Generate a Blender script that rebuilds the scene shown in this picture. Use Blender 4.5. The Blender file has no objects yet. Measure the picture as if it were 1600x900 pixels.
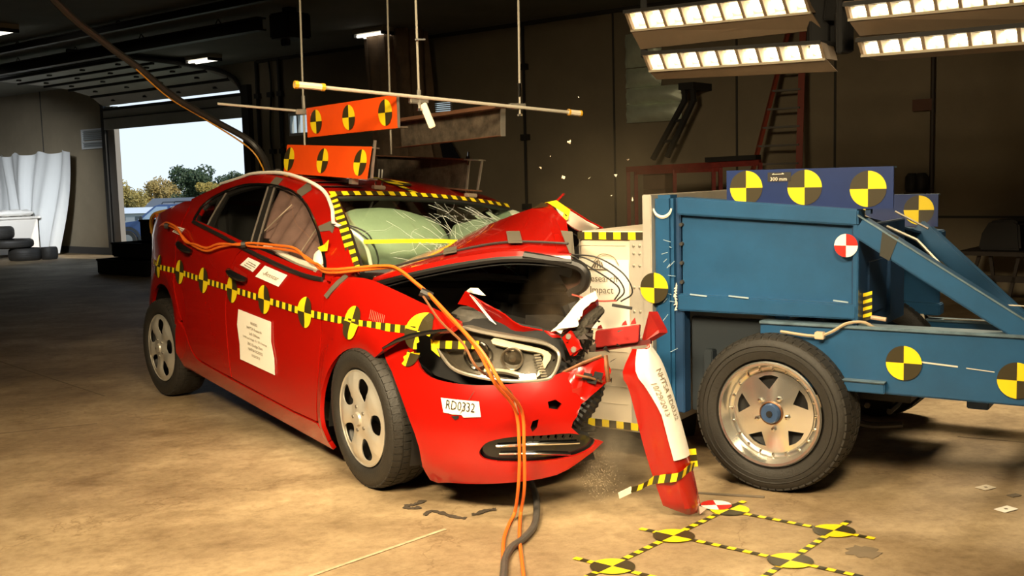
import bpy, bmesh, math, random
from mathutils import Vector, Matrix
from mathutils.geometry import delaunay_2d_cdt
random.seed(7)
scene = bpy.context.scene
COL = scene.collection
V = Vector
# ------------------------------------------------------------------ camera
CAM_R, CAM_U, CAM_F = V((0.99966, -0.00271, -0.02604)), V((0.02618, 0.10361, 0.99427)), V((0.0, 0.99461, -0.10365))
cd = bpy.data.cameras.new('camera'); cd.sensor_width = 36.0; cd.lens = 37.125
cd.clip_start = 0.05; cd.clip_end = 500
cam = bpy.data.objects.new('camera', cd); COL.objects.link(cam)
cam.matrix_world = Matrix(((CAM_R.x, CAM_U.x, -CAM_F.x, 0), (CAM_R.y, CAM_U.y, -CAM_F.y, 0), (CAM_R.z, CAM_U.z, -CAM_F.z, 1.34), (0, 0, 0, 1)))
scene.camera = cam
# ------------------------------------------------------------------ sky, sun, lamps
wd = bpy.data.worlds.new('sky'); scene.world = wd; wd.use_nodes = True
nt = wd.node_tree; nt.nodes.clear()
tc = nt.nodes.new('ShaderNodeTexCoord'); sx = nt.nodes.new('ShaderNodeSeparateXYZ'); cr = nt.nodes.new('ShaderNodeValToRGB')
nz = nt.nodes.new('ShaderNodeTexNoise'); nz.inputs['Scale'].default_value = 3.0; nz.inputs['Detail'].default_value = 5
mxs = nt.nodes.new('ShaderNodeMix'); mxs.data_type = 'RGBA'
bg = nt.nodes.new('ShaderNodeBackground'); wo = nt.nodes.new('ShaderNodeOutputWorld')
cr.color_ramp.elements[0].position = 0.0; cr.color_ramp.elements[0].color = (.76, .88, .975, 1)
cr.color_ramp.elements[1].position = 0.6; cr.color_ramp.elements[1].color = (.42, .62, .90, 1)
mr = nt.nodes.new('ShaderNodeMapRange'); mr.inputs[1].default_value = .45; mr.inputs[2].default_value = .8; mr.inputs[4].default_value = .35
nt.links.new(tc.outputs['Generated'], sx.inputs[0]); nt.links.new(sx.outputs['Z'], cr.inputs[0])
nt.links.new(tc.outputs['Generated'], nz.inputs['Vector']); nt.links.new(nz.outputs['Fac'], mr.inputs[0])
nt.links.new(mr.outputs[0], mxs.inputs[0]); nt.links.new(cr.outputs[0], mxs.inputs[6]); mxs.inputs[7].default_value = (.93, .96, .99, 1)
nt.links.new(mxs.outputs[2], bg.inputs[0]); bg.inputs[1].default_value = 1.27; nt.links.new(bg.outputs[0], wo.inputs[0])
sl = bpy.data.lights.new('sun', 'SUN'); sl.energy = 3.2; sl.angle = .01; sl.color = (1, .93, .80)
so = bpy.data.objects.new('sun', sl); COL.objects.link(so); so.rotation_euler = V((-.75, .35, -.55)).to_track_quat('-Z', 'Y').to_euler()
def area(name, loc, aim, size, power, color, spread=150):
    l = bpy.data.lights.new(name, 'AREA'); l.shape = 'SQUARE'; l.size = size; l.energy = power; l.color = color; l.spread = math.radians(spread)
    o = bpy.data.objects.new(name, l); COL.objects.link(o); o.location = loc
    o.rotation_euler = (V(aim) - V(loc)).to_track_quat('-Z', 'Y').to_euler(); return o
WARM = (1.0, .80, .50)
# flood banks over the impact point, above and behind the camera (out of frame)
area('flood_left', (-1.75, 1.15, 3.25), (-.45, 5.0, 0.3), .9, 145, WARM, 82)
area('flood_right', (.6, 0.8, 3.25), (.3, 4.4, .3), .9, 76, WARM, 75)
area('flood_over', (-.3, 3.9, 3.35), (-.1, 4.4, 0), .8, 32, WARM, 100)
area('flood_far', (3.1, 6.6, 3.25), (2.5, 5.8, 0), .8, 42, WARM, 90)  # added lamp, carries the visible banks' light to the floor behind the cart
# added narrow lamp for the bay fluorescents, aimed at the plastic curtain only
area('bay_light', (-7.7, 14.2, 3.2), (-10.6, 22.4, .8), .7, 48, (.93, .97, 1.0), 36)
scene.view_settings.view_transform = 'Standard'; scene.view_settings.look = 'None'
scene.view_settings.exposure = -0.14; scene.view_settings.gamma = 1.0; scene.view_settings.use_curve_mapping = False
# ------------------------------------------------------------------ materials
MATS = {}
def mat(name, col, rough=.5, metal=0., coat=0., spec=.5, bump=0., bscale=40., var=0., vscale=8., col2=None, emit=None, es=0., alpha=1., grunge=0., trans=0.):
    if name in MATS: return MATS[name]
    m = bpy.data.materials.new(name); m.use_nodes = True; n = m.node_tree.nodes; L = m.node_tree.links
    b = n['Principled BSDF']; b.inputs['Base Color'].default_value = (*col, 1); b.inputs['Roughness'].default_value = rough
    b.inputs['Metallic'].default_value = metal; b.inputs['Coat Weight'].default_value = coat; b.inputs['Coat Roughness'].default_value = .04
    b.inputs['Specular IOR Level'].default_value = spec; b.inputs['Alpha'].default_value = alpha; b.inputs['Transmission Weight'].default_value = trans
    if emit: b.inputs['Emission Color'].default_value = (*emit, 1); b.inputs['Emission Strength'].default_value = es
    if var or bump or grunge:
        tcn = n.new('ShaderNodeTexCoord')
    if var:
        t = n.new('ShaderNodeTexNoise'); t.inputs['Scale'].default_value = vscale; t.inputs['Detail'].default_value = 6; t.inputs['Roughness'].default_value = .65
        L.new(tcn.outputs['Object'], t.inputs['Vector'])
        r = n.new('ShaderNodeValToRGB'); r.color_ramp.elements[0].position = .35; r.color_ramp.elements[1].position = .68
        c2 = col2 or tuple(max(0, c * (1 - var)) for c in col)
        r.color_ramp.elements[0].color = (*c2, 1); r.color_ramp.elements[1].color = (*col, 1)
        L.new(t.outputs['Fac'], r.inputs[0]); L.new(r.outputs[0], b.inputs['Base Color'])
    if grunge:
        t2 = n.new('ShaderNodeTexNoise'); t2.inputs['Scale'].default_value = vscale * 2.3; t2.inputs['Detail'].default_value = 8
        L.new(tcn.outputs['Object'], t2.inputs['Vector']); mrn = n.new('ShaderNodeMapRange')
        mrn.inputs[1].default_value = .3; mrn.inputs[2].default_value = .7; mrn.inputs[3].default_value = max(.02, rough - grunge); mrn.inputs[4].default_value = min(1, rough + grunge)
        L.new(t2.outputs['Fac'], mrn.inputs[0]); L.new(mrn.outputs[0], b.inputs['Roughness'])
    if bump:
        t3 = n.new('ShaderNodeTexNoise'); t3.inputs['Scale'].default_value = bscale; t3.inputs['Detail'].default_value = 4
        L.new(tcn.outputs['Object'], t3.inputs['Vector']); bn = n.new('ShaderNodeBump'); bn.inputs['Strength'].default_value = bump; bn.inputs['Distance'].default_value = .02
        L.new(t3.outputs['Fac'], bn.inputs['Height']); L.new(bn.outputs[0], b.inputs['Normal'])
    MATS[name] = m; return m
def glass(name, tint, gloss=.12, rough=.03):
    if name in MATS: return MATS[name]
    m = bpy.data.materials.new(name); m.use_nodes = True; n = m.node_tree.nodes; L = m.node_tree.links; n.clear()
    o = n.new('ShaderNodeOutputMaterial'); mx = n.new('ShaderNodeMixShader'); t = n.new('ShaderNodeBsdfTransparent'); g = n.new('ShaderNodeBsdfGlossy')
    fr = n.new('ShaderNodeLayerWeight'); fr.inputs[0].default_value = .5; pw = n.new('ShaderNodeMath'); pw.operation = 'POWER'; pw.inputs[1].default_value = 4.0
    ad = n.new('ShaderNodeMath'); ad.operation = 'MULTIPLY_ADD'; ad.inputs[1].default_value = .6; ad.inputs[2].default_value = gloss
    t.inputs[0].default_value = (*tint, 1); g.inputs['Roughness'].default_value = rough
    L.new(fr.outputs['Facing'], pw.inputs[0]); L.new(pw.outputs[0], ad.inputs[0]); L.new(ad.outputs[0], mx.inputs[0]); L.new(t.outputs[0], mx.inputs[1]); L.new(g.outputs[0], mx.inputs[2]); L.new(mx.outputs[0], o.inputs[0])
    MATS[name] = m; return m
def smoke_mat(name, col, dens, scale, lo=.42, hi=.75):
    m = bpy.data.materials.new(name); m.use_nodes = True; n = m.node_tree.nodes; L = m.node_tree.links; n.clear()
    o = n.new('ShaderNodeOutputMaterial'); v = n.new('ShaderNodeVolumePrincipled'); v.inputs['Color'].default_value = (*col, 1)
    tcn = n.new('ShaderNodeTexCoord'); t = n.new('ShaderNodeTexNoise'); t.inputs['Scale'].default_value = scale; t.inputs['Detail'].default_value = 3
    mr = n.new('ShaderNodeMapRange'); mr.inputs[1].default_value = lo; mr.inputs[2].default_value = hi; mr.inputs[4].default_value = dens
    gr = n.new('ShaderNodeTexGradient'); gr.gradient_type = 'SPHERICAL'; mp = n.new('ShaderNodeMath'); mp.operation = 'MULTIPLY'
    L.new(tcn.outputs['Object'], t.inputs['Vector']); L.new(t.outputs['Fac'], mr.inputs[0]); L.new(tcn.outputs['Object'], gr.inputs['Vector'])
    L.new(mr.outputs[0], mp.inputs[0]); L.new(gr.outputs['Fac'], mp.inputs[1]); L.new(mp.outputs[0], v.inputs['Density']); L.new(v.outputs[0], o.inputs['Volume'])
    MATS[name] = m; return m
RED = mat('red_paint', (.35, .005, .0018), .25, 0, .7, .5, var=.06, vscale=3)
REDIN = mat('red_under_paint', (.30, .010, .005), .45, 0, .2, .5, var=.4, vscale=9)
BLK = mat('black_plastic', (.012, .011, .010), .45)
GLB = mat('gloss_black', (.006, .006, .006), .12, 0, .5)
DARK = mat('engine_dark', (.016, .013, .010), .7, var=.5, vscale=14)
GREY = mat('engine_grey', (.10, .09, .075), .5, .3, var=.5, vscale=20)
RUB = mat('rubber', (.022, .019, .015), .62, var=.25, vscale=30, bump=.15, bscale=120)
SIL = mat('silver_wheel', (.62, .58, .50), .3, .55, .3)
ALLOY = mat('polished_alloy', (.88, .85, .78), .20, .92, var=.06, vscale=12)
CHR = mat('chrome', (.85, .82, .76), .12, 1.0)
STEEL = mat('bare_steel', (.52, .49, .42), .38, .8, var=.2, vscale=18)
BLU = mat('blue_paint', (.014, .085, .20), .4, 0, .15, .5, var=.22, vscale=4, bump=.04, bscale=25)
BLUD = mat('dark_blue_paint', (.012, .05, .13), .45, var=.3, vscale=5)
SIGNB = mat('sign_blue', (.010, .028, .125), .35, 0, .1, var=.2, vscale=4)
ORG = mat('orange_board', (.80, .075, .005), .42, var=.1, vscale=6)
RUST = mat('rusty_steel', (.13, .10, .07), .6, .2, var=.65, vscale=16, bump=.15, bscale=50)
YEL = mat('marker_yellow', (.83, .62, .012), .38)
MBK = mat('marker_black', (.035, .026, .008), .45)
MRED = mat('marker_red', (.60, .02, .012), .4)
WHT = mat('white_paper', (.86, .80, .68), .6)
WHT2 = mat('white_label', (.90, .86, .78), .55, var=.08, vscale=25)
INK = mat('ink', (.03, .022, .015), .6)
INKG = mat('faded_ink', (.17, .13, .08), .6)
CABO = mat('orange_cable', (.74, .15, .016), .42)
CABB = mat('black_cable', (.02, .018, .016), .5)
HOSE = mat('grey_hose', (.085, .075, .065), .5, var=.3, vscale=30)
WHO = mat('white_hose', (.82, .76, .66), .5)
TAPEG = mat('grey_cloth_tape', (.105, .09, .065), .6)
GLS = glass('window_glass', (.82, .84, .82), .07)
WSG = glass('windshield_glass', (.74, .86, .76), .10, .06)
LENS = glass('lamp_lens', (.93, .91, .86), .14, .04)
CRK = mat('crack_white', (.75, .82, .74), .3)
AIR = mat('airbag_cloth', (.50, .55, .42), .75, var=.12, vscale=6, bump=.15, bscale=18)
AIR2 = mat('grey_airbag', (.38, .40, .33), .75, var=.2, vscale=8)
MAUVE = mat('curtain_airbag', (.27, .15, .125), .8, var=.35, vscale=7, col2=(.16, .085, .07))
SEAT = mat('seat_cloth', (.02, .018, .017), .8, var=.3, vscale=20)
CONC = None
SKW = mat('skin_tape_cream', (.80, .72, .58), .7, var=.12, vscale=15)
FOIL = mat('foil_insulation', (.80, .88, .70), .4, .2, bump=.3, bscale=5, var=.2, vscale=4)
BRN = mat('brown_cloth', (.33, .225, .145), .85, var=.35, vscale=6)
REDM = mat('red_frame', (.28, .03, .02), .5, var=.4, vscale=9)
CEILM = mat('ceiling_paint', (.22, .225, .20), .9, var=.15, vscale=1.5)
WALLM = mat('wall_paint', (.31, .255, .17), .85, var=.18, vscale=1.2, bump=.1, bscale=30)
DOORM = mat('door_panel_paint', (.44, .44, .41), .6, var=.15, vscale=2)
STRUC = mat('dark_frame_paint', (.03, .028, .025), .6)
LAMPE = mat('lamp_glow', (1, .9, .7), .5, emit=(1.0, .88, .62), es=6.0)
LOUV = mat('lamp_reflector', (.92, .80, .60), .35, .4, emit=(1.0, .80, .50), es=.30)
HOUS = mat('lamp_housing', (.30, .21, .13), .55, .2, var=.15, vscale=6)
TUBE = mat('fluorescent_tube', (1, .95, .85), .5, emit=(1.0, .93, .78), es=2.6)
PLAS = mat('white_plastic_sheet', (.74, .76, .76), .38, bump=.25, bscale=6)
GALV = mat('honeycomb_aluminium', (.66, .60, .50), .42, .55, var=.12, vscale=7)
CREAM = mat('barrier_skin', (.74, .64, .49), .5, .2, var=.08, vscale=5)
# floor concrete: mottled, with long dark sweeps, stains and hairline cracks
m = bpy.data.materials.new('concrete_floor'); m.use_nodes = True; n = m.node_tree.nodes; L = m.node_tree.links; b = n['Principled BSDF']
tcn = n.new('ShaderNodeTexCoord')
def noise(sc, det, rg=.6, sy=1.):
    mp = n.new('ShaderNodeMapping'); mp.inputs['Scale'].default_value = (sc, sc * sy, sc); mp.inputs['Rotation'].default_value = (0, 0, -.6)
    t = n.new('ShaderNodeTexNoise'); t.inputs['Scale'].default_value = 1; t.inputs['Detail'].default_value = det; t.inputs['Roughness'].default_value = rg
    L.new(tcn.outputs['Object'], mp.inputs[0]); L.new(mp.outputs[0], t.inputs['Vector']); return t
def ramp(src, p0, c0, p1, c1):
    r = n.new('ShaderNodeValToRGB'); r.color_ramp.elements[0].position = p0; r.color_ramp.elements[0].color = (*c0, 1)
    r.color_ramp.elements[1].position = p1; r.color_ramp.elements[1].color = (*c1, 1); L.new(src, r.inputs[0]); return r
def mixc(f, a, bb, mode='MULTIPLY'):
    x = n.new('ShaderNodeMix'); x.data_type = 'RGBA'; x.blend_type = mode
    if isinstance(f, float): x.inputs[0].default_value = f
    else: L.new(f, x.inputs[0])
    L.new(a, x.inputs[6]); L.new(bb, x.inputs[7]); return x.outputs[2]
base = ramp(noise(1.3, 7).outputs['Fac'], .3, (.32, .225, .130), .7, (.64, .495, .305))
strk = ramp(noise(.8, 7, .72, 2.0).outputs['Fac'], .36, (.50, .46, .40), .62, (1, 1, 1))
spot = ramp(noise(6, 8, .7).outputs['Fac'], .30, (.55, .50, .44), .50, (1, 1, 1))
vor = n.new('ShaderNodeTexVoronoi'); vor.feature = 'DISTANCE_TO_EDGE'; vor.inputs['Scale'].default_value = .55
wv = noise(2.5, 5); va = n.new('ShaderNodeVectorMath'); va.operation = 'ADD'; L.new(tcn.outputs['Object'], va.inputs[0]); L.new(wv.outputs['Color'], va.inputs[1]); L.new(va.outputs[0], vor.inputs['Vector'])
crk = ramp(vor.outputs['Distance'], .0, (.45, .38, .30), .006, (1, 1, 1))
fine = ramp(noise(22, 6, .75).outputs['Fac'], .34, (.62, .58, .52), .56, (1, 1, 1)); big = ramp(noise(.45, 5, .6).outputs['Fac'], .38, (.62, .58, .52), .58, (1, 1, 1))
c = mixc(.8, base.outputs[0], strk.outputs[0]); c = mixc(.7, c, spot.outputs[0]); c = mixc(.6, c, fine.outputs[0]); c = mixc(.8, c, big.outputs[0]); c = mixc(.55, c, crk.outputs[0])
L.new(c, b.inputs['Base Color']); b.inputs['Roughness'].default_value = .62
bn = n.new('ShaderNodeBump'); bn.inputs['Strength'].default_value = .25; bn.inputs['Distance'].default_value = .01
L.new(noise(30, 6, .7).outputs['Fac'], bn.inputs['Height']); L.new(bn.outputs[0], b.inputs['Normal']); CONC = m
# ------------------------------------------------------------------ mesh helpers
class M:
    def __init__(s): s.v = []; s.f = []; s.mi = []
    def add(s, vs, fs, mi=0):
        o = len(s.v); s.v += [tuple(v) for v in vs]; s.f += [tuple(i + o for i in f) for f in fs]
        s.mi += (mi if isinstance(mi, list) else [mi] * len(fs)); return s
    def box(s, c, d, mi=0, R=None):
        c = V(c); h = V(d) * .5; R = R or Matrix.Identity(3)
        vs = [c + R @ V((x * h.x, y * h.y, z * h.z)) for x in (-1, 1) for y in (-1, 1) for z in (-1, 1)]
        return s.add(vs, [(0, 1, 3, 2), (4, 6, 7, 5), (0, 4, 5, 1), (2, 3, 7, 6), (0, 2, 6, 4), (1, 5, 7, 3)], mi)
    def bar(s, a, b, w, h, up=(0, 0, 1), mi=0):
        a, b = V(a), V(b); x = (b - a); l = x.length; x.normalize(); u = V(up); y = u.cross(x); y = (y if y.length > 1e-4 else V((1, 0, 0)).cross(x)).normalized(); z = x.cross(y)
        return s.box((a + b) / 2, (l, w, h), mi, Matrix((x, y, z)).transposed())
    def prism(s, poly, fr, t0, t1, mi=0):
        "poly in (u,v); fr(u,v,t)->xyz; extruded from t0 to t1"
        n_ = len(poly); vs = [fr(u, v, t0) for u, v in poly] + [fr(u, v, t1) for u, v in poly]
        fs = [tuple(range(n_))[::-1], tuple(range(n_, 2 * n_))] + [(i, (i + 1) % n_, (i + 1) % n_ + n_, i + n_) for i in range(n_)]
        return s.add(vs, fs, mi)
    def tube(s, pts, r, n_=8, mi=0, closed=False):
        pts = [V(p) for p in pts]; k = len(pts); rr = r if isinstance(r, list) else [r] * k
        vs = []; up = None
        for i, p in enumerate(pts):
            t = (pts[(i + 1) % k] - pts[i - 1]) if closed else (pts[min(i + 1, k - 1)] - pts[max(i - 1, 0)])
            t.normalize()
            if up is None: up = V((0, 0, 1)) if abs(t.z) < .9 else V((1, 0, 0))
            a = t.cross(up); a = a.normalized() if a.length > 1e-6 else t.orthogonal().normalized(); up = a.cross(t).normalized()
            for j in range(n_):
                w = 2 * math.pi * j / n_; vs.append(p + (a * math.cos(w) + up * math.sin(w)) * rr[i])
        fs = []
        for i in range(k if closed else k - 1):
            for j in range(n_):
                a0 = i * n_ + j; a1 = i * n_ + (j + 1) % n_; b0 = ((i + 1) % k) * n_ + j; b1 = ((i + 1) % k) * n_ + (j + 1) % n_
                fs.append((a0, a1, b1, b0))
        if not closed: fs += [tuple(range(n_))[::-1], tuple(range((k - 1) * n_, k * n_))]
        return s.add(vs, fs, mi)
    def lathe(s, prof, fr, n_=48, mi=0, a0=0., a1=2 * math.pi, close=False):
        "prof [(r,t)]; fr(r*cos, r*sin, t)"
        full = abs(a1 - a0 - 2 * math.pi) < 1e-6; m_ = n_ if full else n_ + 1; vs = []
        for i in range(m_):
            w = a0 + (a1 - a0) * i / n_
            vs += [fr(r * math.cos(w), r * math.sin(w), t) for r, t in prof]
        k = len(prof); fs = []
        for i in range(n_):
            j = (i + 1) % m_
            for q in range(k - 1 if not close else k):
                q2 = (q + 1) % k
                fs.append((i * k + q, j * k + q, j * k + q2, i * k + q2))
        return s.add(vs, fs, mi)
    def build(s, name, mats, parent=None, smooth=35, bevel=0., solid=0., fix=True, base=True):
        if not isinstance(mats, (list, tuple)): mats = [mats]
        vs = [V(v) for v in s.v]; org = V((0, 0, 0))
        if parent is None and base and vs:
            lo = [min(v[i] for v in vs) for i in range(3)]; hi = [max(v[i] for v in vs) for i in range(3)]
            org = V(((lo[0] + hi[0]) / 2, (lo[1] + hi[1]) / 2, lo[2])); vs = [v - org for v in vs]
        me = bpy.data.meshes.new(name); me.from_pydata(vs, [], s.f)
        for mm in mats: me.materials.append(mm)
        for p, i in zip(me.polygons, s.mi): p.material_index = i
        bm = bmesh.new(); bm.from_mesh(me)
        if fix: bmesh.ops.recalc_face_normals(bm, faces=bm.faces)
        if bevel: bmesh.ops.bevel(bm, geom=[e for e in bm.edges if len(e.link_faces) == 2 and e.calc_face_angle(0) > .6], offset=bevel, segments=2, affect='EDGES', clamp_overlap=True)
        if solid:
            bm.normal_update(); bm.verts.ensure_lookup_table(); old = list(bm.verts); of_ = list(bm.faces); be = [e for e in bm.edges if len(e.link_faces) == 1]
            cp = {v: bm.verts.new(v.co - v.normal * solid) for v in old}
            for f in of_:
                try: bm.faces.new([cp[v] for v in reversed(f.verts)]).material_index = f.material_index
                except ValueError: pass
            for e in be:
                lp_ = e.link_loops[0]; a_, b_ = lp_.vert, lp_.link_loop_next.vert
                try: bm.faces.new([b_, a_, cp[a_], cp[b_]]).material_index = e.link_faces[0].material_index
                except ValueError: pass
        bm.to_mesh(me); bm.free()
        if smooth:
            for p in me.polygons: p.use_smooth = True
            me.set_sharp_from_angle(angle=math.radians(smooth))
        o = bpy.data.objects.new(name, me); COL.objects.link(o); o.location = org
        if parent is not None: o.parent = parent
        return o
def tag(o, label, cat, group=None, kind=None):
    if label: o['label'] = label
    if cat: o['category'] = cat
    if group: o['group'] = group
    if kind: o['kind'] = kind
    return o
def struct(o): o['kind'] = 'structure'; return o
def thing(name, label, cat, loc=(0, 0, 0), group=None, mtx=None):
    o = bpy.data.objects.new(name, None); o.empty_display_size = .2; COL.objects.link(o)
    if mtx is not None: o.matrix_world = mtx
    else: o.location = loc
    return tag(o, label, cat, group)
def inside(p, poly):
    x, y = p; r = False; n_ = len(poly)
    for i in range(n_):
        x0, y0 = poly[i]; x1, y1 = poly[i - 1]
        if (y0 > y) != (y1 > y) and x < (x1 - x0) * (y - y0) / (y1 - y0) + x0: r = not r
    return r
def dens(poly, du):
    out = []
    for i, a in enumerate(poly):
        bq = poly[(i + 1) % len(poly)]; k = max(1, int(math.hypot(bq[0] - a[0], bq[1] - a[1]) / du))
        out += [(a[0] + (bq[0] - a[0]) * j / k, a[1] + (bq[1] - a[1]) * j / k) for j in range(k)]
    return out
def spl(pts, k=6, closed=False):
    "Catmull-Rom through points of any dimension"
    P = [V(p) if len(p) == 3 else V((p[0], p[1], 0)) for p in pts]; n_ = len(P); out = []
    rng = n_ if closed else n_ - 1
    for i in range(rng):
        p1, p2 = P[i], P[(i + 1) % n_]
        p0 = P[i - 1] if (closed or i > 0) else p1 * 2 - p2
        p3 = P[(i + 2) % n_] if (closed or i + 2 < n_) else p2 * 2 - p1
        for j in range(k):
            t = j / k
            out.append(.5 * ((2 * p1) + (p2 - p0) * t + (2 * p0 - 5 * p1 + 4 * p2 - p3) * t * t + (3 * p1 - p0 - 3 * p2 + p3) * t ** 3))
    if not closed: out.append(P[-1])
    return out if len(pts[0]) == 3 else [(p.x, p.y) for p in out]
def tri2d(outline, du, holes=(), interior=True):
    loops = [dens(outline, du)] + [dens(h, du) for h in holes]
    vs = []; es = []
    for lp in loops:
        o = len(vs); vs += [V(p) for p in lp]; es += [(o + i, o + (i + 1) % len(lp)) for i in range(len(lp))]
    if interior:
        xs = [p[0] for p in loops[0]]; zs = [p[1] for p in loops[0]]
        nx = int((max(xs) - min(xs)) / du) + 1; ny = int((max(zs) - min(zs)) / du) + 1
        cells = {}
        for v_ in vs: cells.setdefault((int(v_.x / du // 1), int(v_.y / du // 1)), []).append(v_)
        for i in range(nx + 1):
            for j in range(ny + 1):
                p = (min(xs) + i * du, min(zs) + j * du)
                if not inside(p, loops[0]) or any(inside(p, h) for h in loops[1:]): continue
                ci, cj = int(p[0] / du // 1), int(p[1] / du // 1)
                if any((q.x - p[0]) ** 2 + (q.y - p[1]) ** 2 < (.45 * du) ** 2 for a in (-1, 0, 1) for b_ in (-1, 0, 1) for q in cells.get((ci + a, cj + b_), ())): continue
                vs.append(V(p))
    r = delaunay_2d_cdt(vs, es, [], 0, 1e-6)
    ov, of = r[0], r[2]; keep = []
    for f in of:
        c_ = sum((ov[i] for i in f), V((0, 0))) / len(f)
        if inside(c_, loops[0]) and not any(inside(c_, h) for h in loops[1:]): keep.append(tuple(f))
    return ov, keep
def panel(name, outline, mapf, mats, parent, du=.06, th=.012, holes=(), out=(0, -1, 0), bow=0., smooth=40, interior=True):
    ov, of = tri2d(outline, du, holes, interior)
    P = [V(mapf(p.x, p.y)) for p in ov]; nn = V((0, 0, 0))
    for f in of: nn += (P[f[1]] - P[f[0]]).cross(P[f[2]] - P[f[0]])
    if nn.dot(V(out)) < 0: of = [f[::-1] for f in of]
    mm = M(); mm.add(P, of)
    return mm.build(name, mats, parent, smooth=smooth, solid=th, fix=False)
_T = {}
def text_tris(s, size=1.):
    if s not in _T:
        cu = bpy.data.curves.new('t', 'FONT'); cu.body = s; cu.size = 1; cu.align_x = 'CENTER'; cu.align_y = 'CENTER'; cu.resolution_u = 2
        o = bpy.data.objects.new('t', cu); COL.objects.link(o); dg = bpy.context.evaluated_depsgraph_get()
        me = bpy.data.meshes.new_from_object(o.evaluated_get(dg)); vs = [(v.co.x, v.co.y) for v in me.vertices]; fs = [tuple(p.vertices) for p in me.polygons]
        bpy.data.objects.remove(o); bpy.data.curves.remove(cu); bpy.data.meshes.remove(me); _T[s] = (vs, fs)
    return _T[s]
def lettering(mm, s, fr, size, mi=0, sx=1.):
    vs, fs = text_tris(s); mm.add([fr(x * size * sx, y * size) for x, y in vs], fs, mi)
def disc(mm, fr, r, pat=0, n_=40, mats=(0, 1), rings=3, keep=None):
    "four-quadrant target: pat 0 = yellow top-left + bottom-right; 1 = yellow top-right + bottom-left"
    for i in range(n_):
        a0, a1 = 2 * math.pi * i / n_, 2 * math.pi * (i + 1) / n_
        q = int((i + .5) / n_ * 4); yel = (q % 2 == 1) if pat == 0 else (q % 2 == 0)
        for k in range(rings):
            r0, r1 = r * k / rings, r * (k + 1) / rings
            pts = [(r1 * math.cos(a0), r1 * math.sin(a0)), (r1 * math.cos(a1), r1 * math.sin(a1))] + ([(r0 * math.cos(a1), r0 * math.sin(a1)), (r0 * math.cos(a0), r0 * math.sin(a0))] if k else [(0, 0)])
            if keep and not all(keep(*p) for p in pts): continue
            mm.add([fr(*p) for p in pts], [tuple(range(len(pts)))], mats[0] if yel else mats[1])
def ribbon(mm, pts, wv, step, mats=(0, 1), lift=(0, 0, 0)):
    "striped tape along a 3-D polyline; wv(t)->half width vector"
    P = [V(p) for p in pts]; d = [0.]
    for a, b_ in zip(P, P[1:]): d.append(d[-1] + (b_ - a).length)
    def at(s):
        for i in range(len(P) - 1):
            if s <= d[i + 1] or i == len(P) - 2:
                t = (s - d[i]) / max(1e-9, d[i + 1] - d[i]); return P[i].lerp(P[i + 1], t), (d[i] + (d[i + 1] - d[i]) * t) / d[-1]
    k = max(1, int(d[-1] / step)); lf = V(lift)
    for i in range(k):
        a, ta = at(d[-1] * i / k); b_, tb = at(d[-1] * (i + 1) / k); wa, wb = V(wv(ta)), V(wv(tb))
        mm.add([a - wa + lf, b_ - wb + lf, b_ + wb + lf, a + wa + lf], [(0, 1, 2, 3)], mats[i % 2])
def dup(o, parent=None, **kw):
    c_ = o.copy(); COL.objects.link(c_)
    if parent is not None: c_.parent = parent
    for ch in list(o.children): dup(ch, c_)
    for k, v_ in kw.items(): c_[k] = v_
    return c_
# ------------------------------------------------------------------ body surface functions
def ip(x,T):
    if x<=T[0][0]: return T[0][1]
    for (a,b),(c,d) in zip(T,T[1:]):
        if x<=c:
            t=(x-a)/(c-a); return b+(d-b)*t
    return T[-1][1]
def ips(x,T):
    "smooth (Catmull-Rom style hermite) interpolation"
    n=len(T)
    if x<=T[0][0]: return T[0][1]
    if x>=T[-1][0]: return T[-1][1]
    for i in range(n-1):
        if x<=T[i+1][0]: break
    x0,y0=T[i];x1,y1=T[i+1];h=x1-x0;d=(y1-y0)/h
    dp=(y0-T[i-1][1])/(x0-T[i-1][0]) if i>0 else d
    dn=(T[i+2][1]-y1)/(T[i+2][0]-x1) if i<n-2 else d
    m0=0 if dp*d<=0 else 2*dp*d/(dp+d)
    m1=0 if dn*d<=0 else 2*dn*d/(dn+d)
    t=(x-x0)/h
    return (2*t**3-3*t*t+1)*y0+(t**3-2*t*t+t)*h*m0+(3*t*t-2*t**3)*y1+(t**3-t*t)*h*m1
WT=[(-3.7,.40),(-3.62,.55),(-3.5,.66),(-3.3,.755),(-3.0,.83),(-2.7,.87),(-2.2,.885),(-1.3,.89),(-.4,.885),(0,.888),(.3,.878),(.5,.855),(.7,.77),(.85,.58)]
ZB=[(-3.6,1.03),(-2.6,1.055),(-1.97,1.02),(-1.22,.95),(-.33,.885),(0,.862),(.3,.83),(.6,.78)]
SEC=[(.06,.09),(.12,.05),(.16,.028),(.25,.012),(.40,.004),(.52,.0),(.62,.0),(.705,.0)]
TOP=[(-.16,.0),(-.10,.008),(-.05,.022),(-.02,.034),(0,.045)]
KT=[(-3.2,1.3),(-2.6,1.05),(-2.2,.85),(-1.8,.72),(-1.3,.70),(-1.03,.80),(-.5,.80),(-.27,.72),(.1,1.1),(.5,1.8),(.9,2.6)]
def ys(x,z):
    zb=ips(x,ZB); t=z-zb
    if t>=0:
        k=ips(x,KT)
        ins=.045+t*k
    elif t>-.16: ins=ips(t,TOP)
    else: ins=ips(z,SEC)
    # soft character crease just under the door handles
    ins-= .006*math.exp(-((z-zb+.19)/.045)**2) if x<-.2 else 0
    # flared arches
    for cx in (0,-2.703):
        r=math.hypot(x-cx,(z-.32)); ins-= .018*math.exp(-((r-.36)/.06)**2)
    return -(ips(x,WT)-ins)
BX0,BA,BB,BN=.10,.85,.885,2.6
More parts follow.
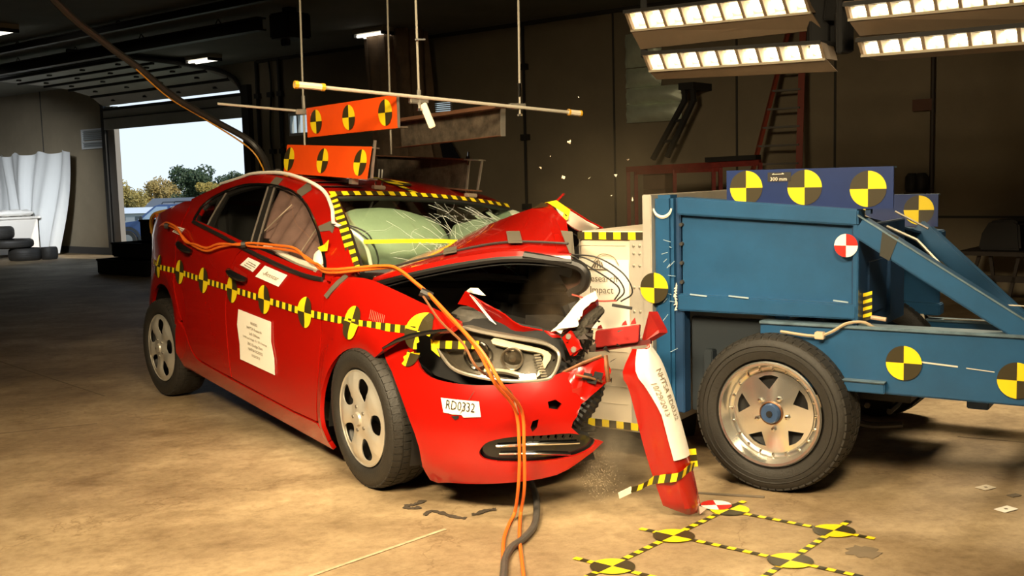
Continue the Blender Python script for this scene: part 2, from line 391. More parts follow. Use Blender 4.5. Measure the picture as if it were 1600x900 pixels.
BD=[(.08,.13),(.12,.085),(.16,.05),(.21,.018),(.27,.0),(.40,-.004),(.50,.0),(.58,.015),(.66,.045),(.74,.09),(.85,.16)]
def bump(phi,z,off=0.):
    "front bumper skin; phi 0 = nose centre line, pi/2 = wheel arch side (right)"
    d=ips(z,BD)-off
    c,s=math.cos(phi),math.sin(phi)
    cx=abs(c)**(2/BN);sy=math.copysign(abs(s)**(2/BN),s)
    return (BX0+(BA-d)*cx*(1 if c>0 else -1), -(BB-d)*sy, z)
D = {'win_top': [(-0.482, 0.868), (-0.532, 0.92), (-0.645, 0.981), (-0.836, 1.072), (-1.043, 1.154), (-1.225, 1.226), (-1.367, 1.257), (-1.54, 1.274), (-1.741, 1.276), (-1.944, 1.263), (-2.131, 1.227), (-2.266, 1.171), (-2.308, 1.115), (-2.276, 1.064), (-2.242, 1.015)], 'belt': [(-2.242, 1.015), (-1.782, 0.97), (-1.396, 0.926), (-0.937, 0.883), (-0.661, 0.866), (-0.482, 0.868)], 'gh_out': [(-0.268, 0.931), (-0.453, 1.009), (-0.662, 1.096), (-0.864, 1.18), (-1.033, 1.249), (-1.137, 1.278), (-1.244, 1.3), (-1.384, 1.319), (-1.508, 1.328), (-1.628, 1.331)], 'q_glass': [(-2.221, 1.028), (-2.301, 1.079), (-2.298, 1.128), (-2.22, 1.161), (-2.121, 1.091), (-2.074, 1.015)], 'r_glass': [(-1.968, 1.008), (-2.061, 1.095), (-2.131, 1.19), (-2.017, 1.224), (-1.834, 1.256), (-1.699, 1.27), (-1.567, 1.128), (-1.448, 0.984), (-1.423, 0.944), (-1.702, 0.977)], 'f_glass': [(-1.27, 0.927), (-1.423, 1.065), (-1.607, 1.267), (-1.44, 1.257), (-1.278, 1.23), (-1.094, 1.164), (-0.867, 1.076), (-0.661, 0.98), (-0.565, 0.926), (-0.512, 0.879), (-0.659, 0.878), (-0.954, 0.901)], 'doorline': [(-1.439, 0.929), (-1.497, 0.874), (-1.553, 0.769), (-1.582, 0.623), (-1.553, 0.46), (-1.482, 0.211)], 'rdoor_rear': [(-2.428, 0.981), (-2.446, 0.876), (-2.454, 0.669), (-2.358, 0.522), (-2.218, 0.345), (-2.054, 0.236), (-1.793, 0.215)], 'fender': [(-0.42, 0.89), (-0.29, 0.902), (-0.137, 0.911), (0.053, 0.894), (0.253, 0.867), (0.421, 0.841), (0.541, 0.817), (0.528, 0.787), (0.405, 0.761), (0.299, 0.719), (0.188, 0.647)], 'arch_f': [(-0.341, 0.188), (-0.326, 0.282), (-0.305, 0.361), (-0.237, 0.478), (-0.106, 0.577), (0.055, 0.619), (0.149, 0.627)], 'arch_r': [(-4.463, 0.396), (-2.847, 0.571), (-2.639, 0.547), (-2.49, 0.464), (-2.302, 0.332), (-2.225, 0.226), (-2.169, 0.137)], 'rocker': [(-2.179, 0.131), (-1.214, 0.118), (-0.506, 0.081), (-1.484, 0.203), (-1.144, 0.224), (-0.763, 0.186), (-0.481, 0.178)], 'handles': [(-2.327, 0.883), (-2.122, 0.847), (-1.5, 0.803), (-1.273, 0.776)], 'sticker_a': [(-2.551, 0.932), (-2.477, 0.97), (-2.333, 0.968), (-2.405, 0.923)], 'sticker_b': [(-1.409, 0.841), (-1.332, 0.89), (-1.169, 0.876), (-1.232, 0.822)], 'sticker_c': [(-1.189, 0.803), (-1.11, 0.869), (-0.839, 0.849), (-0.902, 0.784)], 'paper': [(-1.386, 0.604), (-0.96, 0.597), (-0.893, 0.336), (-1.338, 0.34)], 'disc': [(-2.774, 0.691), (-2.348, 0.701), (-1.933, 0.697), (-1.489, 0.699), (-1.056, 0.699), (-0.582, 0.699), (-0.106, 0.72)], 'disc_top': [(-2.871, 0.757), (-2.359, 0.774), (-1.94, 0.767), (-1.486, 0.773), (-1.06, 0.771), (-0.605, 0.767), (-0.147, 0.783)], 'disc8': [(0.325, 0.76), (0.395, 0.791), (0.358, 0.825), (0.372, 0.696)], 'bumper': [(1.559, 0.619), (1.487, 0.563), (1.406, 0.486), (1.325, 0.39), (1.252, 0.288), (1.22, 0.149), (1.09, 0.161), (0.845, 0.191), (0.63, 0.221), (0.465, 0.254), (0.356, 0.307), (0.242, 0.387), (0.324, 0.4), (0.411, 0.446), (0.385, 0.492), (0.369, 0.537), (0.296, 0.603), (0.356, 0.639), (0.467, 0.658), (0.57, 0.624), (0.743, 0.602), (0.957, 0.58), (1.112, 0.576), (1.23, 0.582), (1.316, 0.61), (1.386, 0.665), (1.448, 0.7), (1.51, 0.676)], 'grille': [(0.887, 0.314), (0.879, 0.341), (0.836, 0.371), (0.717, 0.398), (0.55, 0.413), (0.418, 0.423), (0.335, 0.41), (0.278, 0.388), (0.328, 0.348), (0.472, 0.317), (0.706, 0.298), (0.839, 0.295)], 'plate': [(1.135, 0.513), (0.912, 0.523), (0.893, 0.464), (0.99, 0.452), (1.003, 0.461), (1.055, 0.457), (1.11, 0.458)], 'hole1': [(0.543, 0.544), (0.503, 0.554), (0.468, 0.538), (0.487, 0.516), (0.534, 0.519)], 'hole2': [(0.623, 0.441), (0.615, 0.466), (0.583, 0.475), (0.589, 0.442), (0.611, 0.424)], 'lamp': [(1.294, 0.72), (1.254, 0.754), (1.171, 0.783), (0.995, 0.777), (0.781, 0.769), (0.6, 0.759), (0.519, 0.741), (0.488, 0.711), (0.516, 0.65), (0.57, 0.624), (0.745, 0.611), (0.928, 0.612), (1.089, 0.626), (1.194, 0.669)], 'lamp_tape': [(1.284, 0.713), (1.218, 0.706), (1.053, 0.724), (0.983, 0.735), (0.972, 0.711), (1.041, 0.701), (1.144, 0.694), (1.186, 0.67)], 'lens_c': [(0.978, 0.689), (0.758, 0.712)], 'barL': [(0.901, 0.76), (0.776, 0.751), (0.598, 0.736), (0.533, 0.715), (0.553, 0.681), (0.586, 0.645), (0.613, 0.632), (0.589, 0.68), (0.577, 0.711), (0.623, 0.723), (0.77, 0.73), (0.901, 0.738)], 'slat': [(0.763, 0.348), (0.545, 0.367), (0.397, 0.38), (0.743, 0.321), (0.54, 0.321), (0.497, 0.327)], 'roof_edge': [(-1.069, -0.575, 1.248), (-1.239, -0.6, 1.3), (-1.504, -0.6, 1.332), (-1.633, -0.6, 1.338), (-1.962, -0.595, 1.327), (-2.291, -0.6, 1.284), (-2.471, -0.61, 1.24), (-2.604, -0.62, 1.193), (-2.774, -0.68, 1.106), (-3.052, -0.74, 0.98), (-3.39, -0.7, 0.905)], 'roof_c': [(-1.044, 0.0, 1.277), (-1.484, 0.0, 1.341), (-1.834, 0.2, 1.32)], 'hoodE': [(-0.291, -0.7, 0.901), (-0.159, -0.67, 0.942), (-0.05, -0.62, 0.981), (0.125, -0.5, 1.042), (0.312, -0.36, 1.091), (0.525, -0.2, 1.102)], 'hoodR': [(-0.457, -0.55, 0.924), (-0.529, -0.42, 0.951), (-0.579, -0.3, 0.985), (-0.597, -0.1, 1.051), (-0.477, 0.05, 1.163), (-0.174, 0.1, 1.271), (-0.06, 0.12, 1.304), (0.205, 0.02, 1.233)], 'whose': [(-1.974, -0.61, 1.325), (-1.589, -0.62, 1.342), (-1.314, -0.63, 1.326), (-1.135, -0.62, 1.296), (-1.042, -0.6, 1.255), (-0.86, -0.65, 1.186), (-0.779, -0.68, 1.132), (-0.722, -0.7, 1.113), (-0.649, -0.67, 1.094), (-0.554, -0.64, 1.056), (-0.512, -0.62, 0.998), (-0.471, -0.62, 0.931), (-0.383, -0.66, 0.909)], 'roof_board': [(-1.775, -0.5, 1.515), (-0.756, -0.5, 1.517), (-0.78, -0.5, 1.352), (-1.787, -0.5, 1.347)], 'roof_chan': [(-2.335, 0.42, 1.503), (-1.218, 0.42, 1.524), (-1.222, 0.42, 1.346), (-2.294, 0.42, 1.328), (-1.063, 0.36, 1.515), (-1.08, 0.36, 1.352)], 'redrail': [(0.305, -0.62, 0.857), (0.356, -0.62, 0.918), (0.488, -0.6, 0.876), (0.564, -0.52, 0.82), (0.65, -0.38, 0.762), (0.692, -0.33, 0.768), (0.646, -0.38, 0.788), (0.545, -0.5, 0.764), (0.398, -0.6, 0.851)], 'whitebit': [(0.327, -0.6, 0.912), (0.363, -0.6, 0.933), (0.41, -0.6, 0.938), (0.469, -0.6, 0.914)], 'nose': [(0.622, -0.36, 0.778), (0.662, -0.33, 0.838), (0.683, -0.27, 0.92), (0.698, -0.2, 0.96), (0.718, -0.18, 0.947), (0.708, -0.18, 0.897), (0.722, -0.26, 0.846), (0.733, -0.3, 0.808), (0.691, -0.33, 0.775)], 'nose_tape': [(0.669, -0.365, 0.794), (0.701, -0.345, 0.843), (0.713, -0.285, 0.919), (0.708, -0.225, 0.956), (0.717, -0.205, 0.952), (0.727, -0.26, 0.9), (0.738, -0.31, 0.862), (0.758, -0.325, 0.817)], 'bracket': [(0.688, -0.33, 0.767), (0.725, -0.32, 0.802), (0.81, -0.33, 0.742), (0.762, -0.34, 0.705)], 'beam': [(0.628, -0.12, 0.792), (0.775, -0.0, 0.826), (0.786, 0.0, 0.77), (0.659, -0.12, 0.716)], 'beamtip': [(0.815, -0.02, 0.775), (0.821, 0.0, 0.893), (0.837, 0.05, 0.818), (0.842, 0.05, 0.805), (0.814, 0.0, 0.767)], 'tornplate': [(0.821, -0.44, 0.652), (0.868, -0.4, 0.684), (0.917, -0.33, 0.732), (0.947, -0.3, 0.675), (0.934, -0.3, 0.631), (0.899, -0.4, 0.537), (0.905, -0.42, 0.493), (0.878, -0.44, 0.616)], 'label_fender': [(-0.296, 0.35, 1.306), (-0.241, 0.38, 1.285), (-0.125, 0.45, 1.22), (-0.089, 0.5, 1.195), (-0.162, 0.5, 1.173), (-0.247, 0.42, 1.163)], 'wsbase': [(-0.276, -0.8, 0.927), (-0.261, 0.76, 1.05)], 'yline': [(-0.623, -0.68, 1.049), (-0.651, -0.45, 1.058), (-0.691, -0.2, 1.07), (-0.704, 0.05, 1.064)]}
# ================================================================== SETTING
WO, WD, WN = V((-8.09235, 21.42872, 0)), V((.776, -.63074, 0)), V((-.63074, -.776, 0))
def W(s, d, z): return WO + WD * s + WN * d + V((0, 0, z))      # s along the back wall, d out from it, z up
RW = Matrix((WD, WN, V((0, 0, 1)))).transposed()                 # axes for boxes aligned with the back wall
def wbox(mm, s0, s1, d0, d1, z0, z1, mi=0): return mm.box(W((s0 + s1) / 2, (d0 + d1) / 2, (z0 + z1) / 2), (s1 - s0, d1 - d0, z1 - z0), mi, RW)
S0, S1, D1, CH = -7.0, 27.0, 19.0, 3.44
mm = M(); mm.add([W(S0, -.3, 0), W(S1, -.3, 0), W(S1, D1, 0), W(S0, D1, 0)], [(0, 1, 2, 3)])
mm.add([W(S0, -.3, -.3), W(S1, -.3, -.3), W(S1, D1, -.3), W(S0, D1, -.3)], [(0, 3, 2, 1)])
struct(mm.build('floor', CONC, base=False, smooth=0))
mm = M(); wbox(mm, S0 - .3, S1 + .3, -.3, D1 + .3, CH, CH + .2); struct(mm.build('ceiling', CEILM, base=False, smooth=0))
holes = [[(.05, .0), (4.62, .0), (4.62, 2.98), (.05, 2.98)], [(5.70, 2.13), (6.75, 2.13), (6.75, 2.51), (5.70, 2.51)], [(8.97, 2.20), (9.40, 2.20), (9.40, 2.51), (8.97, 2.51)]]
mm = M()
for (a, b_, z0, z1) in [(S0, .05, 0, CH), (.05, 4.62, 3.06, CH), (4.62, 5.70, 0, CH), (5.70, 6.75, 0, 2.13), (5.70, 6.75, 2.51, CH), (6.75, 8.97, 0, CH), (8.97, 9.40, 0, 2.20), (8.97, 9.40, 2.51, CH), (9.40, S1, 0, CH)]:
    wbox(mm, a, b_, -.12, 0, z0, z1)
wall = struct(mm.build('wall_back', WALLM, base=False, smooth=0))
mm = M(); wbox(mm, S0 - .3, S0, -.3, D1, 0, CH); struct(mm.build('wall_left', WALLM, base=False, smooth=0))
mm = M(); wbox(mm, S1, S1 + .3, -.3, D1, 0, CH); struct(mm.build('wall_right', WALLM, base=False, smooth=0))
mm = M(); wbox(mm, S0 - .3, S1 + .3, D1, D1 + .3, 0, CH); struct(mm.build('wall_front', WALLM, base=False, smooth=0))
mm = M(); wbox(mm, S0, -.02, .0, .03, .0, .14); struct(mm.build('baseboard_back', mat('base_paint', (.05, .045, .04), .7), base=False, smooth=0))
# vertical seams between the wall panels, each a thin strip
for i, s in enumerate((-2.48, 12.2, 13.93, 15.13, 17.5)):
    mm = M(); wbox(mm, s - .012, s + .012, .0, .012, 0, CH); struct(mm.build('trim_%d' % (i + 1), mat('seam', (.06, .055, .045), .9), base=False, smooth=0))
mm = M(); wbox(mm, 16.25, 18.9, .0, .012, .80, .825); struct(mm.build('trim_6', MATS['seam'], base=False, smooth=0))
mm = M(); wbox(mm, 5, S1, .0, .05, CH - .05, CH); struct(mm.build('trim_7', MATS['seam'], base=False, smooth=0))
# window_1 / window_2
for nm, (a, b_, z0, z1), bl in (('window_1', (5.70, 6.75, 2.13, 2.51), False), ('window_2', (8.97, 9.40, 2.20, 2.51), True)):
    mm = M(); t = .045
    for q in ((a, b_, z0, z0 + t), (a, b_, z1 - t, z1), (a, a + t, z0 + t, z1 - t), (b_ - t, b_, z0 + t, z1 - t)): wbox(mm, q[0], q[1], -.09, -.01, q[2], q[3])
    if not bl: wbox(mm, a + .20, a + .23, -.08, -.02, z0 + t, z1 - t)
    f = struct(mm.build(nm, mat('window_frame_paint', (.62, .62, .60), .5), base=False, smooth=0))
    p = M(); wbox(p, a + t, b_ - t, -.055, -.050, z0 + t, z1 - t); p.build('window_pane', GLS, f, smooth=0)
    if bl:
        for k in range(9):
            p = M(); zz = z0 + .06 + k * .029; wbox(p, a + .05, b_ - .05, -.035, -.02, zz, zz + .017); p.build('blind_slat', mat('blind_white', (.8, .82, .85), .5), f, smooth=0)
# door_1: sectional overhead door, rolled up under the ceiling
mm = M(); wbox(mm, -.02, .07, -.02, .06, 0, 3.0); wbox(mm, 4.60, 4.78, -.02, .10, 0, 3.05)
door = struct(mm.build('door_1', STRUC, base=False, smooth=0))
mm = M(); wbox(mm, .07, .34, -.12, -.01, 0, 2.96); mm.build('door_jamb', mat('jamb_paint', (.28, .25, .22), .7), door, smooth=0)
path = [((.05, 2.50), (.05, 2.925)), ((.06, 2.985), (.30, 3.17)), ((.34, 3.18), (.75, 3.28)), ((.80, 3.29), (1.24, 3.325)), ((1.28, 3.33), (1.74, 3.35)), ((1.78, 3.352), (2.26, 3.37))]
for i, ((d0, z0), (d1, z1)) in enumerate(path):
    mm = M(); mm.bar(W(2.34, d0, z0), W(2.34, d1, z1), 4.46, .045, up=tuple(WN) if i == 0 else (0, 0, 1))
    pn = mm.build('door_panel', DOORM, door, smooth=0)
    rb = M(); rb.bar(W(.12, d1, z1 - .03), W(4.56, d1, z1 - .03), .05, .05); rb.build('stiffener_rib', STRUC, pn, smooth=0)
    if i:
        for k in range(4):
            h = M(); h.box(W(.7 + k * 1.1, (d0 + d1) / 2, (z0 + z1) / 2 - .035), (.07, .06, .03), 0, RW); h.build('hinge', STRUC, pn, smooth=0)
mm = M(); mm.bar(W(.1, .075, 2.72), W(4.58, .075, 2.72), .02, .03, up=tuple(WN)); mm.build('stiffener_rib', STRUC, door, smooth=0)
for s in (.09, 4.60):
    mm = M(); mm.tube(spl([W(s, .04, .1), W(s, .04, 2.5), W(s, .06, 2.9), W(s, .25, 3.18), W(s, .8, 3.31), W(s, 2.4, 3.38), W(s, 3.2, 3.40)], 5), .035, 6); mm.build('door_track', STRUC, door)
for k, (a, b_) in enumerate((((-4.10, 8.3), (-2.66, 6.75)), ((2.2, 5.15), (2.75, 4.85)), ((-3.3, 5.6), (-2.4, 5.95)))):
    mm = M(); mm.bar((a[0], a[1], .0012), (b_[0], b_[1], .0012), .009, .001); struct(mm.build('trim_%d' % (k + 8), mat('joint_dark', (.17, .125, .08), .9), base=False, smooth=0))
# ceiling rails, opener motor, ceiling lights
def rail(d, s0, s1, z, w, h, label):
    mm = M(); mm.bar(W(s0, d, z), W(s1, d, z), w, .02); mm.bar(W(s0, d, z - h), W(s1, d, z - h), w, .02); mm.bar(W(s0, d, z - h / 2), W(s1, d, z - h / 2), .025, h)
    r = tag(mm.build('ceiling_rail', mat('rail_paint', (.035, .03, .025), .55, .3)), label, 'rail', 'rails under the ceiling')
    for k in range(4):
        a = s0 + (s1 - s0) * (k + .5) / 4; p = M(); p.bar(W(a - .08, d, z), W(a, d, CH), .012, .012, up=(1, 0, 0)); p.bar(W(a + .08, d, z), W(a, d, CH), .012, .012, up=(1, 0, 0)); o = p.build('hanger', MATS['rail_paint'], r)
        o.location = -r.location
rail(3.19, 2.2, 9.2, 3.36, .13, .14, 'heavier dark ceiling rail ending at the black motor box')
rail(4.05, 3.5, 14.0, 3.40, .07, .07, 'thinner dark ceiling rail running above the orange cable')
mo = thing('door_motor', 'black motor box with a small knob at the end of the ceiling rail', 'motor', W(9.62, 3.1, 3.0))
mm = M(); mm.box((0, 0, .22), (.36, .36, .30), 0, RW); mm.build('housing', BLK, mo, bevel=.02)
mm = M(); mm.box((-.06, -.02, .03), (.1, .08, .08), 0, RW); mm.build('knob', STRUC, mo, bevel=.01)
mm = M(); mm.box((0, 0, .40), (.12, .12, .1), 0, RW); mm.build('bracket', STRUC, mo)
def lamp(s, d, L, label, glow=TUBE, w=.26):
    t = thing('ceiling_light', label, 'ceiling light', W(s, d, CH - .10), 'fluorescent ceiling lights')
    mm = M(); mm.box((0, 0, .07), (L, w, .06), 0, RW); mm.build('reflector', mat('light_housing', (.5, .48, .42), .5), t, smooth=0)
    for k in (-1, 1):
        mm = M(); mm.tube([RW @ V((-L / 2 + .03, k * w * .25, .015)), RW @ V((L / 2 - .03, k * w * .25, .015))], .02, 10); mm.build('tube', glow, t)
    for k in (-1, 1):
        mm = M(); mm.box(RW @ V((k * (L / 2 - .02), 0, .02)), (.03, w, .05), 0, RW); mm.build('end_cap', STRUC, t, smooth=0)
    mm = M(); mm.box((0, 0, .0995), (.12, .08, .004), 0, RW); mm.build('mount', STRUC, t, smooth=0)
lamp(5.0, 1.10, .66, 'fluorescent ceiling light just above the open garage door')
lamp(8.98, 1.10, .60, 'small fluorescent ceiling light beside the brown hanging cloth')
lamp(5.95, 4.92, .85, 'fluorescent ceiling light cut off at the left edge of the photo')
# pipes and cables on the back wall
for s, r, lab, mt in ((4.98, .03, 'thin dark conduit next to the garage door jamb', STRUC), (5.32, .018, 'wavy black cable on the wall between two conduits', CABB), (5.58, .035, 'thicker dark conduit with brackets left of the small window', STRUC), (10.76, .022, 'dark conduit alone on the wall behind the dust', STRUC)):
    mm = M(); pts = [W(s + (.04 * math.sin(k * 1.3) if r == .018 else 0), .04, 3.42 - k * 3.42 / 10) for k in range(11)]; mm.tube(spl(pts, 3), r, 6)
    c_ = tag(mm.build('wall_conduit', mt), lab, 'conduit')
    for k in range(3):
        p = M(); wbox(p, s - .06, s + .06, .0, .07, .9 + k * .95, .98 + k * .95); o = p.build('bracket', STRUC, c_, smooth=0); o.location = -c_.location
mm = M(); mm.tube([W(16.2, .05, 0), W(16.2, .05, 3.4)], .025, 8); cdt = tag(mm.build('wall_conduit', mat('brown_conduit', (.05, .035, .025), .6)), 'brown conduit with a small box on the far right wall', 'conduit')
p = M(); wbox(p, 16.0, 16.2, .0, .08, 1.93, 2.05); o = p.build('junction_box', mat('box_brown', (.16, .07, .04), .6), cdt); o.location = -cdt.location
# vent on the wall left of the garage door
t = tag(thing('wall_vent', 'small louvred white vent on the wall beside the garage door', 'vent', W(-.4, .0, 2.15)), None, None)
mm = M()
for q in ((-.42, .42, 0, .03), (-.42, .42, .37, .40), (-.42, -.39, .03, .37), (.39, .42, .03, .37), (-.42, .42, .13, .16)): mm.box(RW @ V(((q[0] + q[1]) / 2, .03, (q[2] + q[3]) / 2)), (q[1] - q[0], .05, q[3] - q[2]), 0, RW)
mm.build('frame', mat('vent_white', (.60, .62, .62), .45), t, smooth=0)
for k in range(9):
    if k == 3: continue
    mm = M(); mm.box(RW @ V((0, .025, .045 + k * .038)), (.78, .012, .03), 0, RW @ Matrix.Rotation(.6, 3, 'X')); mm.build('louvre', mat('vent_grey', (.34, .36, .36), .45), t, smooth=0)
# plastic curtain, white table, bag, tyres in the far left corner
mm = M(); ns, nz_ = 60, 14; vs = []
for i in range(ns + 1):
    u = i / ns; s = -5.2 + 4.35 * u; ph = math.sin(u * 34) * .6 + math.sin(u * 61 + 1) * .4
    for j in range(nz_ + 1):
        w_ = j / nz_; top = 2.16 - .10 * abs(math.sin(u * 17)) * (1 - .3 * u); z = .03 + (top - .03) * w_
        vs.append(W(s + (.12 * u - .5 * u * (1 - w_) * (u > .5)), .42 + ph * (.07 + .07 * (1 - w_)) + .1 * math.sin(3 * w_ + u * 9), z))
mm.add(vs, [(i * (nz_ + 1) + j, (i + 1) * (nz_ + 1) + j, (i + 1) * (nz_ + 1) + j + 1, i * (nz_ + 1) + j + 1) for i in range(ns) for j in range(nz_)])
tag(mm.build('plastic_curtain', PLAS, smooth=80), 'white plastic sheet curtain hanging in folds by the far left wall', 'curtain')
wt = thing('utility_table', 'plain white boxy table in front of the plastic curtain', 'table', W(-2.9, 1.3, 0))
mm = M(); mm.box((0, 0, .785), (2.5, 1.40, .04), 0, RW); mm.build('tabletop', mat('table_white', (.66, .63, .58), .5), wt, bevel=.006)
mm = M(); mm.box(RW @ V((1.19, 0, .41)), (.03, 1.30, .71), 0, RW); mm.build('side_panel', MATS['table_white'], wt, smooth=0)
mm = M(); mm.box(RW @ V((-1.19, 0, .41)), (.03, 1.30, .71), 0, RW); mm.build('side_panel', MATS['table_white'], wt, smooth=0)
mm = M(); mm.box(RW @ V((0, .63, .41)), (2.35, .03, .71), 0, RW); mm.build('front_panel', MATS['table_white'], wt, smooth=0)
for k in (-1, 1):
    for q in (-1, 1):
        mm = M(); mm.box(RW @ V((k * 1.16, q * .60, .383)), (.07, .07, .766), 0, RW); mm.build('leg', MATS['table_white'], wt, smooth=0)
mm = M(); vs = []
for i in range(17):
    for j in range(12):
        a, b_ = i / 16 * math.pi, j / 12 * 2 * math.pi; x = math.cos(a); r = math.sin(a) ** .5
        vs.append(W(-1.98 + .22 * r * math.cos(b_), 1.02 - .40 * x, .81 + max(0, .07 + .075 * r * math.sin(b_) * (1 + .2 * math.sin(i * 2)))))
mm.add(vs, [(i * 12 + j, (i + 1) * 12 + j, (i + 1) * 12 + (j + 1) % 12, i * 12 + (j + 1) % 12) for i in range(16) for j in range(12)])
tag(mm.build('folded_bag', mat('bag_white', (.80, .78, .74), .5, bump=.4, bscale=14)), 'white folded plastic bag lying on the white table', 'bag')
def loose_tyre(s, d, z, R, w, label, flat=True):
    mm = M(); prof = [(R * .60, -w * .38), (R * .64, -w * .48), (R * .86, -w * .5), (R * .97, -w * .36), (R, -w * .2), (R, w * .2), (R * .97, w * .36), (R * .86, w * .5), (R * .64, w * .48), (R * .60, w * .38)]
    fr = (lambda a, b_, t: W(s + a, d + b_, z + w / 2 + t)) if flat else (lambda a, b_, t: W(s + t, d + a, z + R + b_))
    mm.lathe(prof, fr, 32, close=True); t = tag(mm.build('spare_tyre', RUB), label, 'tyre', 'tyres piled by the white table')
    g = M()
    for k in (-1, 0, 1): g.lathe([(R * 1.004, k * w * .13 - .006), (R * 1.012, k * w * .13), (R * 1.004, k * w * .13 + .006)], fr, 32)
    o = g.build('tread_rib', RUB, t); o.location = -t.location
for a in ((-.35, 1.62, 0, .30, .24, 'tyre lying flat at the bottom of the pile, right of the leftmost one'), (-.55, 1.78, .245, .40, .17, 'pale dusty tyre lying flat in the middle of the pile'), (-.86, 1.95, .42, .36, .24, 'topmost black tyre of the pile'), (-.72, 2.22, 0, .25, .24, 'tyre at the bottom left of the pile by the photo edge'), (-.14, 1.25, 0, .16, .24, 'small tyre at the right end of the pile')): loose_tyre(*a)
# black ballast boxes by the door
def crate(c, d, label, rz=-.68):
    R_ = Matrix.Rotation(rz, 3, 'Z'); t = thing('ballast_box', label, 'box', c, 'black boxes by the garage door')
    mm = M(); mm.box((0, 0, d[2] / 2), d, 0, R_); mm.build('body', mat('matt_black', (.006, .006, .006), .9), t, bevel=.02)
    mm = M(); mm.box((0, 0, d[2] - .015), (d[0] + .02, d[1] + .02, .03), 0, R_); mm.build('lid', MATS['matt_black'], t, bevel=.008)
crate((-5.75, 16.6, 0), (1.35, .9, .24), 'long low black box on the floor in front of the garage door')
crate((-5.72, 16.75, .255), (1.1, .7, .23), 'black box stacked on the long low box')
crate((-5.52, 16.45, .515), (.34, .34, .33), 'small upright black box on top of the stack behind the car boot')
# brown dust cloth hanging over a column
mm = M(); na, nz_ = 56, 16; vs = []
for j in range(nz_ + 1):
    z = 1.2 + (CH - .02 - 1.2) * j / nz_
    for i in range(na):
        a = 2 * math.pi * i / na; r = .36 + .05 * math.sin(a * 9 + j * .15) + .03 * math.sin(a * 17) + (.16 * max(0, (2.2 - z)) * max(0, math.cos(a)))
        vs.append(W(9.05 + r * math.cos(a) * 1.15 + .06 * (CH - z), .75 + r * math.sin(a), z))
mm.add(vs, [(j * na + i, j * na + (i + 1) % na, (j + 1) * na + (i + 1) % na, (j + 1) * na + i) for j in range(nz_) for i in range(na)])
tag(mm.build('hanging_cloth', BRN, smooth=80), 'tall brown pleated cloth hanging from the ceiling behind the orange boards', 'cloth')
mm = M(); vs = [W(9.50, .4, 1.95), W(9.66, .4, 1.95), W(9.95, .45, 1.60), W(9.98, .45, 1.0), W(9.5, .45, 1.0)]; mm.add(vs + [v + WN * .06 for v in vs], [(4, 3, 2, 1, 0), (5, 6, 7, 8, 9)] + [(i, (i + 1) % 5, (i + 1) % 5 + 5, i + 5) for i in range(5)])
tag(mm.build('draped_cover', mat('navy_cloth', (.006, .007, .016), .8)), 'dark navy cover draped below the raised steel channel', 'cover')
# quilted foil panels on the wall
fo = thing('foil_insulation', 'quilted silver foil insulation on the back wall beside the light bank', 'insulation', W(12.8, .0, 2.0))
for k, (s0, s1, z0, z1) in enumerate(((12.40, 12.92, 2.68, 3.1), (12.40, 12.92, 2.43, 2.67), (12.41, 13.20, 2.22, 2.42), (12.41, 13.20, 2.0, 2.21))):
    mm = M(); n1, n2 = 12, 6; vs = []
    for i in range(n1 + 1):
        for j in range(n2 + 1):
            u, w_ = i / n1, j / n2; vs.append(W(s0 + (s1 - s0) * u, .03 + .09 * (math.sin(math.pi * u) * math.sin(math.pi * w_)) ** .6 + .012 * math.sin(i * 2.1 + j * 1.7 + k), z0 + (z1 - z0) * w_) - fo.location)
    mm.add(vs, [(i * (n2 + 1) + j, (i + 1) * (n2 + 1) + j, (i + 1) * (n2 + 1) + j + 1, i * (n2 + 1) + j + 1) for i in range(n1) for j in range(n2)]); mm.build('foil_panel', FOIL, fo, smooth=80, solid=.01)
# folding boom arm
bo = thing('boom_arm', 'black folding boom arm leaning on the wall under the foil insulation', 'arm', W(13.1, .45, 1.5))
def rel(o, *ps): return [V(p) - o.location for p in ps]
mm = M(); mm.bar(*rel(bo, W(13.56, .4, 2.38), W(13.58, .4, 2.17)), .05, .05); mm.bar(*rel(bo, W(13.44, .4, 2.40), W(13.46, .4, 2.18)), .05, .05); mm.build('upper_arm', STRUC, bo)
for a, b_ in (((13.46, 2.2), (13.01, 1.52)), ((13.58, 2.2), (13.21, 1.54))):
    mm = M(); mm.bar(*rel(bo, W(a[0], .4, a[1]), W(b_[0], .4, b_[1])), .06, .05); mm.build('lower_arm', STRUC, bo)
for f in (.35, .7):
    mm = M(); mm.bar(*rel(bo, W(13.46 - .45 * f, .4, 2.2 - .68 * f), W(13.58 - .37 * f, .4, 2.2 - .66 * f)), .03, .03); mm.build('cross_link', STRUC, bo)
mm = M(); mm.bar(*rel(bo, W(13.5, .0, 2.36), W(13.5, .45, 2.36)), .2, .08); mm.build('wall_mount', STRUC, bo)
# red ladder
la = thing('ladder', 'red fibreglass step ladder standing against the back wall', 'ladder', W(14.65, .4, 0))
LR = mat('ladder_red', (.30, .045, .02), .5)
def ls(k, z): return W((14.70 - (.52 if z < 0 else .30) + 0, 0, 0)[0], 0, 0)
for (s0, s1) in ((14.12, 14.68), (15.0, 14.84)):
    mm = M(); mm.bar(*rel(la, W(s0, .75, 0.0), W(s1, .2, 2.95)), .07, .035); mm.build('side_rail', LR, la)
for k in range(13):
    z = .2 + k * .203; f = z / 2.95; a = 14.12 + (.56) * f; b_ = 15.0 - .16 * f
    mm = M(); mm.bar(*rel(la, W(a, .75 - .55 * f, z), W(b_, .75 - .55 * f, z)), .07, .022); mm.build('step', mat('ladder_step', (.30, .28, .25), .4, .6), la)
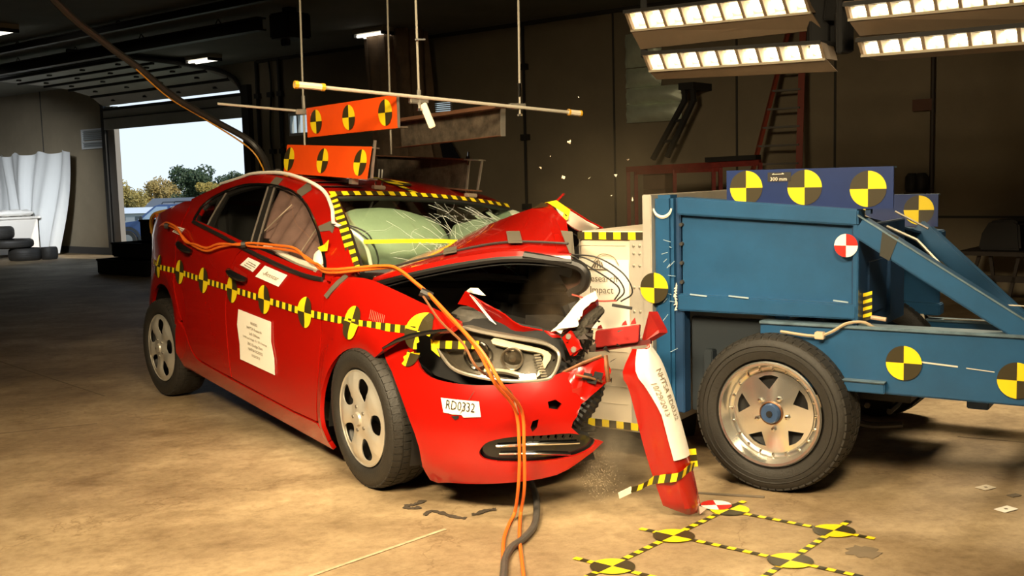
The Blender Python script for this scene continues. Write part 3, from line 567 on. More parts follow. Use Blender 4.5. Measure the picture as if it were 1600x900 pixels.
# red steel rack and boxes
rk = thing('steel_rack', 'low red steel rack behind the blue barrier cart', 'rack', W(14.1, 1.5, 0))
def rbar(a, b_, w_=.05, nm='beam', mt=REDM): q = M(); q.bar(*rel(rk, W(*a), W(*b_)), w_, w_); q.build(nm, mt, rk, smooth=0)
for s in (13.36, 13.46, 13.95, 14.42, 14.50):
    rbar((s, 1.5, 0), (s, 1.5, 1.42), .04, 'upright')
rbar((13.35, 1.5, 1.40), (14.95, 1.5, 1.43), .06); rbar((13.46, 1.5, 1.36), (14.5, 1.5, 1.37), .04); rbar((13.6, 1.5, 1.0), (14.5, 1.5, 1.0), .04); rbar((14.95, 1.5, 0), (14.95, 1.5, 1.43), .04, 'upright')
mm = M(); mm.bar(*rel(rk, W(14.35, 1.5, 1.475), W(14.93, 1.5, 1.485)), .12, .05); mm.build('top_tray', DARK, rk)
for k, (z0, z1) in enumerate(((.0, .9), (.9, 1.17), (1.175, 1.38))):
    mm = M(); wbox(mm, 13.52, 13.80, 1.25, 1.45, z0, z1); tag(mm.build('carton', mat('carton_brown', (.20, .13, .08), .8, var=.2, vscale=5), bevel=.004), ('tall brown carton at the bottom of the stack in the red rack', 'brown carton second from the top in the red rack', 'topmost brown carton in the red rack')[k], 'carton', 'cartons in the red rack')
# workbench with clutter at the far right
wbh = thing('workbench', 'dark workbench against the wall at the right edge', 'bench', W(17.3, .9, 0))
BD_ = mat('bench_dark', (.055, .04, .03), .7, var=.3)
mm = M(); wbox(mm, 16.78, 18.8, .4, 1.1, .50, .54); mm.v = [tuple(V(v) - wbh.location) for v in mm.v]; mm.build('worktop', BD_, wbh, smooth=0)
for s, t in ((16.95, 16.82), (17.05, 17.12), (17.3, 17.2), (17.35, 17.45), (18.4, 18.3), (18.5, 18.6)):
    mm = M(); mm.bar(*rel(wbh, W(s, 1.0, .5), W(t, 1.0, 0)), .03, .03); mm.build('leg', BD_, wbh)
mm = M(); mm.bar(*rel(wbh, W(16.9, 1.0, .28), W(18.6, 1.0, .28)), .03, .06); mm.build('stretcher', BD_, wbh)
mm = M(); poly = [(16.92, .545), (17.30, .545), (17.28, .80), (17.23, .83), (17.02, .82), (16.95, .70)]; mm.prism(poly, lambda a, b_, t: W(a, t, b_), .55, .95); tool = mm.build('toolbox', mat('tool_dark', (.02, .017, .015), .6), bevel=.02); tag(tool, 'dark bulky tool case on the workbench', 'case')
mm = M(); wbox(mm, 17.42, 17.9, .5, .9, .545, .95); tag(mm.build('cabinet_box', mat('box_dark', (.015, .014, .013), .6), bevel=.01), 'dark upright box on the workbench at the photo edge', 'box')
for k, s in enumerate((16.02, 16.12)):
    mm = M(); mm.lathe([(.0, 0), (.06, 0), (.07, .03), (.068, .16), (.04, .2), (.0, .2)], lambda a, b_, t, s=s: W(s + a, .12 + b_, 1.08 + t), 14); tag(mm.build('wall_speaker', mat('spk', (.03, .028, .025), .6)), ('left one of two dark canisters on the wall above the cart sign', 'right one of two dark canisters on the wall above the cart sign')[k], 'canister', 'canisters on the wall')
mm = M(); wbox(mm, 15.98, 16.2, .0, .24, 1.06, 1.08); tag(mm.build('wall_shelf', mat('shelf_brown', (.07, .05, .035), .7)), 'small wall shelf under two dark canisters', 'shelf')
mm = M(); wbox(mm, 15.75, 16.0, .3, .62, .44, .48); ch = mm.build('seat', mat('chair_dark', (.05, .035, .028), .6))
cr_ = thing('shop_stool', 'dim metal stool against the wall seen behind the blue braces', 'stool', W(15.87, .46, 0)); ch.parent = cr_; ch.location = ch.location - cr_.location
for a in (-.11, .11):
    for q in (-.13, .13):
        mm = M(); mm.bar(RW @ V((a, q, .44)), RW @ V((a * 1.3, q * 1.3, 0)), .02, .02); mm.build('leg', MATS['chair_dark'], cr_)
# ------------------------------------------------------------------ yard outside the door
GZ = -.95
SLP = .0272
def gz(y): return GZ - (y - 40) * SLP
mm = M(); mm.add([(-260, 12, gz(12) - .3), (120, 12, gz(12) - .3), (120, 330, gz(330)), (-260, 330, gz(330))], [(0, 1, 2, 3)])
struct(mm.build('ground_yard', mat('yard_gravel', (.33, .31, .25), .9, var=.35, vscale=.4, col2=(.20, .24, .10)), base=False, smooth=0))
def suv():
    t = thing('parked_suv', 'blue sport utility vehicle parked outside the open garage door', 'car', (-12.85, 40, GZ))
    SB = mat('suv_blue', (.035, .075, .20), .3, .1, .5); SG = glass('suv_glass', (.35, .45, .55), .25); SF = mat('suv_trim', (.03, .032, .035), .6)
    body = [(-2.02, .42), (-2.0, .80), (-1.9, .93), (-1.3, 1.03), (-.98, 1.06), (-.9, 1.08), (2.25, 1.10), (2.32, .9), (2.3, .42)]
    f = lambda x, z, t_: (x, t_, z)
    mm = M(); mm.prism(body, f, -.82, .82); mm.build('body', SB, t, bevel=.05)
    cab = [(-.98, 1.06), (-.28, 1.60), (-.1, 1.65), (1.9, 1.66), (2.1, 1.60), (2.26, 1.09)]
    mm = M(); n_ = len(cab); vs = [(x, -.80 + (z - 1.06) * .22, z) for x, z in cab] + [(x, .80 - (z - 1.06) * .22, z) for x, z in cab]
    mm.add(vs, [tuple(range(n_))[::-1], tuple(range(n_, 2 * n_))] + [(i, (i + 1) % n_, (i + 1) % n_ + n_, i + n_) for i in range(n_)]); mm.build('cabin', SB, t, bevel=.03)
    for nm, q in (('front_window', [(-.78, 1.10), (-.2, 1.57), (.22, 1.57), (.26, 1.10)]), ('rear_window', [(.36, 1.10), (.34, 1.57), (1.06, 1.57), (1.15, 1.10)]), ('cargo_window', [(1.28, 1.12), (1.2, 1.56), (1.88, 1.56), (2.02, 1.12)])):
        mm = M(); mm.prism(q, lambda x, z, t_: (x, -.80 + (z - 1.06) * .22 + t_, z), -.012, .012); w_ = mm.build(nm, mat('suv_pane', (.30, .40, .52) if nm == 'front_window' else (.06, .09, .17), .1), t, smooth=0)
    for x in (-1.30, 1.35):
        for y in (-.80, .80):
            mm = M(); mm.lathe([(.0, -.1), (.2, -.1), (.34, -.1), (.36, -.06), (.36, .06), (.34, .1), (.0, .1)], lambda a, b_, t_, x=x, y=y: (x + a, y + t_, .36 + b_), 24); w_ = mm.build('wheel', RUB, t)
            mm = M(); mm.lathe([(.0, -.12), (.08, -.12), (.2, -.105), (.21, -.08)], lambda a, b_, t_, x=x, y=y: (x + a, y + t_ * (1 if y < 0 else -1), .36 + b_), 20); mm.build('hub', mat('suv_hub', (.25, .25, .24), .5, .5), w_)
        mm = M(); mm.lathe([(.40, -.85), (.50, -.86), (.50, -.80), (.40, -.80)], lambda a, b_, t_, x=x: (x + a, t_, .36 + b_), 16, a0=0, a1=math.pi, close=True); mm.build('fender_flare', SF, t)
    mm = M(); mm.box((-2.0, 0, .55), (.16, 1.66, .22)); mm.build('front_bumper', SF, t, bevel=.03)
    for y in (-.55, .55):
        mm = M(); mm.tube([(-.05, y, 1.66), (.0, y, 1.73), (1.8, y, 1.73), (1.9, y, 1.66)], .02, 6); mm.build('roof_rack', SF, t)
    mm = M(); mm.box((-.72, -.93, 1.16), (.10, .16, .16)); mi = mm.build('side_mirror', SF, t, bevel=.03)
    mm = M(); mm.box((-.775, -.93, 1.12), (.01, .12, .06)); mm.build('mirror_glass', mat('mirror_bright', (.9, .92, .95), .1, .5), mi)
    t.rotation_euler.z = -.10
suv()
def building(x, y, w, d, h, rh, label, col, roof, nwin):
    t = thing('far_building', label, 'building', (x, y, gz(y)))
    mm = M(); mm.box((0, 0, h / 2), (w, d, h)); mm.build('walls', mat('bld%g' % x, col, .8), t, smooth=0)
    mm = M(); mm.prism([(-d / 2 - .4, h), (d / 2 + .4, h), (0, h + rh)], lambda a, b_, t_: (t_, a, b_), -w / 2 - .4, w / 2 + .4); mm.build('roof', mat('roof%g' % x, roof, .5), t, smooth=0)
    for k in range(nwin):
        mm = M(); mm.box((-w / 2 + w * (k + .5) / nwin, -d / 2 - .02, h * .55), (w / nwin * .45, .05, h * .35)); f = mm.build('window', mat('bldwin', (.05, .07, .09), .3), t, smooth=0)
building(-63.5, 178, 26, 10, 1.9, .85, 'long low shed with a pale metal roof far outside', (.30, .33, .36), (.62, .64, .66), 9)
building(-59.0, 190, 9, 9, 2.9, 1.5, 'dark roofed house far off between the trees', (.5, .5, .48), (.09, .09, .095), 4)
def tree(x, y, h, w, col, label):
    t = thing('yard_tree', label, 'tree', (x, y, gz(y)), 'trees beyond the yard')
    mm = M(); mm.tube([(0, 0, 0), (.05, 0, h * .3), (0, .05, h * .7)], [w * .05, w * .04, w * .015], 8); mm.build('trunk', mat('bark', (.07, .05, .035), .9), t)
    rnd = random.Random(int(x * 10)); mm = M()
    blobs = [(rnd.uniform(-.36, .36) * w, rnd.uniform(-.36, .36) * w, h * rnd.uniform(.30, .85), w * rnd.uniform(.14, .25)) for _ in range(18)]
    for bx, by, bz, br in blobs:
        for _ in range(300):
            d_ = V((rnd.gauss(0, 1), rnd.gauss(0, 1), rnd.gauss(0, 1))).normalized() * br * rnd.uniform(.55, 1.05); c_ = V((bx, by, bz)) + d_; q = w * .030
            a = V((rnd.gauss(0, 1), rnd.gauss(0, 1), rnd.gauss(0, 1))).normalized() * q; b_ = a.orthogonal().normalized() * q
            mm.add([c_ - a, c_ + b_ * .7, c_ + a, c_ - b_ * .7], [(0, 1, 2, 3)])
    f = mm.build('foliage', mat('leaf_%s' % label[:6], col, .7, var=.5, vscale=.8), t, smooth=0, fix=False); f['kind'] = 'stuff'
for a in ((-77.2, 216, 8.6, 8.0, (.42, .32, .08), 'yellow autumn tree nearest the left door jamb'), (-73.6, 226, 9.2, 8.2, (.46, .32, .09), 'golden autumn tree second from the left door jamb'), (-72.0, 236, 7.6, 6.0, (.13, .15, .05), 'small dull green tree between golden and dark trees'),
          (-61.8, 208, 11.0, 9.4, (.05, .085, .03), 'large dark green tree above the house roof'), (-56.2, 216, 10.2, 8.0, (.055, .09, .035), 'dark green tree right of the largest one'), (-51.4, 206, 10.6, 6.8, (.05, .085, .035), 'dark green tree at the right door jamb'), (-55.6, 199, 7.6, 5.4, (.48, .35, .07), 'bright yellow shrub tree in front of the dark trees')): tree(*a)
# ================================================================== CRASHED CAR
BX_, BY_, BZ_, BO = V((.58861, -.80672, -.05234)), V((.80171, .59083, -.09051)), V((.10394, .01132, .99452)), V((-.00411, 5.04822, -.07792))
BMX = Matrix(((BX_.x, BY_.x, BZ_.x, BO.x), (BX_.y, BY_.y, BZ_.y, BO.y), (BX_.z, BY_.z, BZ_.z, BO.z), (0, 0, 0, 1)))
car = thing('crashed_car', 'red sedan with crushed nose, buckled hood and yellow target stickers along its side', 'car', mtx=BMX)
YZ = ((1, 0, 0), (0, 0, 1))
def sd(x, z, off=0.): return (x, ys(x, z) - off, z)          # right body side, off = proud of the skin
def sp(name, outl, parent=car, off=0., mt=RED, du=.06, th=.02, holes=(), **k):
    return panel(name, outl, lambda u, v: sd(u, v, off), mt, parent, du, th, holes, (0, -1, 0), **k)
def mirror(o, name, parent=car):
    me = o.data.copy(); me.transform(Matrix.Scale(-1, 4, (0, 1, 0))); me.flip_normals()
    c_ = bpy.data.objects.new(name, me); COL.objects.link(c_); c_.parent = parent; return c_
def zb(x): return ips(x, ZB)
def belt(x0, x1, dz=0., n_=12): return [(x0 + (x1 - x0) * i / n_, zb(x0 + (x1 - x0) * i / n_) + dz) for i in range(n_ + 1)]
def arc(cx, cz, r, a0, a1, n_=18): return [(cx + r * math.cos(math.radians(a0 + (a1 - a0) * i / n_)), cz + r * math.sin(math.radians(a0 + (a1 - a0) * i / n_))) for i in range(n_ + 1)]
G = .007
dl = spl(D['doorline'], 5); rl = spl(D['rdoor_rear'], 5)
# doors
fd = [(x + G, z) for x, z in reversed(dl)] + belt(dl[0][0] + G, -.50, -.012) + [(-.43, .855), (-.425, .80), (-.42, .6), (-.425, .40), (-.44, .20)] + [(-.7, .195), (-1.1, .203)]
fdoor = sp('front_door', fd)
rd = [(x + G, z) for x, z in reversed(rl)] + belt(-2.428, dl[0][0] - G, -.012) + [(x - G, z) for x, z in dl]
rdoor = sp('rear_door', rd)
# fender
fe = D['fender']; top = spl(fe[:7], 4); fr_ = spl(fe[6:11], 4)[1:]
AF = arc(0, .255, .365, 72, 190)
fender = sp('front_fender', [(-.415, .885)] + top[1:] + fr_ + AF + [(-.37, .115), (-.425, .115), (-.42, .2), (-.41, .40), (-.405, .6), (-.41, .80)], du=.05)
# rear quarter with arch
AR = arc(-2.70, .24, .345, 22, 170)
q = [(x - G, z) for x, z in rl]; q = [p for p in q if p[0] < -2.27 and p[1] < 1.0]
quarter = sp('rear_quarter', [(-2.42, 1.02), (-2.435, 1.10)] + q[0:1] + q[1:] + AR + [(-3.06, .20), (-3.55, .24), (-3.60, .35), (-3.60, .75), (-3.56, .90), (-3.40, .95), (-3.2, 1.0), (-2.95, 1.04), (-2.70, 1.12), (-2.55, 1.13)], du=.06)
rk_ = [(x + .004, z - .012) for x, z in rl if x > -2.275]
sp('rocker_panel', [(-2.345, .19), (-2.33, .115), (-1.4, .10), (-.44, .075), (-.37, .075), (-.372, .105), (-.44, .188), (-.7, .183), (-1.1, .191), (-1.48, .196), (-1.75, .204)] + rk_[::-1][1:] + [(-2.33, .41), (-2.368, .34)] + arc(-2.70, .24, .345, 16, -6, 4), mt=RED, du=.06)
# roof pillar band above the windows
wt_ = spl(D['win_top'], 4); go = spl(D['gh_out'], 4)
outer = go + [(-1.80, 1.335), (-1.99, 1.318), (-2.18, 1.285), (-2.36, 1.24), (-2.52, 1.18), (-2.62, 1.14), (-2.44, 1.075), (-2.43, 1.02), (-2.425, 1.0)]
band = sp('roof_pillar', outer + [(-2.30, 1.008)] + wt_[::-1] + [(-.43, .868), (-.41, .893), (-.30, .908)], du=.045, th=.03)
sp('window_frame', [(p[0], p[1]) for p in wt_[::-1]][::-1] + [(-2.25, 1.0), (-1.78, .958), (-1.396, .915), (-.937, .874), (-.661, .857), (-.49, .856)], off=-.012, mt=BLK, du=.05, th=.02, holes=[D['q_glass'], D['r_glass'], D['f_glass']])
for nm in ('q_glass', 'r_glass', 'f_glass'):
    sp({'q_glass': 'quarter_window', 'r_glass': 'rear_door_window', 'f_glass': 'front_door_window'}[nm], D[nm], off=-.02, mt=GLS, du=.08, th=.0)
mm = M(); mm.tube([sd(x, z + .0, .004) for x, z in spl(D['belt'], 4)], .012, 6); mm.build('belt_trim', BLK, car)
mm = M(); mm.tube([sd(x, z, .002) for x, z in wt_], .009, 6); mm.build('window_trim', GLB, car)
for k, (a, b_) in enumerate((((-1.30, .93), (-1.60, 1.27)), ((-1.40, .955), (-1.68, 1.275)), ((-2.05, 1.01), (-2.17, 1.20)))):
    mm = M(); mm.tube([sd(a[0] + (b_[0] - a[0]) * i / 6, a[1] + (b_[1] - a[1]) * i / 6, -.012) for i in range(7)], .007, 6); mm.build('pillar_trim', mat('pillar_trim_grey', (.13, .11, .09), .4), car)
# handles
for p, q_, par in ((D['handles'][0], D['handles'][1], rdoor), (D['handles'][2], D['handles'][3], fdoor)):
    mm = M(); pts = []
    for i in range(9):
        t = i / 8; x = p[0] + (q_[0] - p[0]) * t; z = p[1] + (q_[1] - p[1]) * t; pts.append(sd(x, z, .012 + .03 * math.sin(math.pi * t) ** .5))
    mm.tube(pts, [.012, .019, .021, .021, .021, .021, .021, .019, .012], 8); h = mm.build('door_handle', GLB, par)
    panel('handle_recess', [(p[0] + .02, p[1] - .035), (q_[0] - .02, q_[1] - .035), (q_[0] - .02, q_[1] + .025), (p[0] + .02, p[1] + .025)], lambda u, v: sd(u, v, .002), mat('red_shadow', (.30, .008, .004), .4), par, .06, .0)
# left side (hidden from here, mirrored so that the body is closed)
mirror(fdoor, 'front_door'); mirror(rdoor, 'rear_door'); mirror(quarter, 'rear_quarter'); mirror(band, 'roof_pillar')
# roof, rear window, boot, rear bumper
RE = [(-1.02, .58, 1.255), (-1.24, .60, 1.300), (-1.5, .60, 1.330), (-1.63, .60, 1.336), (-1.96, .595, 1.325), (-2.29, .60, 1.284), (-2.47, .61, 1.24), (-2.62, .63, 1.18), (-2.95, .68, 1.06), (-3.2, .70, 1.01), (-3.5, .66, .96), (-3.6, .60, .90)]
def redge(x): return ips(-x, [(-a, b_) for a, b_, _ in RE]), ips(-x, [(-a, c_) for a, _, c_ in RE])
def crown(x): return ip(-x, [(1.0, .028), (1.6, .03), (2.3, .035), (2.6, .04), (3.6, .03)])
def roofp(x, v): y, z = redge(x); return (x + (.05 * (1 - v * v) if x > -1.2 else 0) * (1.2 + x) / .18, y * v, z + crown(x) * (1 - v * v))
def skin(name, x0, x1, mt, nx=14, ny=16, v0=-1, v1=1, th=.02, f=roofp, out=1):
    mm = M(); vs = [f(x0 + (x1 - x0) * i / nx, v0 + (v1 - v0) * j / ny) for i in range(nx + 1) for j in range(ny + 1)]
    fs = [(i * (ny + 1) + j, (i + 1) * (ny + 1) + j, (i + 1) * (ny + 1) + j + 1, i * (ny + 1) + j + 1) for i in range(nx) for j in range(ny)]
    a, b_, c_ = (V(vs[k]) for k in fs[len(fs) // 2][:3])
    if (b_ - a).cross(c_ - a).z * out < 0: fs = [f_[::-1] for f_ in fs]
    mm.add(vs, fs); return mm.build(name, mt, car, smooth=60, solid=th, fix=False)
roof = skin('roof_panel', -1.02, -2.20, RED)
skin('rear_window', -2.21, -2.92, mat('rear_glass_dark', (.012, .014, .013), .06, 0, .6), v0=-.93, v1=.93, th=.006)
skin('boot_lid', -2.93, -3.60, RED)
def rear(y, z): # rear fascia
    return (ip(abs(y), [(0, -3.72), (.4, -3.69), (.55, -3.61), (.66, -3.49), (.755, -3.29)]) - .03 * math.exp(-((z - .60) / .2) ** 2) * (1 - abs(y)), y, z)
panel('rear_bumper', [(-.70, .24), (.70, .24), (.72, .66), (-.72, .66)], rear, RED, car, .1, .02, (), (-1, 0, 0))
panel('boot_face', [(-.70, .67), (.70, .67), (.58, .93), (-.58, .93)], rear, RED, car, .1, .02, (), (-1, 0, 0))
for s in (-1, 1):
    panel('tail_lamp', [(s * .45, .70), (s * .69, .70), (s * .60, .88), (s * .45, .88)], lambda y, z: (rear(y, z)[0] - .012, y, z), mat('tail_lamp_red', (.25, .004, .004), .12, 0, .6), car, .1, .02, (), (-1, 0, 0))
# windshield
def ws(u, v):  # u -1 right .. 1 left, v 0 base .. 1 header
    hw = .765 + (.565 - .765) * v; x = -.30 + (-1.00 + .30) * v + (.17 - .12 * v) * (1 - u * u); z = .915 + (1.24 - .915) * v + .028 * (1 - u * u) * v + .02 * math.sin(math.pi * v)
    return (x, hw * u, z)
mm = M(); n1, n2 = 20, 12
mm.add([ws(-1 + 2 * i / n1, j / n2) for i in range(n1 + 1) for j in range(n2 + 1)], [(i * (n2 + 1) + j, (i + 1) * (n2 + 1) + j, (i + 1) * (n2 + 1) + j + 1, i * (n2 + 1) + j + 1) for i in range(n1) for j in range(n2)])
wsh = mm.build('windshield', WSG, car, smooth=80)
rnd = random.Random(3); mm = M()
for ox, oy in ((-.45, .25), (-.1, .18), (-.3, .55), (.25, .5), (-.05, .8), (.5, .7)):
    for k in range(16):
        a = rnd.uniform(0, 2 * math.pi); u, v = ox + rnd.gauss(0, .16), oy + rnd.gauss(0, .12); pts = []
        for q_ in range(rnd.randint(3, 7)):
            if not (-.96 < u < .96 and .03 < v < .97): break
            p = V(ws(u, v)); pts.append((p.x + .004, p.y, p.z + .005)); u += .05 * math.cos(a); v += .07 * math.sin(a); a += rnd.gauss(0, .22)
        if len(pts) > 1: mm.tube(pts, .0006, 3)
ck = mm.build('cracks', CRK, wsh, smooth=0); ck['kind'] = 'stuff'
mm = M()
for u0 in (-1, 1): mm.tube([tuple(V(ws(u0 * .985, j / 10)) + V((0, 0, .003))) for j in range(11)], .014, 6)
mm.tube([tuple(V(ws(-1 + 2 * j / 16, .985)) + V((0, 0, .002))) for j in range(17)], .014, 6)
mm.build('windshield_seal', BLK, wsh)
mm = M(); mm.tube([ws(u / 10 - 1, .02 + .012 * math.sin(u)) for u in range(0, 17)], .02, 6); mm.build('cowl', BLK, car)
for (u0, v0, u1, v1) in ((-.62, .02, -.05, .16), (.1, .02, .6, .12)):
    mm = M(); pts = [V(ws(u0 + (u1 - u0) * t / 8, v0 + (v1 - v0) * math.sin(t / 8 * 2.0) / math.sin(2.0))) + V((.012, 0, .014)) for t in range(9)]; mm.tube(pts, .009, 6); mm.build('wiper', BLK, car)
mm = M(); pts = [V(ws(-.92 + 1.5 * t / 10, .335 + .045 * math.sin(t * .33))) + V((.006, 0, .008)) for t in range(11)]; ribbon(mm, pts, lambda t: (-.006, 0, .009), .2, (0, 0)); mm.build('yellow_line', YEL, wsh, smooth=0, solid=.001)
# header tape and pillar tape
mm = M(); ribbon(mm, [V(roofp(-1.03, -1 + 2 * j / 20)) + V((.012, 0, .006)) for j in range(21)], lambda t: (.016, 0, -.010), .0325); mm.build('striped_tape', [YEL, MBK], car, smooth=0)
mm = M(); ribbon(mm, [V(ws(-1.02, j / 12)) + V((0, -.004, .018)) for j in range(13)], lambda t: (.022, .012, .009), .034); mm.build('striped_tape', [YEL, MBK], car, smooth=0)
mm = M(); ribbon(mm, [V(roofp(-1.06 - .5 * t, -.1 + .0 * t)) + V((0, 0, .008)) for t in (0, .25, .5, .75, 1)], lambda t: (0, .022, 0), .05); mm.build('striped_tape', [YEL, MBK], car, smooth=0)
mm = M(); disc(mm, lambda a, b_: V(roofp(-1.30 + a, (-.02 + b_) / .6)) + V((0, 0, .010)), .085, 0); mm.build('target_disc', [YEL, MBK], car, smooth=0)
# side targets and tape
mm = M()
ds = [(-3.02, .70)] + [tuple(p) for p in D['disc']] + [(.37, .757)]
for (a, b_) in zip(ds, ds[1:]):
    ribbon(mm, [sd(a[0] + (b_[0] - a[0]) * i / 6, a[1] + (b_[1] - a[1]) * i / 6, .004) for i in range(7)], lambda t: (0, 0, .0165), .034)
mm.build('striped_tape', [YEL, MBK], car, smooth=0)
for i, (x, z) in enumerate(D['disc']):
    mm = M(); disc(mm, lambda a, b_: sd(x + a, z + b_, .006), .074, 0); mm.build('target_disc', [YEL, MBK], car, smooth=0)
mm = M(); disc(mm, lambda a, b_: sd(.385 + a * 1.05, .758 + b_, .007), .074, 0, keep=lambda a, b_: b_ > -.012 or a < .03); mm.build('target_disc', [YEL, MBK], car, smooth=0)
mm = M(); disc(mm, lambda a, b_: V(bump(1.40 + a * 1.2, .655 + b_, .006)), .055, 0, keep=lambda a, b_: b_ < .01 and a < .03); mm.build('target_disc', [YEL, MBK], car, smooth=0)
# stickers and paper sign
def sticker(name, poly, mt=WHT2, off=.004, parent=car): return sp(name, poly, parent, off, mt, du=.08, th=.001)
sa = sticker('sticker', D['sticker_a']); mm = M()
for k in range(4):
    a, b_ = D['sticker_a'][0], D['sticker_a'][3]; x0, z0 = a[0] + .03 + .018 * k, a[1] + .006 + .009 * k; ribbon(mm, [sd(x0, z0, .006), sd(x0 + .12, z0 - .008, .006)], lambda t: (0, 0, .0016), .2, (0, 0))
mm.build('printed_lines', INKG, sa, smooth=0)
sb = sticker('sticker', D['sticker_b']); mm = M()
for k in range(4): x0, z0 = -1.375 + .022 * k, .838 + .0105 * k; ribbon(mm, [sd(x0, z0, .006), sd(x0 + .12 - .02 * (k % 2), z0 - .012, .006)], lambda t: (0, 0, .002), .2, (0, 0))
mm.build('printed_lines', INKG, sb, smooth=0)
sc = sticker('sticker', D['sticker_c'])
def quadfr(pl, off=.006):   # unit square centred at 0 -> quad bl tl tr br on the side skin
    bl, tl, tr, br = pl
    def f(a, b_):
        s, t = a + .5, b_ + .5; x = (bl[0] * (1 - s) + br[0] * s) * (1 - t) + (tl[0] * (1 - s) + tr[0] * s) * t; z = (bl[1] * (1 - s) + br[1] * s) * (1 - t) + (tl[1] * (1 - s) + tr[1] * s) * t
        return sd(x, z, off)
    return f
mm = M(); lettering(mm, '-Acescar', quadfr(D['sticker_c']), .50, sx=.38); mm.build('handwriting', mat('pencil', (.25, .19, .10), .6), sc, smooth=0)['kind'] = 'stuff'
pa = D['paper']; psh = sticker('paper_sign', [pa[3], (pa[3][0] - .012, .42), (pa[0][0] - .005, .52), pa[0], pa[1], (pa[1][0] + .012, .5), (pa[2][0] - .012, .42), pa[2]], WHT, .006)
ff = quadfr([pa[3], pa[0], pa[1], pa[2]], .009); mm = M()
for k, (tx, sz) in enumerate((('RD0332', .075), ('NHTSA Research', .078), ('Left Oblique', .078), ('V=90 km/h Angle 15 / 35% Overlap', .062), ('2013 Dodge Dart', .078), ('NHTSA RD0332', .078), ('10/29/2013', .07))): lettering(mm, tx, lambda a, b_, k=k: ff(a, b_ + .32 - k * .105), sz, sx=.80)
mm.build('printed_lines', INKG, psh, smooth=0)
# front bumper, plate sticker, grille
def bp(off=0.): return lambda u, v: bump(u, v, off)
def bflip(L): return [(-u, v) for u, v in L]
FO = (1, -1, 0)
bo_ = D['bumper']
bum = panel('front_bumper', spl(bo_, 2, True), bp(), RED, car, .045, .014, [spl(D['grille'], 3, True), D['hole1'], D['hole2']], FO)
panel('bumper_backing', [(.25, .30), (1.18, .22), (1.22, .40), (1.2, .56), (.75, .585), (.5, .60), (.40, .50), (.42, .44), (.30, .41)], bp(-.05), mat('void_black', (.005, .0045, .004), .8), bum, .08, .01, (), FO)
gr = spl(D['grille'], 3, True)
panel('grille_insert', [(u * 1.0, v) for u, v in gr], bp(-.026), GLB, bum, .05, .006, (), FO)
for a, b_, r in (((.80, .352), (.36, .383), .006), ((.78, .322), (.40, .335), .0045)):
    mm = M(); mm.tube([bump(a[0] + (b_[0] - a[0]) * i / 10, a[1] + (b_[1] - a[1]) * i / 10 + .006 * math.sin(math.pi * i / 10), -.012) for i in range(11)], r, 6); mm.build('chrome_strip', CHR, bum)
for k in range(9):
    u = .72 - .04 * k; mm = M(); mm.tube([bump(u, .388 + .0012 * k, -.014), bump(u - .006, .408, -.014)], .004, 5); mm.build('grille_rib', GLB, bum)
pl = panel('plate_sticker', D['plate'], bp(.006), WHT, bum, .06, .001, (), FO)
def bfr(u0, v0, u1, v1, off): return lambda a, b_: V(bump(u0 + (u1 - u0) * (a + .5), v0 + (v1 - v0) * (a + .5) + b_, off))
ffp = bfr(1.125, .490, .905, .495, .009); mm = M(); lettering(mm, 'RD0332', lambda a, b_: ffp(a, b_ * .052), 1.0, sx=.235)
for k in range(8): pass
ribbon(mm, [ffp(.02 + .05 * k, -.028 + .0075 * k * k * .35) for k in range(7)], lambda t: (0, 0, .0022), 1, (0, 0)); mm.build('painted_number', INK, pl, smooth=0)
panel('scuff', [(1.065, .448), (1.02, .455), (1.02, .444), (1.04, .436)], bp(.004), MATS['void_black'], bum, .06, .001, (), FO)
# headlight
lp = spl(D['lamp'], 4, True); cxl = sum(p[0] for p in lp) / len(lp); czl = sum(p[1] for p in lp) / len(lp)
hl = panel('headlight', lp, bp(-.055), mat('lamp_bezel', (.075, .065, .05), .35, .3, var=.4, vscale=30), car, .05, .02, (), FO)
mm = M(); mm.tube([bump(u, v, -.004) for u, v in lp], .0075, 6, closed=True); mm.build('lamp_rim', mat('rim_grey', (.30, .27, .22), .25, .4), hl)
o_ = M(); nL = len(lp); o_.add([bump(u, v, -.004) for u, v in lp] + [bump(u, v, -.10) for u, v in lp], [(i, (i + 1) % nL, (i + 1) % nL + nL, i + nL) for i in range(nL)]); o_.build('lamp_housing', mat('housing_grey', (.12, .105, .08), .5, var=.4, vscale=18), hl)
def lampcup(u, v, r, rim, mi):
    c0 = V(bump(u, v, -.02)); nn = (V(bump(u, v, .1)) - c0).normalized(); a = V((0, 0, 1)).cross(nn).normalized(); b_ = nn.cross(a)
    fr = lambda x, y, t: c0 + a * x + b_ * y + nn * t
    q_ = M(); q_.lathe([(r, .0), (r * 1.14, .006), (r * 1.14, -.02), (r * .9, -.02)], fr, 32); q_.build('lamp_ring', rim, hl)
    q_ = M(); q_.lathe([(0, -.004), (r * .35, -.007), (r * .62, -.02), (r * .95, -.03)], fr, 24); q_.build('projector_lens', mi, hl)
lampcup(.985, .688, .048, CHR, mat('lens_dark', (.05, .042, .03), .05, .2, 1.0))
lampcup(.765, .690, .040, mat('dull_chrome', (.45, .40, .33), .3, .8), mat('reflector_dim', (.22, .19, .15), .2, .7))
panel('light_bar', spl(D['barL'], 2, True), bp(-.018), mat('light_bar_cream', (.80, .70, .52), .25, .1, .6), hl, .04, .012, (), FO)
for k in range(9):
    u = .60 - .006 * k; v = .715 - .0095 * k; mm = M(); mm.tube([bump(u, v, -.008), bump(u + .035, v - .004, -.012)], .003, 5); mm.build('lamp_rib', SIL, hl)
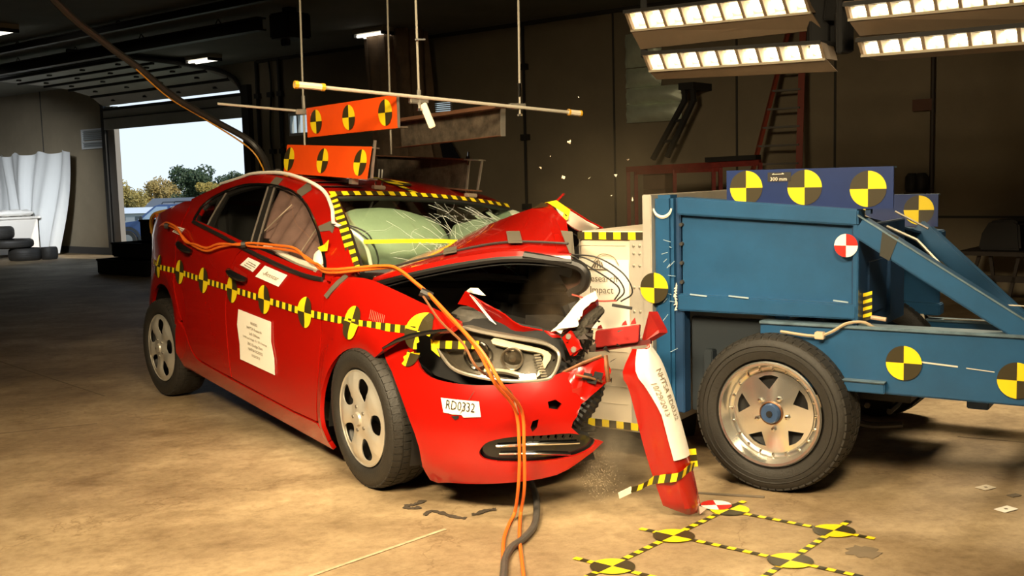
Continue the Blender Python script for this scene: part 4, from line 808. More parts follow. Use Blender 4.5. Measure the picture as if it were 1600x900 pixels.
mm = M(); mm.tube([bump(.92 - .02 * k, .632 + .008 * math.sin(k * .3), -.03) for k in range(14)], .012, 6); mm.build('lamp_inner_trim', mat('dull_chrome', (.45, .4, .33), .3, .8), hl)
panel('lamp_cover', lp, bp(-.002), LENS, hl, .05, .0, (), FO)
mm = M(); ribbon(mm, [bump(1.262 - .032 * k, .707 + .0028 * k, .012) for k in range(10)], lambda t: (0, 0, .016), .026); mm.build('striped_tape', [YEL, MBK], hl, smooth=0)
mm = M(); a_ = [bump(1.30, .725, .012), bump(1.262, .715, .014), bump(1.19, .665, .014), bump(1.262, .685, .012)]; mm.add(a_, [(0, 1, 2, 3)]); mm.build('yellow_tag', YEL, hl, smooth=0, solid=.001)
# black void round the headlight, bumper-to-fender gap strip
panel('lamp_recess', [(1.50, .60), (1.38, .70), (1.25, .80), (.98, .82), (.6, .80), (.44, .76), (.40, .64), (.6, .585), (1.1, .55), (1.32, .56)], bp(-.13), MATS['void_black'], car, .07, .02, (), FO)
mm = M(); mm.tube([sd(.19, .655, .004), sd(.27, .70, .006), sd(.36, .735, .008), sd(.46, .765, .008), sd(.53, .785, .002)], [.004, .009, .011, .010, .005], 6); mm.build('gap_strip', GLB, car)
# hood, buckled into a tent
E_, R_ = [V(p) for p in D['hoodE']], [V(p) for p in D['hoodR']]
def rs(L, k):
    d = [0.]
    for a, b_ in zip(L, L[1:]): d.append(d[-1] + (b_ - a).length)
    out = []
    for j in range(k):
        s = d[-1] * j / (k - 1); i = max(i_ for i_ in range(len(L) - 1) if d[i_] <= s + 1e-9); t = (s - d[i]) / (d[i + 1] - d[i]); out.append(L[i].lerp(L[i + 1], t))
    return out
Es = rs([V(p) for p in spl([tuple(p) for p in E_], 5)], 17); Rs = rs([V(p) for p in spl([tuple(p) for p in R_[:7]], 5)] , 17)
Fs = rs([V((-.40, .62, .93)), V((-.42, .60, 1.0)), V((-.36, .55, 1.07)), V((-.26, .48, 1.13)), V((-.15, .42, 1.17))], 17)
mm = M(); rows = []
for i in range(17):
    e, r_, f_ = Es[i], Rs[i], Fs[i]; row = []
    lipd = V((.01, -.012, -.028)); row.append(e + lipd * 1.3 + V((0, .03, -.01))); row.append(e + lipd)
    for j in range(9):
        t = j / 8; row.append(e.lerp(r_, t) + V((0, 0, .022 * math.sin(math.pi * t) * math.sin(math.pi * i / 16))))
    for j in range(1, 7):
        t = j / 6; row.append(r_.lerp(f_, t) + V((0, 0, -.02 * math.sin(math.pi * t))))
    rows.append(row)
nr = len(rows[0]); mm.add([p for r_ in rows for p in r_], [(i * nr + j, (i + 1) * nr + j, (i + 1) * nr + j + 1, i * nr + j + 1) for i in range(16) for j in range(nr - 1)])
hood = mm.build('hood', RED, car, smooth=45, fix=True, solid=.006)
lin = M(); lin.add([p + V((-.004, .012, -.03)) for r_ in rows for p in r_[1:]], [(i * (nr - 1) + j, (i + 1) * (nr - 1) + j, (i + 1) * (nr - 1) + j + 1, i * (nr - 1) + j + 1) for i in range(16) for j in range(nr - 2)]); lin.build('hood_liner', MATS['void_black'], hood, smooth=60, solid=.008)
# front edge of the hood curling down (black rubber rim) and its inner face
A0, A1, A2, A3 = V((.525, -.2, 1.09)), V((.575, -.16, 1.03)), V((.565, -.15, .97)), V((.50, -.17, .925))
mm = M(); mm.tube(spl([tuple(V((.36, -.33, 1.075))), tuple(A0 + V((0, 0, -.03))), tuple(A1), tuple(A2), tuple(A3)], 6), .022, 8); mm.build('rubber_seal', BLK, hood)
mm = M(); mm.tube(spl([tuple(Es[i] + V((.012, -.004, -.034))) for i in range(17)], 2), .014, 6); mm.build('hood_edge_seal', BLK, hood)
mm = M(); cur = [A0, A1, A2, A3]; bk = [p + V((-.30, .18, .0)) for p in cur]; bk[3] += V((0, 0, .05)); ca = spl([tuple(p) for p in cur], 4); cb = spl([tuple(p) for p in bk], 4); n_ = len(ca); mm.add(ca + cb, [(i, i + 1, i + 1 + n_, i + n_) for i in range(n_ - 1)]); mm.build('hood_inner_panel', mat('hood_inner_soot', (.10, .03, .018), .7, var=.8, vscale=7, col2=(.012, .01, .008)), hood, solid=.006)
mm = M(); pk = V(R_[6]); mm.add([pk + V((.01, -.022, .006)), pk + V((.06, -.016, -.012)), pk + V((.16, .0, -.052)), pk + V((.13, .03, -.022)), pk + V((.03, .02, .018)), pk + V((-.06, .0, -.010)), pk + V((-.065, -.012, -.014))], [(0, 1, 4), (1, 2, 3, 4), (0, 4, 5, 6)]); mm.build('yellow_tag', YEL, hood, smooth=0, solid=.002)
mm = M(); mm.add([pk + V((.0, -.045, .004)), pk + V((.05, -.04, -.012)), pk + V((-.09, -.028, -.032)), pk + V((-.10, -.02, -.028))], [(0, 1, 2, 3)]); mm.build('black_tape_wedge', MBK, hood, smooth=0, solid=.002)
# front right corner of the hood skin between crease and lip (the steep right edge)
mm = M(); mm.add([Rs[16], V(R_[7]), Es[16], Es[15], Rs[15].lerp(Es[15], .5)], [(0, 1, 2), (0, 2, 3, 4)]); mm.build('hood_corner', RED, hood, smooth=0, solid=.006)
# cable taped along the hood with grey patches
hc = [tuple(Es[i].lerp(Rs[i], .22 - .10 * i / 16) + V((0, -.004, .016))) for i in range(2, 17)]
mm = M(); mm.tube(spl(hc, 2), .006, 6); mm.build('taped_wire', CABB, hood)
for i in (7, 12):
    a = Es[i].lerp(Rs[i], .10) + V((.006, -.004, .018)); b_ = Es[i].lerp(Rs[i], .40) + V((.006, -.004, .022)); dx = (Es[i + 1] - Es[i - 1]).normalized() * .033
    mm = M(); mm.add([a - dx, a + dx, b_ + dx, b_ - dx], [(0, 1, 2, 3)]); mm.build('tape_patch', TAPEG, hood, smooth=0, solid=.002)
a = [V(Es[16]) + V((.008, -.01, -.01)), V(Es[16]) + V((.012, .01, -.012)), V(R_[7]) * .45 + Es[16] * .55 + V((.02, .0, .03)), V(R_[7]) * .45 + Es[16] * .55 + V((-.04, -.02, .03))]
mm = M(); mm.add(a, [(0, 1, 2, 3)]); mm.build('tape_patch', TAPEG, hood, smooth=0, solid=.002)
# engine bay: firewall, inner walls, blocks, strut tower
def eb(nm, c_, d_, mt=DARK, b_=.02, R=None): q_ = M(); q_.box(c_, d_, 0, R); return q_.build(nm, mt, car, bevel=b_)
eb('firewall', (-.28, 0, .60), (.04, 1.40, .56)); eb('bay_floor', (.10, -.32, .30), (.80, .80, .04)); eb('inner_fender', (.05, -.66, .60), (.66, .03, .44))
eb('engine_block', (.12, -.30, .55), (.46, .52, .42), DARK, .05); eb('battery', (.34, -.45, .66), (.20, .22, .18), GREY, .015); eb('air_box', (.36, -.12, .72), (.30, .26, .16), DARK, .04)
eb('left_block', (-.16, .30, .60), (.22, .80, .50), DARK, .04)
eb('rear_bulkhead', (-.17, .42, .98), (.10, .75, .22), DARK, .03)
mm = M(); mm.lathe([(0, .05), (.09, .045), (.12, .02), (.13, -.06)], lambda a, b_, t: (.30 + a, -.50 + b_, .79 + t), 20); mm.build('strut_tower', GREY, car)
mm = M(); mm.tube(spl([(.62, -.22, .74), (.63, -.22, .82), (.60, -.24, .90)], 4), .05, 10); mm.build('torn_duct', DARK, car)
def poly3(nm, pts, mt, parent=car, solid=.006, sub=2, jag=0., thick=None):
    "crumpled sheet from a 3-D outline"
    P = [V(p) for p in pts]; c_ = sum(P, V((0, 0, 0))) / len(P); nrm = V((0, 0, 0))
    for i in range(len(P)): nrm += (P[i - 1] - c_).cross(P[i] - c_)
    nrm.normalize(); a = (P[1] - P[0]).normalized(); a = (a - nrm * a.dot(nrm)).normalized(); b_ = nrm.cross(a)
    ol = [((p - c_).dot(a), (p - c_).dot(b_)) for p in P]; hs = [(p - c_).dot(nrm) for p in P]
    du = max(.02, max(max(abs(u), abs(v)) for u, v in ol) / 6); ov, of = tri2d(ol, du); vs = []; rn = random.Random(len(pts))
    for p in ov:
        w_ = [1 / (1e-4 + (p.x - u) ** 2 + (p.y - v) ** 2) for u, v in ol]; h = sum(q_ * x for q_, x in zip(w_, hs)) / sum(w_); vs.append(c_ + a * p.x + b_ * p.y + nrm * (h + rn.gauss(0, jag)))
    q_ = M(); q_.add(vs, of); return q_.build(nm, mt, parent, smooth=30 if jag else 60, solid=solid)
rr_ = poly3('fender_rail', D['redrail'], RED); poly3('white_tag', D['whitebit'], WHT2, rr_)
mm = M(); a = [V(p) for p in D['redrail']]; mm.add([a[1].lerp(a[2], .25) + V((.01, -.012, .0)), a[1].lerp(a[2], .45) + V((.01, -.012, 0)), a[8].lerp(a[7], .62) + V((.01, -.014, .0)), a[8].lerp(a[7], .45) + V((.01, -.014, .0))], [(0, 1, 2, 3)]); mm.build('white_stripe', WHT2, rr_, smooth=0, solid=.002)
# curled nose piece with white crumpled tape
N0 = [V(p) for p in D['nose']]
mm = M(); outer_ = spl([tuple(N0[0]), tuple(N0[1]), tuple(N0[2]), tuple(N0[3])], 5); inner_ = spl([tuple(N0[8]), tuple(N0[7]), tuple(N0[6]), tuple(N0[5])], 5); n_ = len(outer_)
mid = [(outer_[i].lerp(inner_[i], .72) + V((.035, -.03, .015))) for i in range(n_)]
mm.add(outer_ + mid + inner_, [(i, i + 1, i + 1 + n_, i + n_) for i in range(n_ - 1)] + [(i + n_, i + 1 + n_, i + 1 + 2 * n_, i + 2 * n_) for i in range(n_ - 1)]); nose = mm.build('curled_nose_panel', RED, car, solid=.008, smooth=60)
mm = M(); cl = [(outer_[i].lerp(mid[i], .12) + V((.014, -.014, .010)), outer_[i].lerp(mid[i], .98) + V((.016, -.016, .008))) for i in range(n_)]
rnd = random.Random(5); vs = []
for a, b_ in cl: vs += [a + V((rnd.gauss(0, .002),) * 3), a.lerp(b_, .5) + V((.006, -.008, .004)), b_ + V((rnd.gauss(0, .004), rnd.gauss(0, .004), rnd.gauss(0, .004)))]
mm.add(vs, [(i * 3 + j, (i + 1) * 3 + j, (i + 1) * 3 + j + 1, i * 3 + j + 1) for i in range(n_ - 1) for j in range(2)]); mm.build('white_tape', SKW, nose, solid=.003, smooth=50)
mm = M(); w0 = [V(p) for p in D['nose_tape']]; wb = [w0[0], w0[1], w0[1].lerp(w0[6], .9), w0[7] + V((.01, 0, .01)), w0[7]]; mm.add([p + V((.03, -.035, .012)) for p in wb], [(0, 1, 2, 3, 4)]); mm.build('white_tag', WHT2, nose, solid=.003, smooth=0)
mm = M(); fm = [mid[i].lerp(inner_[i], .8) + V((.02, -.005, -.012)) for i in range(n_)]; mm.tube(fm, [.020 + .012 * math.sin(math.pi * i / (n_ - 1)) for i in range(n_)], 8); mm.build('torn_foam', mat('torn_foam', (.06, .05, .035), .95, bump=.8, bscale=60, var=.6, vscale=30), nose)
b4 = [V(p) + V((.035, -.05, .008)) for p in D['bracket']]
br = poly3('bracket', b4, RED, solid=.012)
for p in (b4[0].lerp(b4[1], .5).lerp(b4[2], .18), b4[2].lerp(b4[3], .45).lerp(b4[0], .15)):
    mm = M(); mm.lathe([(0, .012), (.010, .012), (.013, .002), (.013, -.004)], lambda a, c_, t, p=p: p + V((.7, -.7, 0)) * t + V((.7, .7, 0)) * a + V((0, 0, 1)) * c_, 10); mm.build('bolt', STEEL, br)
# bumper beam stub sticking out towards the barrier
bm4 = [V(p) for p in D['beam']]; ax = (bm4[1] - bm4[0]).normalized()
mm = M(); up_ = V((0, 0, 1)); nv = ax.cross(up_).normalized()
prof = [(.0, .036), (.0, -.004), (.016, -.012), (.016, -.036), (-.05, -.036), (-.05, .036)]
a0, a1 = bm4[0].lerp(bm4[3], .5), bm4[1].lerp(bm4[2], .5); vs = [p + nv * -u + up_ * v for p in (a0, a1) for u, v in prof]; k_ = len(prof)
mm.add(vs, [(i, (i + 1) % k_, (i + 1) % k_ + k_, i + k_) for i in range(k_)] + [tuple(range(k_)), tuple(range(k_, 2 * k_))]); bst = mm.build('bumper_beam', mat('red_beam', (.40, .012, .007), .5, var=.3, vscale=12), car, bevel=.003)
mm = M()
for k in range(5): mm.bar(a0.lerp(a1, .1 + .17 * k) + nv * -.019 + up_ * -.014, a0.lerp(a1, .19 + .17 * k) + nv * -.019 + up_ * -.013, .003, .006)
mm.build('bare_edge', STEEL, bst, smooth=0)
mm = M(); mm.bar(a0 + up_ * -.046, a1 + ax * .05 + up_ * -.04, .05, .02); mm.build('lower_lip', mat('dark_red_shadow', (.10, .008, .006), .5), bst)
tip = [V(p) for p in D['beamtip']]; mm = M(); mm.add(tip + [p + V((.0, .05, .0)) for p in tip], [(0, 1, 2, 3, 4), (9, 8, 7, 6, 5)] + [(i, (i + 1) % 5, (i + 1) % 5 + 5, i + 5) for i in range(5)]); mm.build('torn_flange', MATS['red_beam'], bst, smooth=0)
for k, f in enumerate((.05, .62, .82)):
    mm = M(); c_ = a0.lerp(a1, f) + up_ * .04; mm.add([c_ - ax * .012, c_ + ax * .012, c_ + ax * .004 + up_ * (.016 + .006 * k), c_ - ax * .008 + up_ * .012], [(0, 1, 2, 3)]); mm.build('torn_tab', MATS['red_beam'], bst, smooth=0, solid=.006)
# torn bumper plate with a rusty broken edge
tp = poly3('torn_plate', D['tornplate'], RED, jag=.003); T_ = [V(p) for p in D['tornplate']]
for a, b_, r in ((T_[0], T_[2], .007), (T_[2] + V((0, .02, .0)), T_[4] + V((0, .0, .0)), .010), (T_[1] + V((.02, -.03, -.03)), T_[4] + V((.0, -.03, .0)), .005)):
    mm = M(); mm.tube([a, a.lerp(b_, .5) + V((.01, -.01, .006)), b_], r, 6); mm.build('bent_strut', mat('scraped_rust', (.28, .11, .04), .6, .2, var=.6, vscale=20), tp)
for k, (f, g) in enumerate(((.55, .35), (.72, .6), (.8, .3))):
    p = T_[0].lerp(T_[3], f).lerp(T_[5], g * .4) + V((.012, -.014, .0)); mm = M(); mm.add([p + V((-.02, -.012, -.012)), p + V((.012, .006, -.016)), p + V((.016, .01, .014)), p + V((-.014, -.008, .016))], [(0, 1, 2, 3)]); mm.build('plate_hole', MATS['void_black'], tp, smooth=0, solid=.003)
mm = M()
rnd = random.Random(11)
for k in range(70):
    c_ = V((.80 + rnd.gauss(0, .05), -.31 + rnd.gauss(0, .06), .70 + rnd.gauss(0, .06))); e = [V((rnd.gauss(0, 1), rnd.gauss(0, 1), rnd.gauss(0, 1))).normalized() * rnd.uniform(.006, .034) for _ in range(4)]
    mm.add([c_ + e[0], c_ + e[1], c_ + e[2], c_ + e[3] * .4], [(0, 1, 2), (0, 2, 3), (0, 3, 1), (1, 3, 2)])
cs = mm.build('crushed_scrap', mat('scrap_dark', (.045, .028, .018), .6, var=.6, vscale=20), car); cs['kind'] = 'stuff'
mm = M(); pts = spl([(.83, -.27, .63), (.845, -.29, .56), (.83, -.33, .48), (.80, -.37, .42)], 8); mm.tube(pts, [.034 + .006 * (i % 2) for i in range(len(pts))], 12); mm.build('torn_wheel_liner', BLK, car, smooth=20)
# white label on the folded left fender behind the hood, with a small marker
lf = poly3('folded_left_fender', [tuple(V(p) + V((0, .01, .004))) for p in D['label_fender']], RED); poly3('white_label', [tuple(V(p) + V((.006, -.022, .004))) for p in D['label_fender']], SKW, lf, solid=.002)
F_ = [V(p) for p in D['label_fender']]
mm = M(); mm.add([F_[1].lerp(F_[5], .10) + V((.008, -.030, .004)), F_[1].lerp(F_[2], .18) + V((.008, -.030, -.008)), F_[1].lerp(F_[2], .18).lerp(F_[5], .5) + V((.008, -.030, .004)), F_[1].lerp(F_[5], .6) + V((.008, -.030, .004))], [(0, 1, 2, 3)]); mm.build('black_square', MBK, lf, smooth=0, solid=.001)
mm = M(); disc(mm, lambda a, b_: F_[1].lerp(F_[2], .12).lerp(F_[5], .36) + V((.01, -.034, .004)) + V((.7, .5, -.2)) * a * 1. + V((0, 0, 1)) * b_, .018, mats=(0, 0)); mm.build('yellow_dot', YEL, lf, smooth=0)
mm = M(); mm.bar(F_[0] + V((0, 0, .0)), F_[0] + V((.04, .02, .05)), .016, .01); mm.build('torn_tab', RED, lf)
# wires drooping from the hood corner in front of the barrier
for k, (dx, dz) in enumerate(((.0, .0), (.05, .015), (-.03, -.02))):
    mm = M(); mm.tube(spl([(.52, -.20, 1.10), (.60 + dx, -.16, 1.085 + dz), (.70 + dx, -.10, 1.03 + dz), (.735 + dx, -.07, .97), (.715 + dx * .5, -.09, .925)], 6), .0035, 5); mm.build('loose_wire', CABB, car)
mm = M(); mm.tube(spl([(.715, -.09, .925), (.64, -.14, .915), (.55, -.2, .93)], 5), .004, 5); mm.build('loose_wire', mat('red_wire', (.35, .05, .03), .5), car)
mm = M(); mm.bar((.70, -.10, .905), (.77, -.05, .90), .012, .012); mm.build('wire_plug', CABB, car)
# wheel wells, underbody
for cx, cz, r in ((0, .255, .372), (-2.70, .24, .352)):
    mm = M(); mm.lathe([(r, -.84), (r, -.48), (.05, -.47)], lambda a, b_, t, cx=cx, cz=cz: (cx + a, t, cz + b_), 24, a0=math.radians(-10), a1=math.radians(190)); w_ = mm.build('wheel_well', BLK, car)
    mirror(w_, 'wheel_well')
eb('underbody', (-1.75, 0, .20), (3.30, 1.40, .14), BLK, .03); eb('sump', (.12, -.35, .22), (.8, .8, .14), BLK, .03)
# interior
IN = mat('cabin_dark', (.022, .019, .017), .85)
eb('cabin_floor', (-1.5, 0, .30), (2.3, 1.50, .04), IN); eb('dashboard', (-.50, .0, .82), (.42, 1.42, .16), IN, .05); eb('parcel_shelf', (-2.75, 0, .92), (.60, 1.2, .04), IN); eb('rear_bench', (-2.1, 0, .52), (.55, 1.3, .30), SEAT, .06)
mm = M(); mm.box((-2.42, 0, .82), (.16, 1.25, .62), 0, Matrix.Rotation(-.3, 3, 'Y')); mm.build('rear_backrest', SEAT, car, bevel=.05)
for y in (-.38, .38):
    eb('front_seat', (-1.25, y, .52), (.52, .50, .22), SEAT, .06)
    mm = M(); mm.box((-1.56, y, .86), (.15, .48, .62), 0, Matrix.Rotation(-.28, 3, 'Y')); b_ = mm.build('seat_backrest', SEAT, car, bevel=.05)
    mm = M(); mm.box((-1.70, y, 1.20), (.10, .26, .17), 0, Matrix.Rotation(-.2, 3, 'Y')); mm.build('headrest', SEAT, car, bevel=.04)
for s in (-1, 1):
    mm = M(); mm.box((-1.55, s * .80, .60), (2.0, .03, .62)); mm.build('door_trim', IN, car)
mm = M(); mm.tube(spl([(x, ys(x, zb(x)) + .036, zb(x) - .004 + .006 * math.sin(x * 9)) for x in (-.56, -.7, -.85, -1.0, -1.15, -1.28)], 4), [.012 + .010 * i / 20 for i in range(21)][::-1], 8); mm.build('white_sill_cloth', SKW, car)
def balloon(nm, c_, R, mt, seed, pw=2.4, dent=.04, rot=None):
    rn = random.Random(seed); bm = bmesh.new(); bmesh.ops.create_icosphere(bm, subdivisions=4, radius=1); ph = [rn.uniform(0, 6) for _ in range(6)]
    for v in bm.verts:
        p = v.co.normalized(); q_ = V([math.copysign(abs(k) ** (2 / pw), k) for k in p]); w_ = 1 + dent * (math.sin(p.x * 5 + ph[0]) * math.sin(p.y * 6 + ph[1]) + .6 * math.sin(p.z * 9 + ph[2] + p.y * 4)); v.co = V((q_.x * R[0] * w_, q_.y * R[1] * w_, q_.z * R[2] * w_))
        if rot: v.co = rot @ v.co
        v.co += V(c_)
    me = bpy.data.meshes.new(nm); bm.to_mesh(me); bm.free(); me.materials.append(mt)
    for p in me.polygons: p.use_smooth = True
    o = bpy.data.objects.new(nm, me); COL.objects.link(o); o.parent = car; return o
balloon('passenger_airbag', (-.86, -.29, 1.03), (.23, .36, .150), AIR, 1, 2.3, .03, Matrix.Rotation(.45, 3, 'Y'))
balloon('driver_airbag', (-.80, .27, 1.03), (.16, .22, .14), AIR2, 2, 2.2, .05, Matrix.Rotation(.45, 3, 'Y'))
balloon('far_side_airbag', (-1.0, .56, 1.10), (.30, .05, .14), AIR, 4, 2.4, .05)
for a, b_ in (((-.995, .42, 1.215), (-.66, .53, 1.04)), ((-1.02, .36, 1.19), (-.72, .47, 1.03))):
    mm = M(); mm.bar(a, b_, .035, .006); mm.build('reflection_strip', WHT2, car, smooth=0)  # white strips added to stand for the diagonal pillar reflection in the windshield
mm = M(); n1, n2 = 48, 12; vs = []
for i in range(n1 + 1):
    for j in range(n2 + 1):
        u, w_ = i / n1, j / n2; x = -1.62 + 1.0 * u; zt = 1.27 - .02 - max(0, (u - .3)) ** 1.3 * .42; z0 = .93 + .03 * math.sin(u * 7) + .04 * (1 - u); z = z0 + (zt - z0) * w_
        vs.append((x + .20 * (1 - w_) * (.6 - u) * .8, ys(x, max(z, zb(x))) + .055 + .018 * math.sin(u * 38 + w_ * 2) + .02 * math.sin(u * 11) * (1 - w_), z))
mm.add(vs, [(i * (n2 + 1) + j, (i + 1) * (n2 + 1) + j, (i + 1) * (n2 + 1) + j + 1, i * (n2 + 1) + j + 1) for i in range(n1) for j in range(n2)]); mm.build('curtain_airbag', MAUVE, car, smooth=80, solid=.01)
for x0, x1 in ((-1.12, -1.20), (-.92, -.95), (-1.45, -1.28)):
    mm = M(); mm.tube([(x0 + (x1 - x0) * t / 5, ys(x0, .98 + .04 * t) + .028, .96 + .045 * t) for t in range(6)], .003, 5); mm.build('airbag_cord', mat('cord_dim', (.42, .33, .24), .8), car)
mm = M(); mm.tube(spl([(-.66, -.765, .86), (-.67, -.765, .92), (-.71, -.76, .98)], 4), [.05, .055, .055, .055, .055, .055, .05, .045, .03], 10); mm.build('folded_mirror', SKW, car)
sp('mirror_panel', [(-.50, .872), (-.62, .875), (-.60, .94), (-.55, .985), (-.50, .93)], off=-.014, mt=REDIN, du=.06, th=.01)
mm = M(); mm.add([(-.60, -.79, .995), (-.67, -.77, 1.02), (-.72, -.78, 1.0), (-.66, -.79, .985), (-.63, -.77, 1.045)], [(0, 1, 2, 3), (0, 1, 4)]); mm.build('yellow_tag', YEL, car, smooth=0, solid=.003)
# roof-mounted target board (orange) and steel channel with their discs and brackets
def roof_board():
    P = [V(p) for p in D['roof_board']]; ux = (P[1] - P[0]).normalized(); uz = V((0, 0, 1)); c_ = sum(P, V((0, 0, 0))) / 4; L_ = 1.0; H_ = .166
    f = lambda a, b_, t: c_ + ux * a + uz * b_ + V((0, 1, 0)) * t
    mm = M(); poly = [(-L_ / 2, -H_ / 2), (L_ / 2, -H_ / 2), (L_ / 2, H_ / 2), (-L_ / 2, H_ / 2)]; mm.prism([(a + .03 * (b_ / H_), b_) for a, b_ in poly], f, 0, .008); o = mm.build('roof_target_board', ORG, car, smooth=0)
    mm = M(); mm.prism([(-L_ / 2, -H_ / 2), (L_ / 2, -H_ / 2), (L_ / 2, -H_ / 2 + .008), (-L_ / 2, -H_ / 2 + .008)], f, .008, .06); mm.prism([(-L_ / 2 + .02, H_ / 2 - .008), (L_ / 2, H_ / 2 - .008), (L_ / 2, H_ / 2), (-L_ / 2 + .02, H_ / 2)], f, .008, .06); mm.build('channel_flange', RUST, o, smooth=0)
    for a, hh in ((-.445, 0), (-.015, 0), (.415, 0)):
        mm = M(); disc(mm, lambda x, y: f(a + x + .03 * (y / H_), y, -.002), .068, 1); mm.build('target_disc', [YEL, MBK], o, smooth=0)
    mm = M(); mm.bar(f(L_ / 2 - .01, -H_ / 2, .03), f(L_ / 2 + .0, H_ / 2 + .035, .03), .012, .012, up=(1, 0, 0)); mm.build('clamp_rod', STEEL, o)
    for a in (-.3, .3):
        mm = M(); mm.bar(f(a, -H_ / 2, .03), f(a, -H_ / 2 - .03, .03), .04, .03, up=(1, 0, 0)); mm.build('foot', STEEL, o)
roof_board()
def roof_channel():
    P = [V(p) for p in D['roof_chan']]; x0, x1, z0, z1, y = -2.33, -1.22, 1.335, 1.513, .42
    mm = M(); mm.box(((x0 + x1) / 2, y, (z0 + z1) / 2), (x1 - x0, .01, z1 - z0)); o = mm.build('roof_channel', RUST, car, smooth=0)
    mm = M(); mm.box(((x0 + x1) / 2 + .07, y - .03, z0), (x1 - x0 + .14, .07, .008)); mm.box(((x0 + x1) / 2, y - .02, z1), (x1 - x0, .05, .008)); mm.build('channel_flange', mat('rust_edge', (.16, .075, .04), .55, .3), o, smooth=0)
    mm = M(); mm.bar((x1, y - .01, z0), (x1 + .01, y - .01, z1), .008, .014, up=(1, 0, 0)); mm.bar((x1 + .13, y - .02, z0), (x1 + .155, y - .02, z1), .008, .014, up=(1, 0, 0)); mm.bar((x1, y - .02, z1), (x1 + .155, y - .02, z1), .05, .008); mm.build('end_bracket', STEEL, o)
    mm = M(); mm.tube([(x1 + .01, y - .02, z1 - .03), (x1 + .01, y - .02, z1 + .045)], .007, 8); mm.lathe([(0, .02), (.014, .02), (.014, .0), (0, .0)], lambda a, b_, t: (x1 + .01 + a, y - .02 + b_, z1 + t), 6); mm.build('bolt', CHR, o)
    for a in (x0 + .05, x0 + .09):
        mm = M(); mm.box((a, y - .012, z0 + .055), (.007, .008, .07)); mm.build('chalk_mark', WHT2, o, smooth=0)
    mm = M(); mm.bar((x1 - .02, y, z0), (x1 - .02, y, z0 - .035), .03, .03, up=(1, 0, 0)); mm.bar((x0 + .1, y, z0), (x0 + .1, y, z0 - .02), .03, .03, up=(1, 0, 0)); mm.build('foot', STEEL, o)
roof_channel()
for x, v in ((-1.12, -.42), (-1.12, .62)):
    c_ = V(roofp(x, v)); mm = M(); mm.box(c_ + V((0, 0, .012)), (.04, .07, .022)); cl_ = mm.build('roof_clamp', mat('clear_clamp', (.45, .38, .28), .3, .5), car, bevel=.004)
    for k in (-1, 1):
        mm = M(); mm.tube([c_ + V((0, k * .02, .02)), c_ + V((0, k * .02, .045))], .006, 8); mm.build('bolt', CHR, cl_)
c_ = V(roofp(-1.52, -.60)); mm = M(); mm.add([c_ + V((-.10, -.03, .005)), c_ + V((.02, -.06, .005)), c_ + V((.10, .01, .004)), c_ + V((-.02, .05, .005)), c_ + V((-.0, -.01, .05))], [(0, 1, 4), (1, 2, 4), (2, 3, 4), (3, 0, 4)]); mm.build('wire_hump', TAPEG, car, smooth=0)
for x in (-1.42, -1.28, -1.17):
    mm = M(); a = V(roofp(x, -.93)); b_ = V(roofp(x + .02, -.55)); mm.add([a + V((-.03, 0, .006)), a + V((.03, 0, .006)), b_ + V((.03, 0, .007)), b_ + V((-.03, 0, .007))], [(0, 1, 2, 3)]); mm.build('tape_patch', TAPEG, car, smooth=0)
for (x, z) in ((-1.60, 1.298), (-1.25, 1.275), (-.60, 1.03)):
    poly = [(x - .05, z - .015), (x + .02, z - .05), (x + .07, z + .0), (x + .0, z + .045)] if x > -1.5 else [(x - .05, z - .02), (x + .05, z - .025), (x + .06, z + .02), (x - .04, z + .028)]
    if x > -1: poly = [(-.87, 1.098), (-.855, 1.068), (-.74, 1.085), (-.70, 1.075), (-.73, 1.11), (-.80, 1.13)]
    sp('tape_patch', poly, off=.005, mt=TAPEG, du=.05, th=.001)
sp('tape_patch', [(-.42, .80), (-.385, .79), (-.29, .905), (-.33, .912)], off=.006, mt=TAPEG, du=.04, th=.002)
# pale scuff strokes on the fender, crease highlights put into their colour
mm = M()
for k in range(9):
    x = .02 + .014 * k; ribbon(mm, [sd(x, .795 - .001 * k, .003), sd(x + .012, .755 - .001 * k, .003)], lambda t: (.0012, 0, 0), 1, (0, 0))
mm.build('highlight_scuffs', mat('highlight_pale', (.72, .26, .18), .5), fender, smooth=0)
# wheels
def tyre_mesh(mm, R, w, rim, fr, mi=0):
    mm.lathe([(rim, w * .30), (rim, -w * .36), (rim + .012, -w * .45), (rim + (R - rim) * .35, -w * .50), (rim + (R - rim) * .7, -w * .49), (R * .965, -w * .43), (R * .99, -w * .36), (R, -w * .2), (R, w * .2), (R * .99, w * .36), (R * .965, w * .43), (rim + (R - rim) * .5, w * .5), (rim, w * .44)], fr, 64, mi)
def tread(mm, R, w, n_, fr, rows=(-.36, -.15, .15, .36)):
    for k in range(n_):
        a0 = 2 * math.pi * k / n_; da = 2 * math.pi / n_ * .80
        for j, c_ in enumerate(rows):
            off = (j % 2) * .5 * 2 * math.pi / n_; hw = w * .085; vs = []
            for rr2 in (R * .985, R * 1.008):
                for ang in (a0 + off, a0 + off + da):
                    for t in (c_ * w - hw, c_ * w + hw):
                        r2 = rr2 - (.010 if abs(c_) > .3 and ((t < c_ * w) == (c_ < 0)) else 0); vs.append(fr(r2 * math.cos(ang), r2 * math.sin(ang), t))
            mm.add(vs, [(4, 5, 7, 6), (0, 4, 6, 2), (1, 3, 7, 5), (0, 1, 5, 4), (2, 6, 7, 3)])
def rot2(p, a): c, s = math.cos(a), math.sin(a); return (p[0] * c - p[1] * s, p[0] * s + p[1] * c)
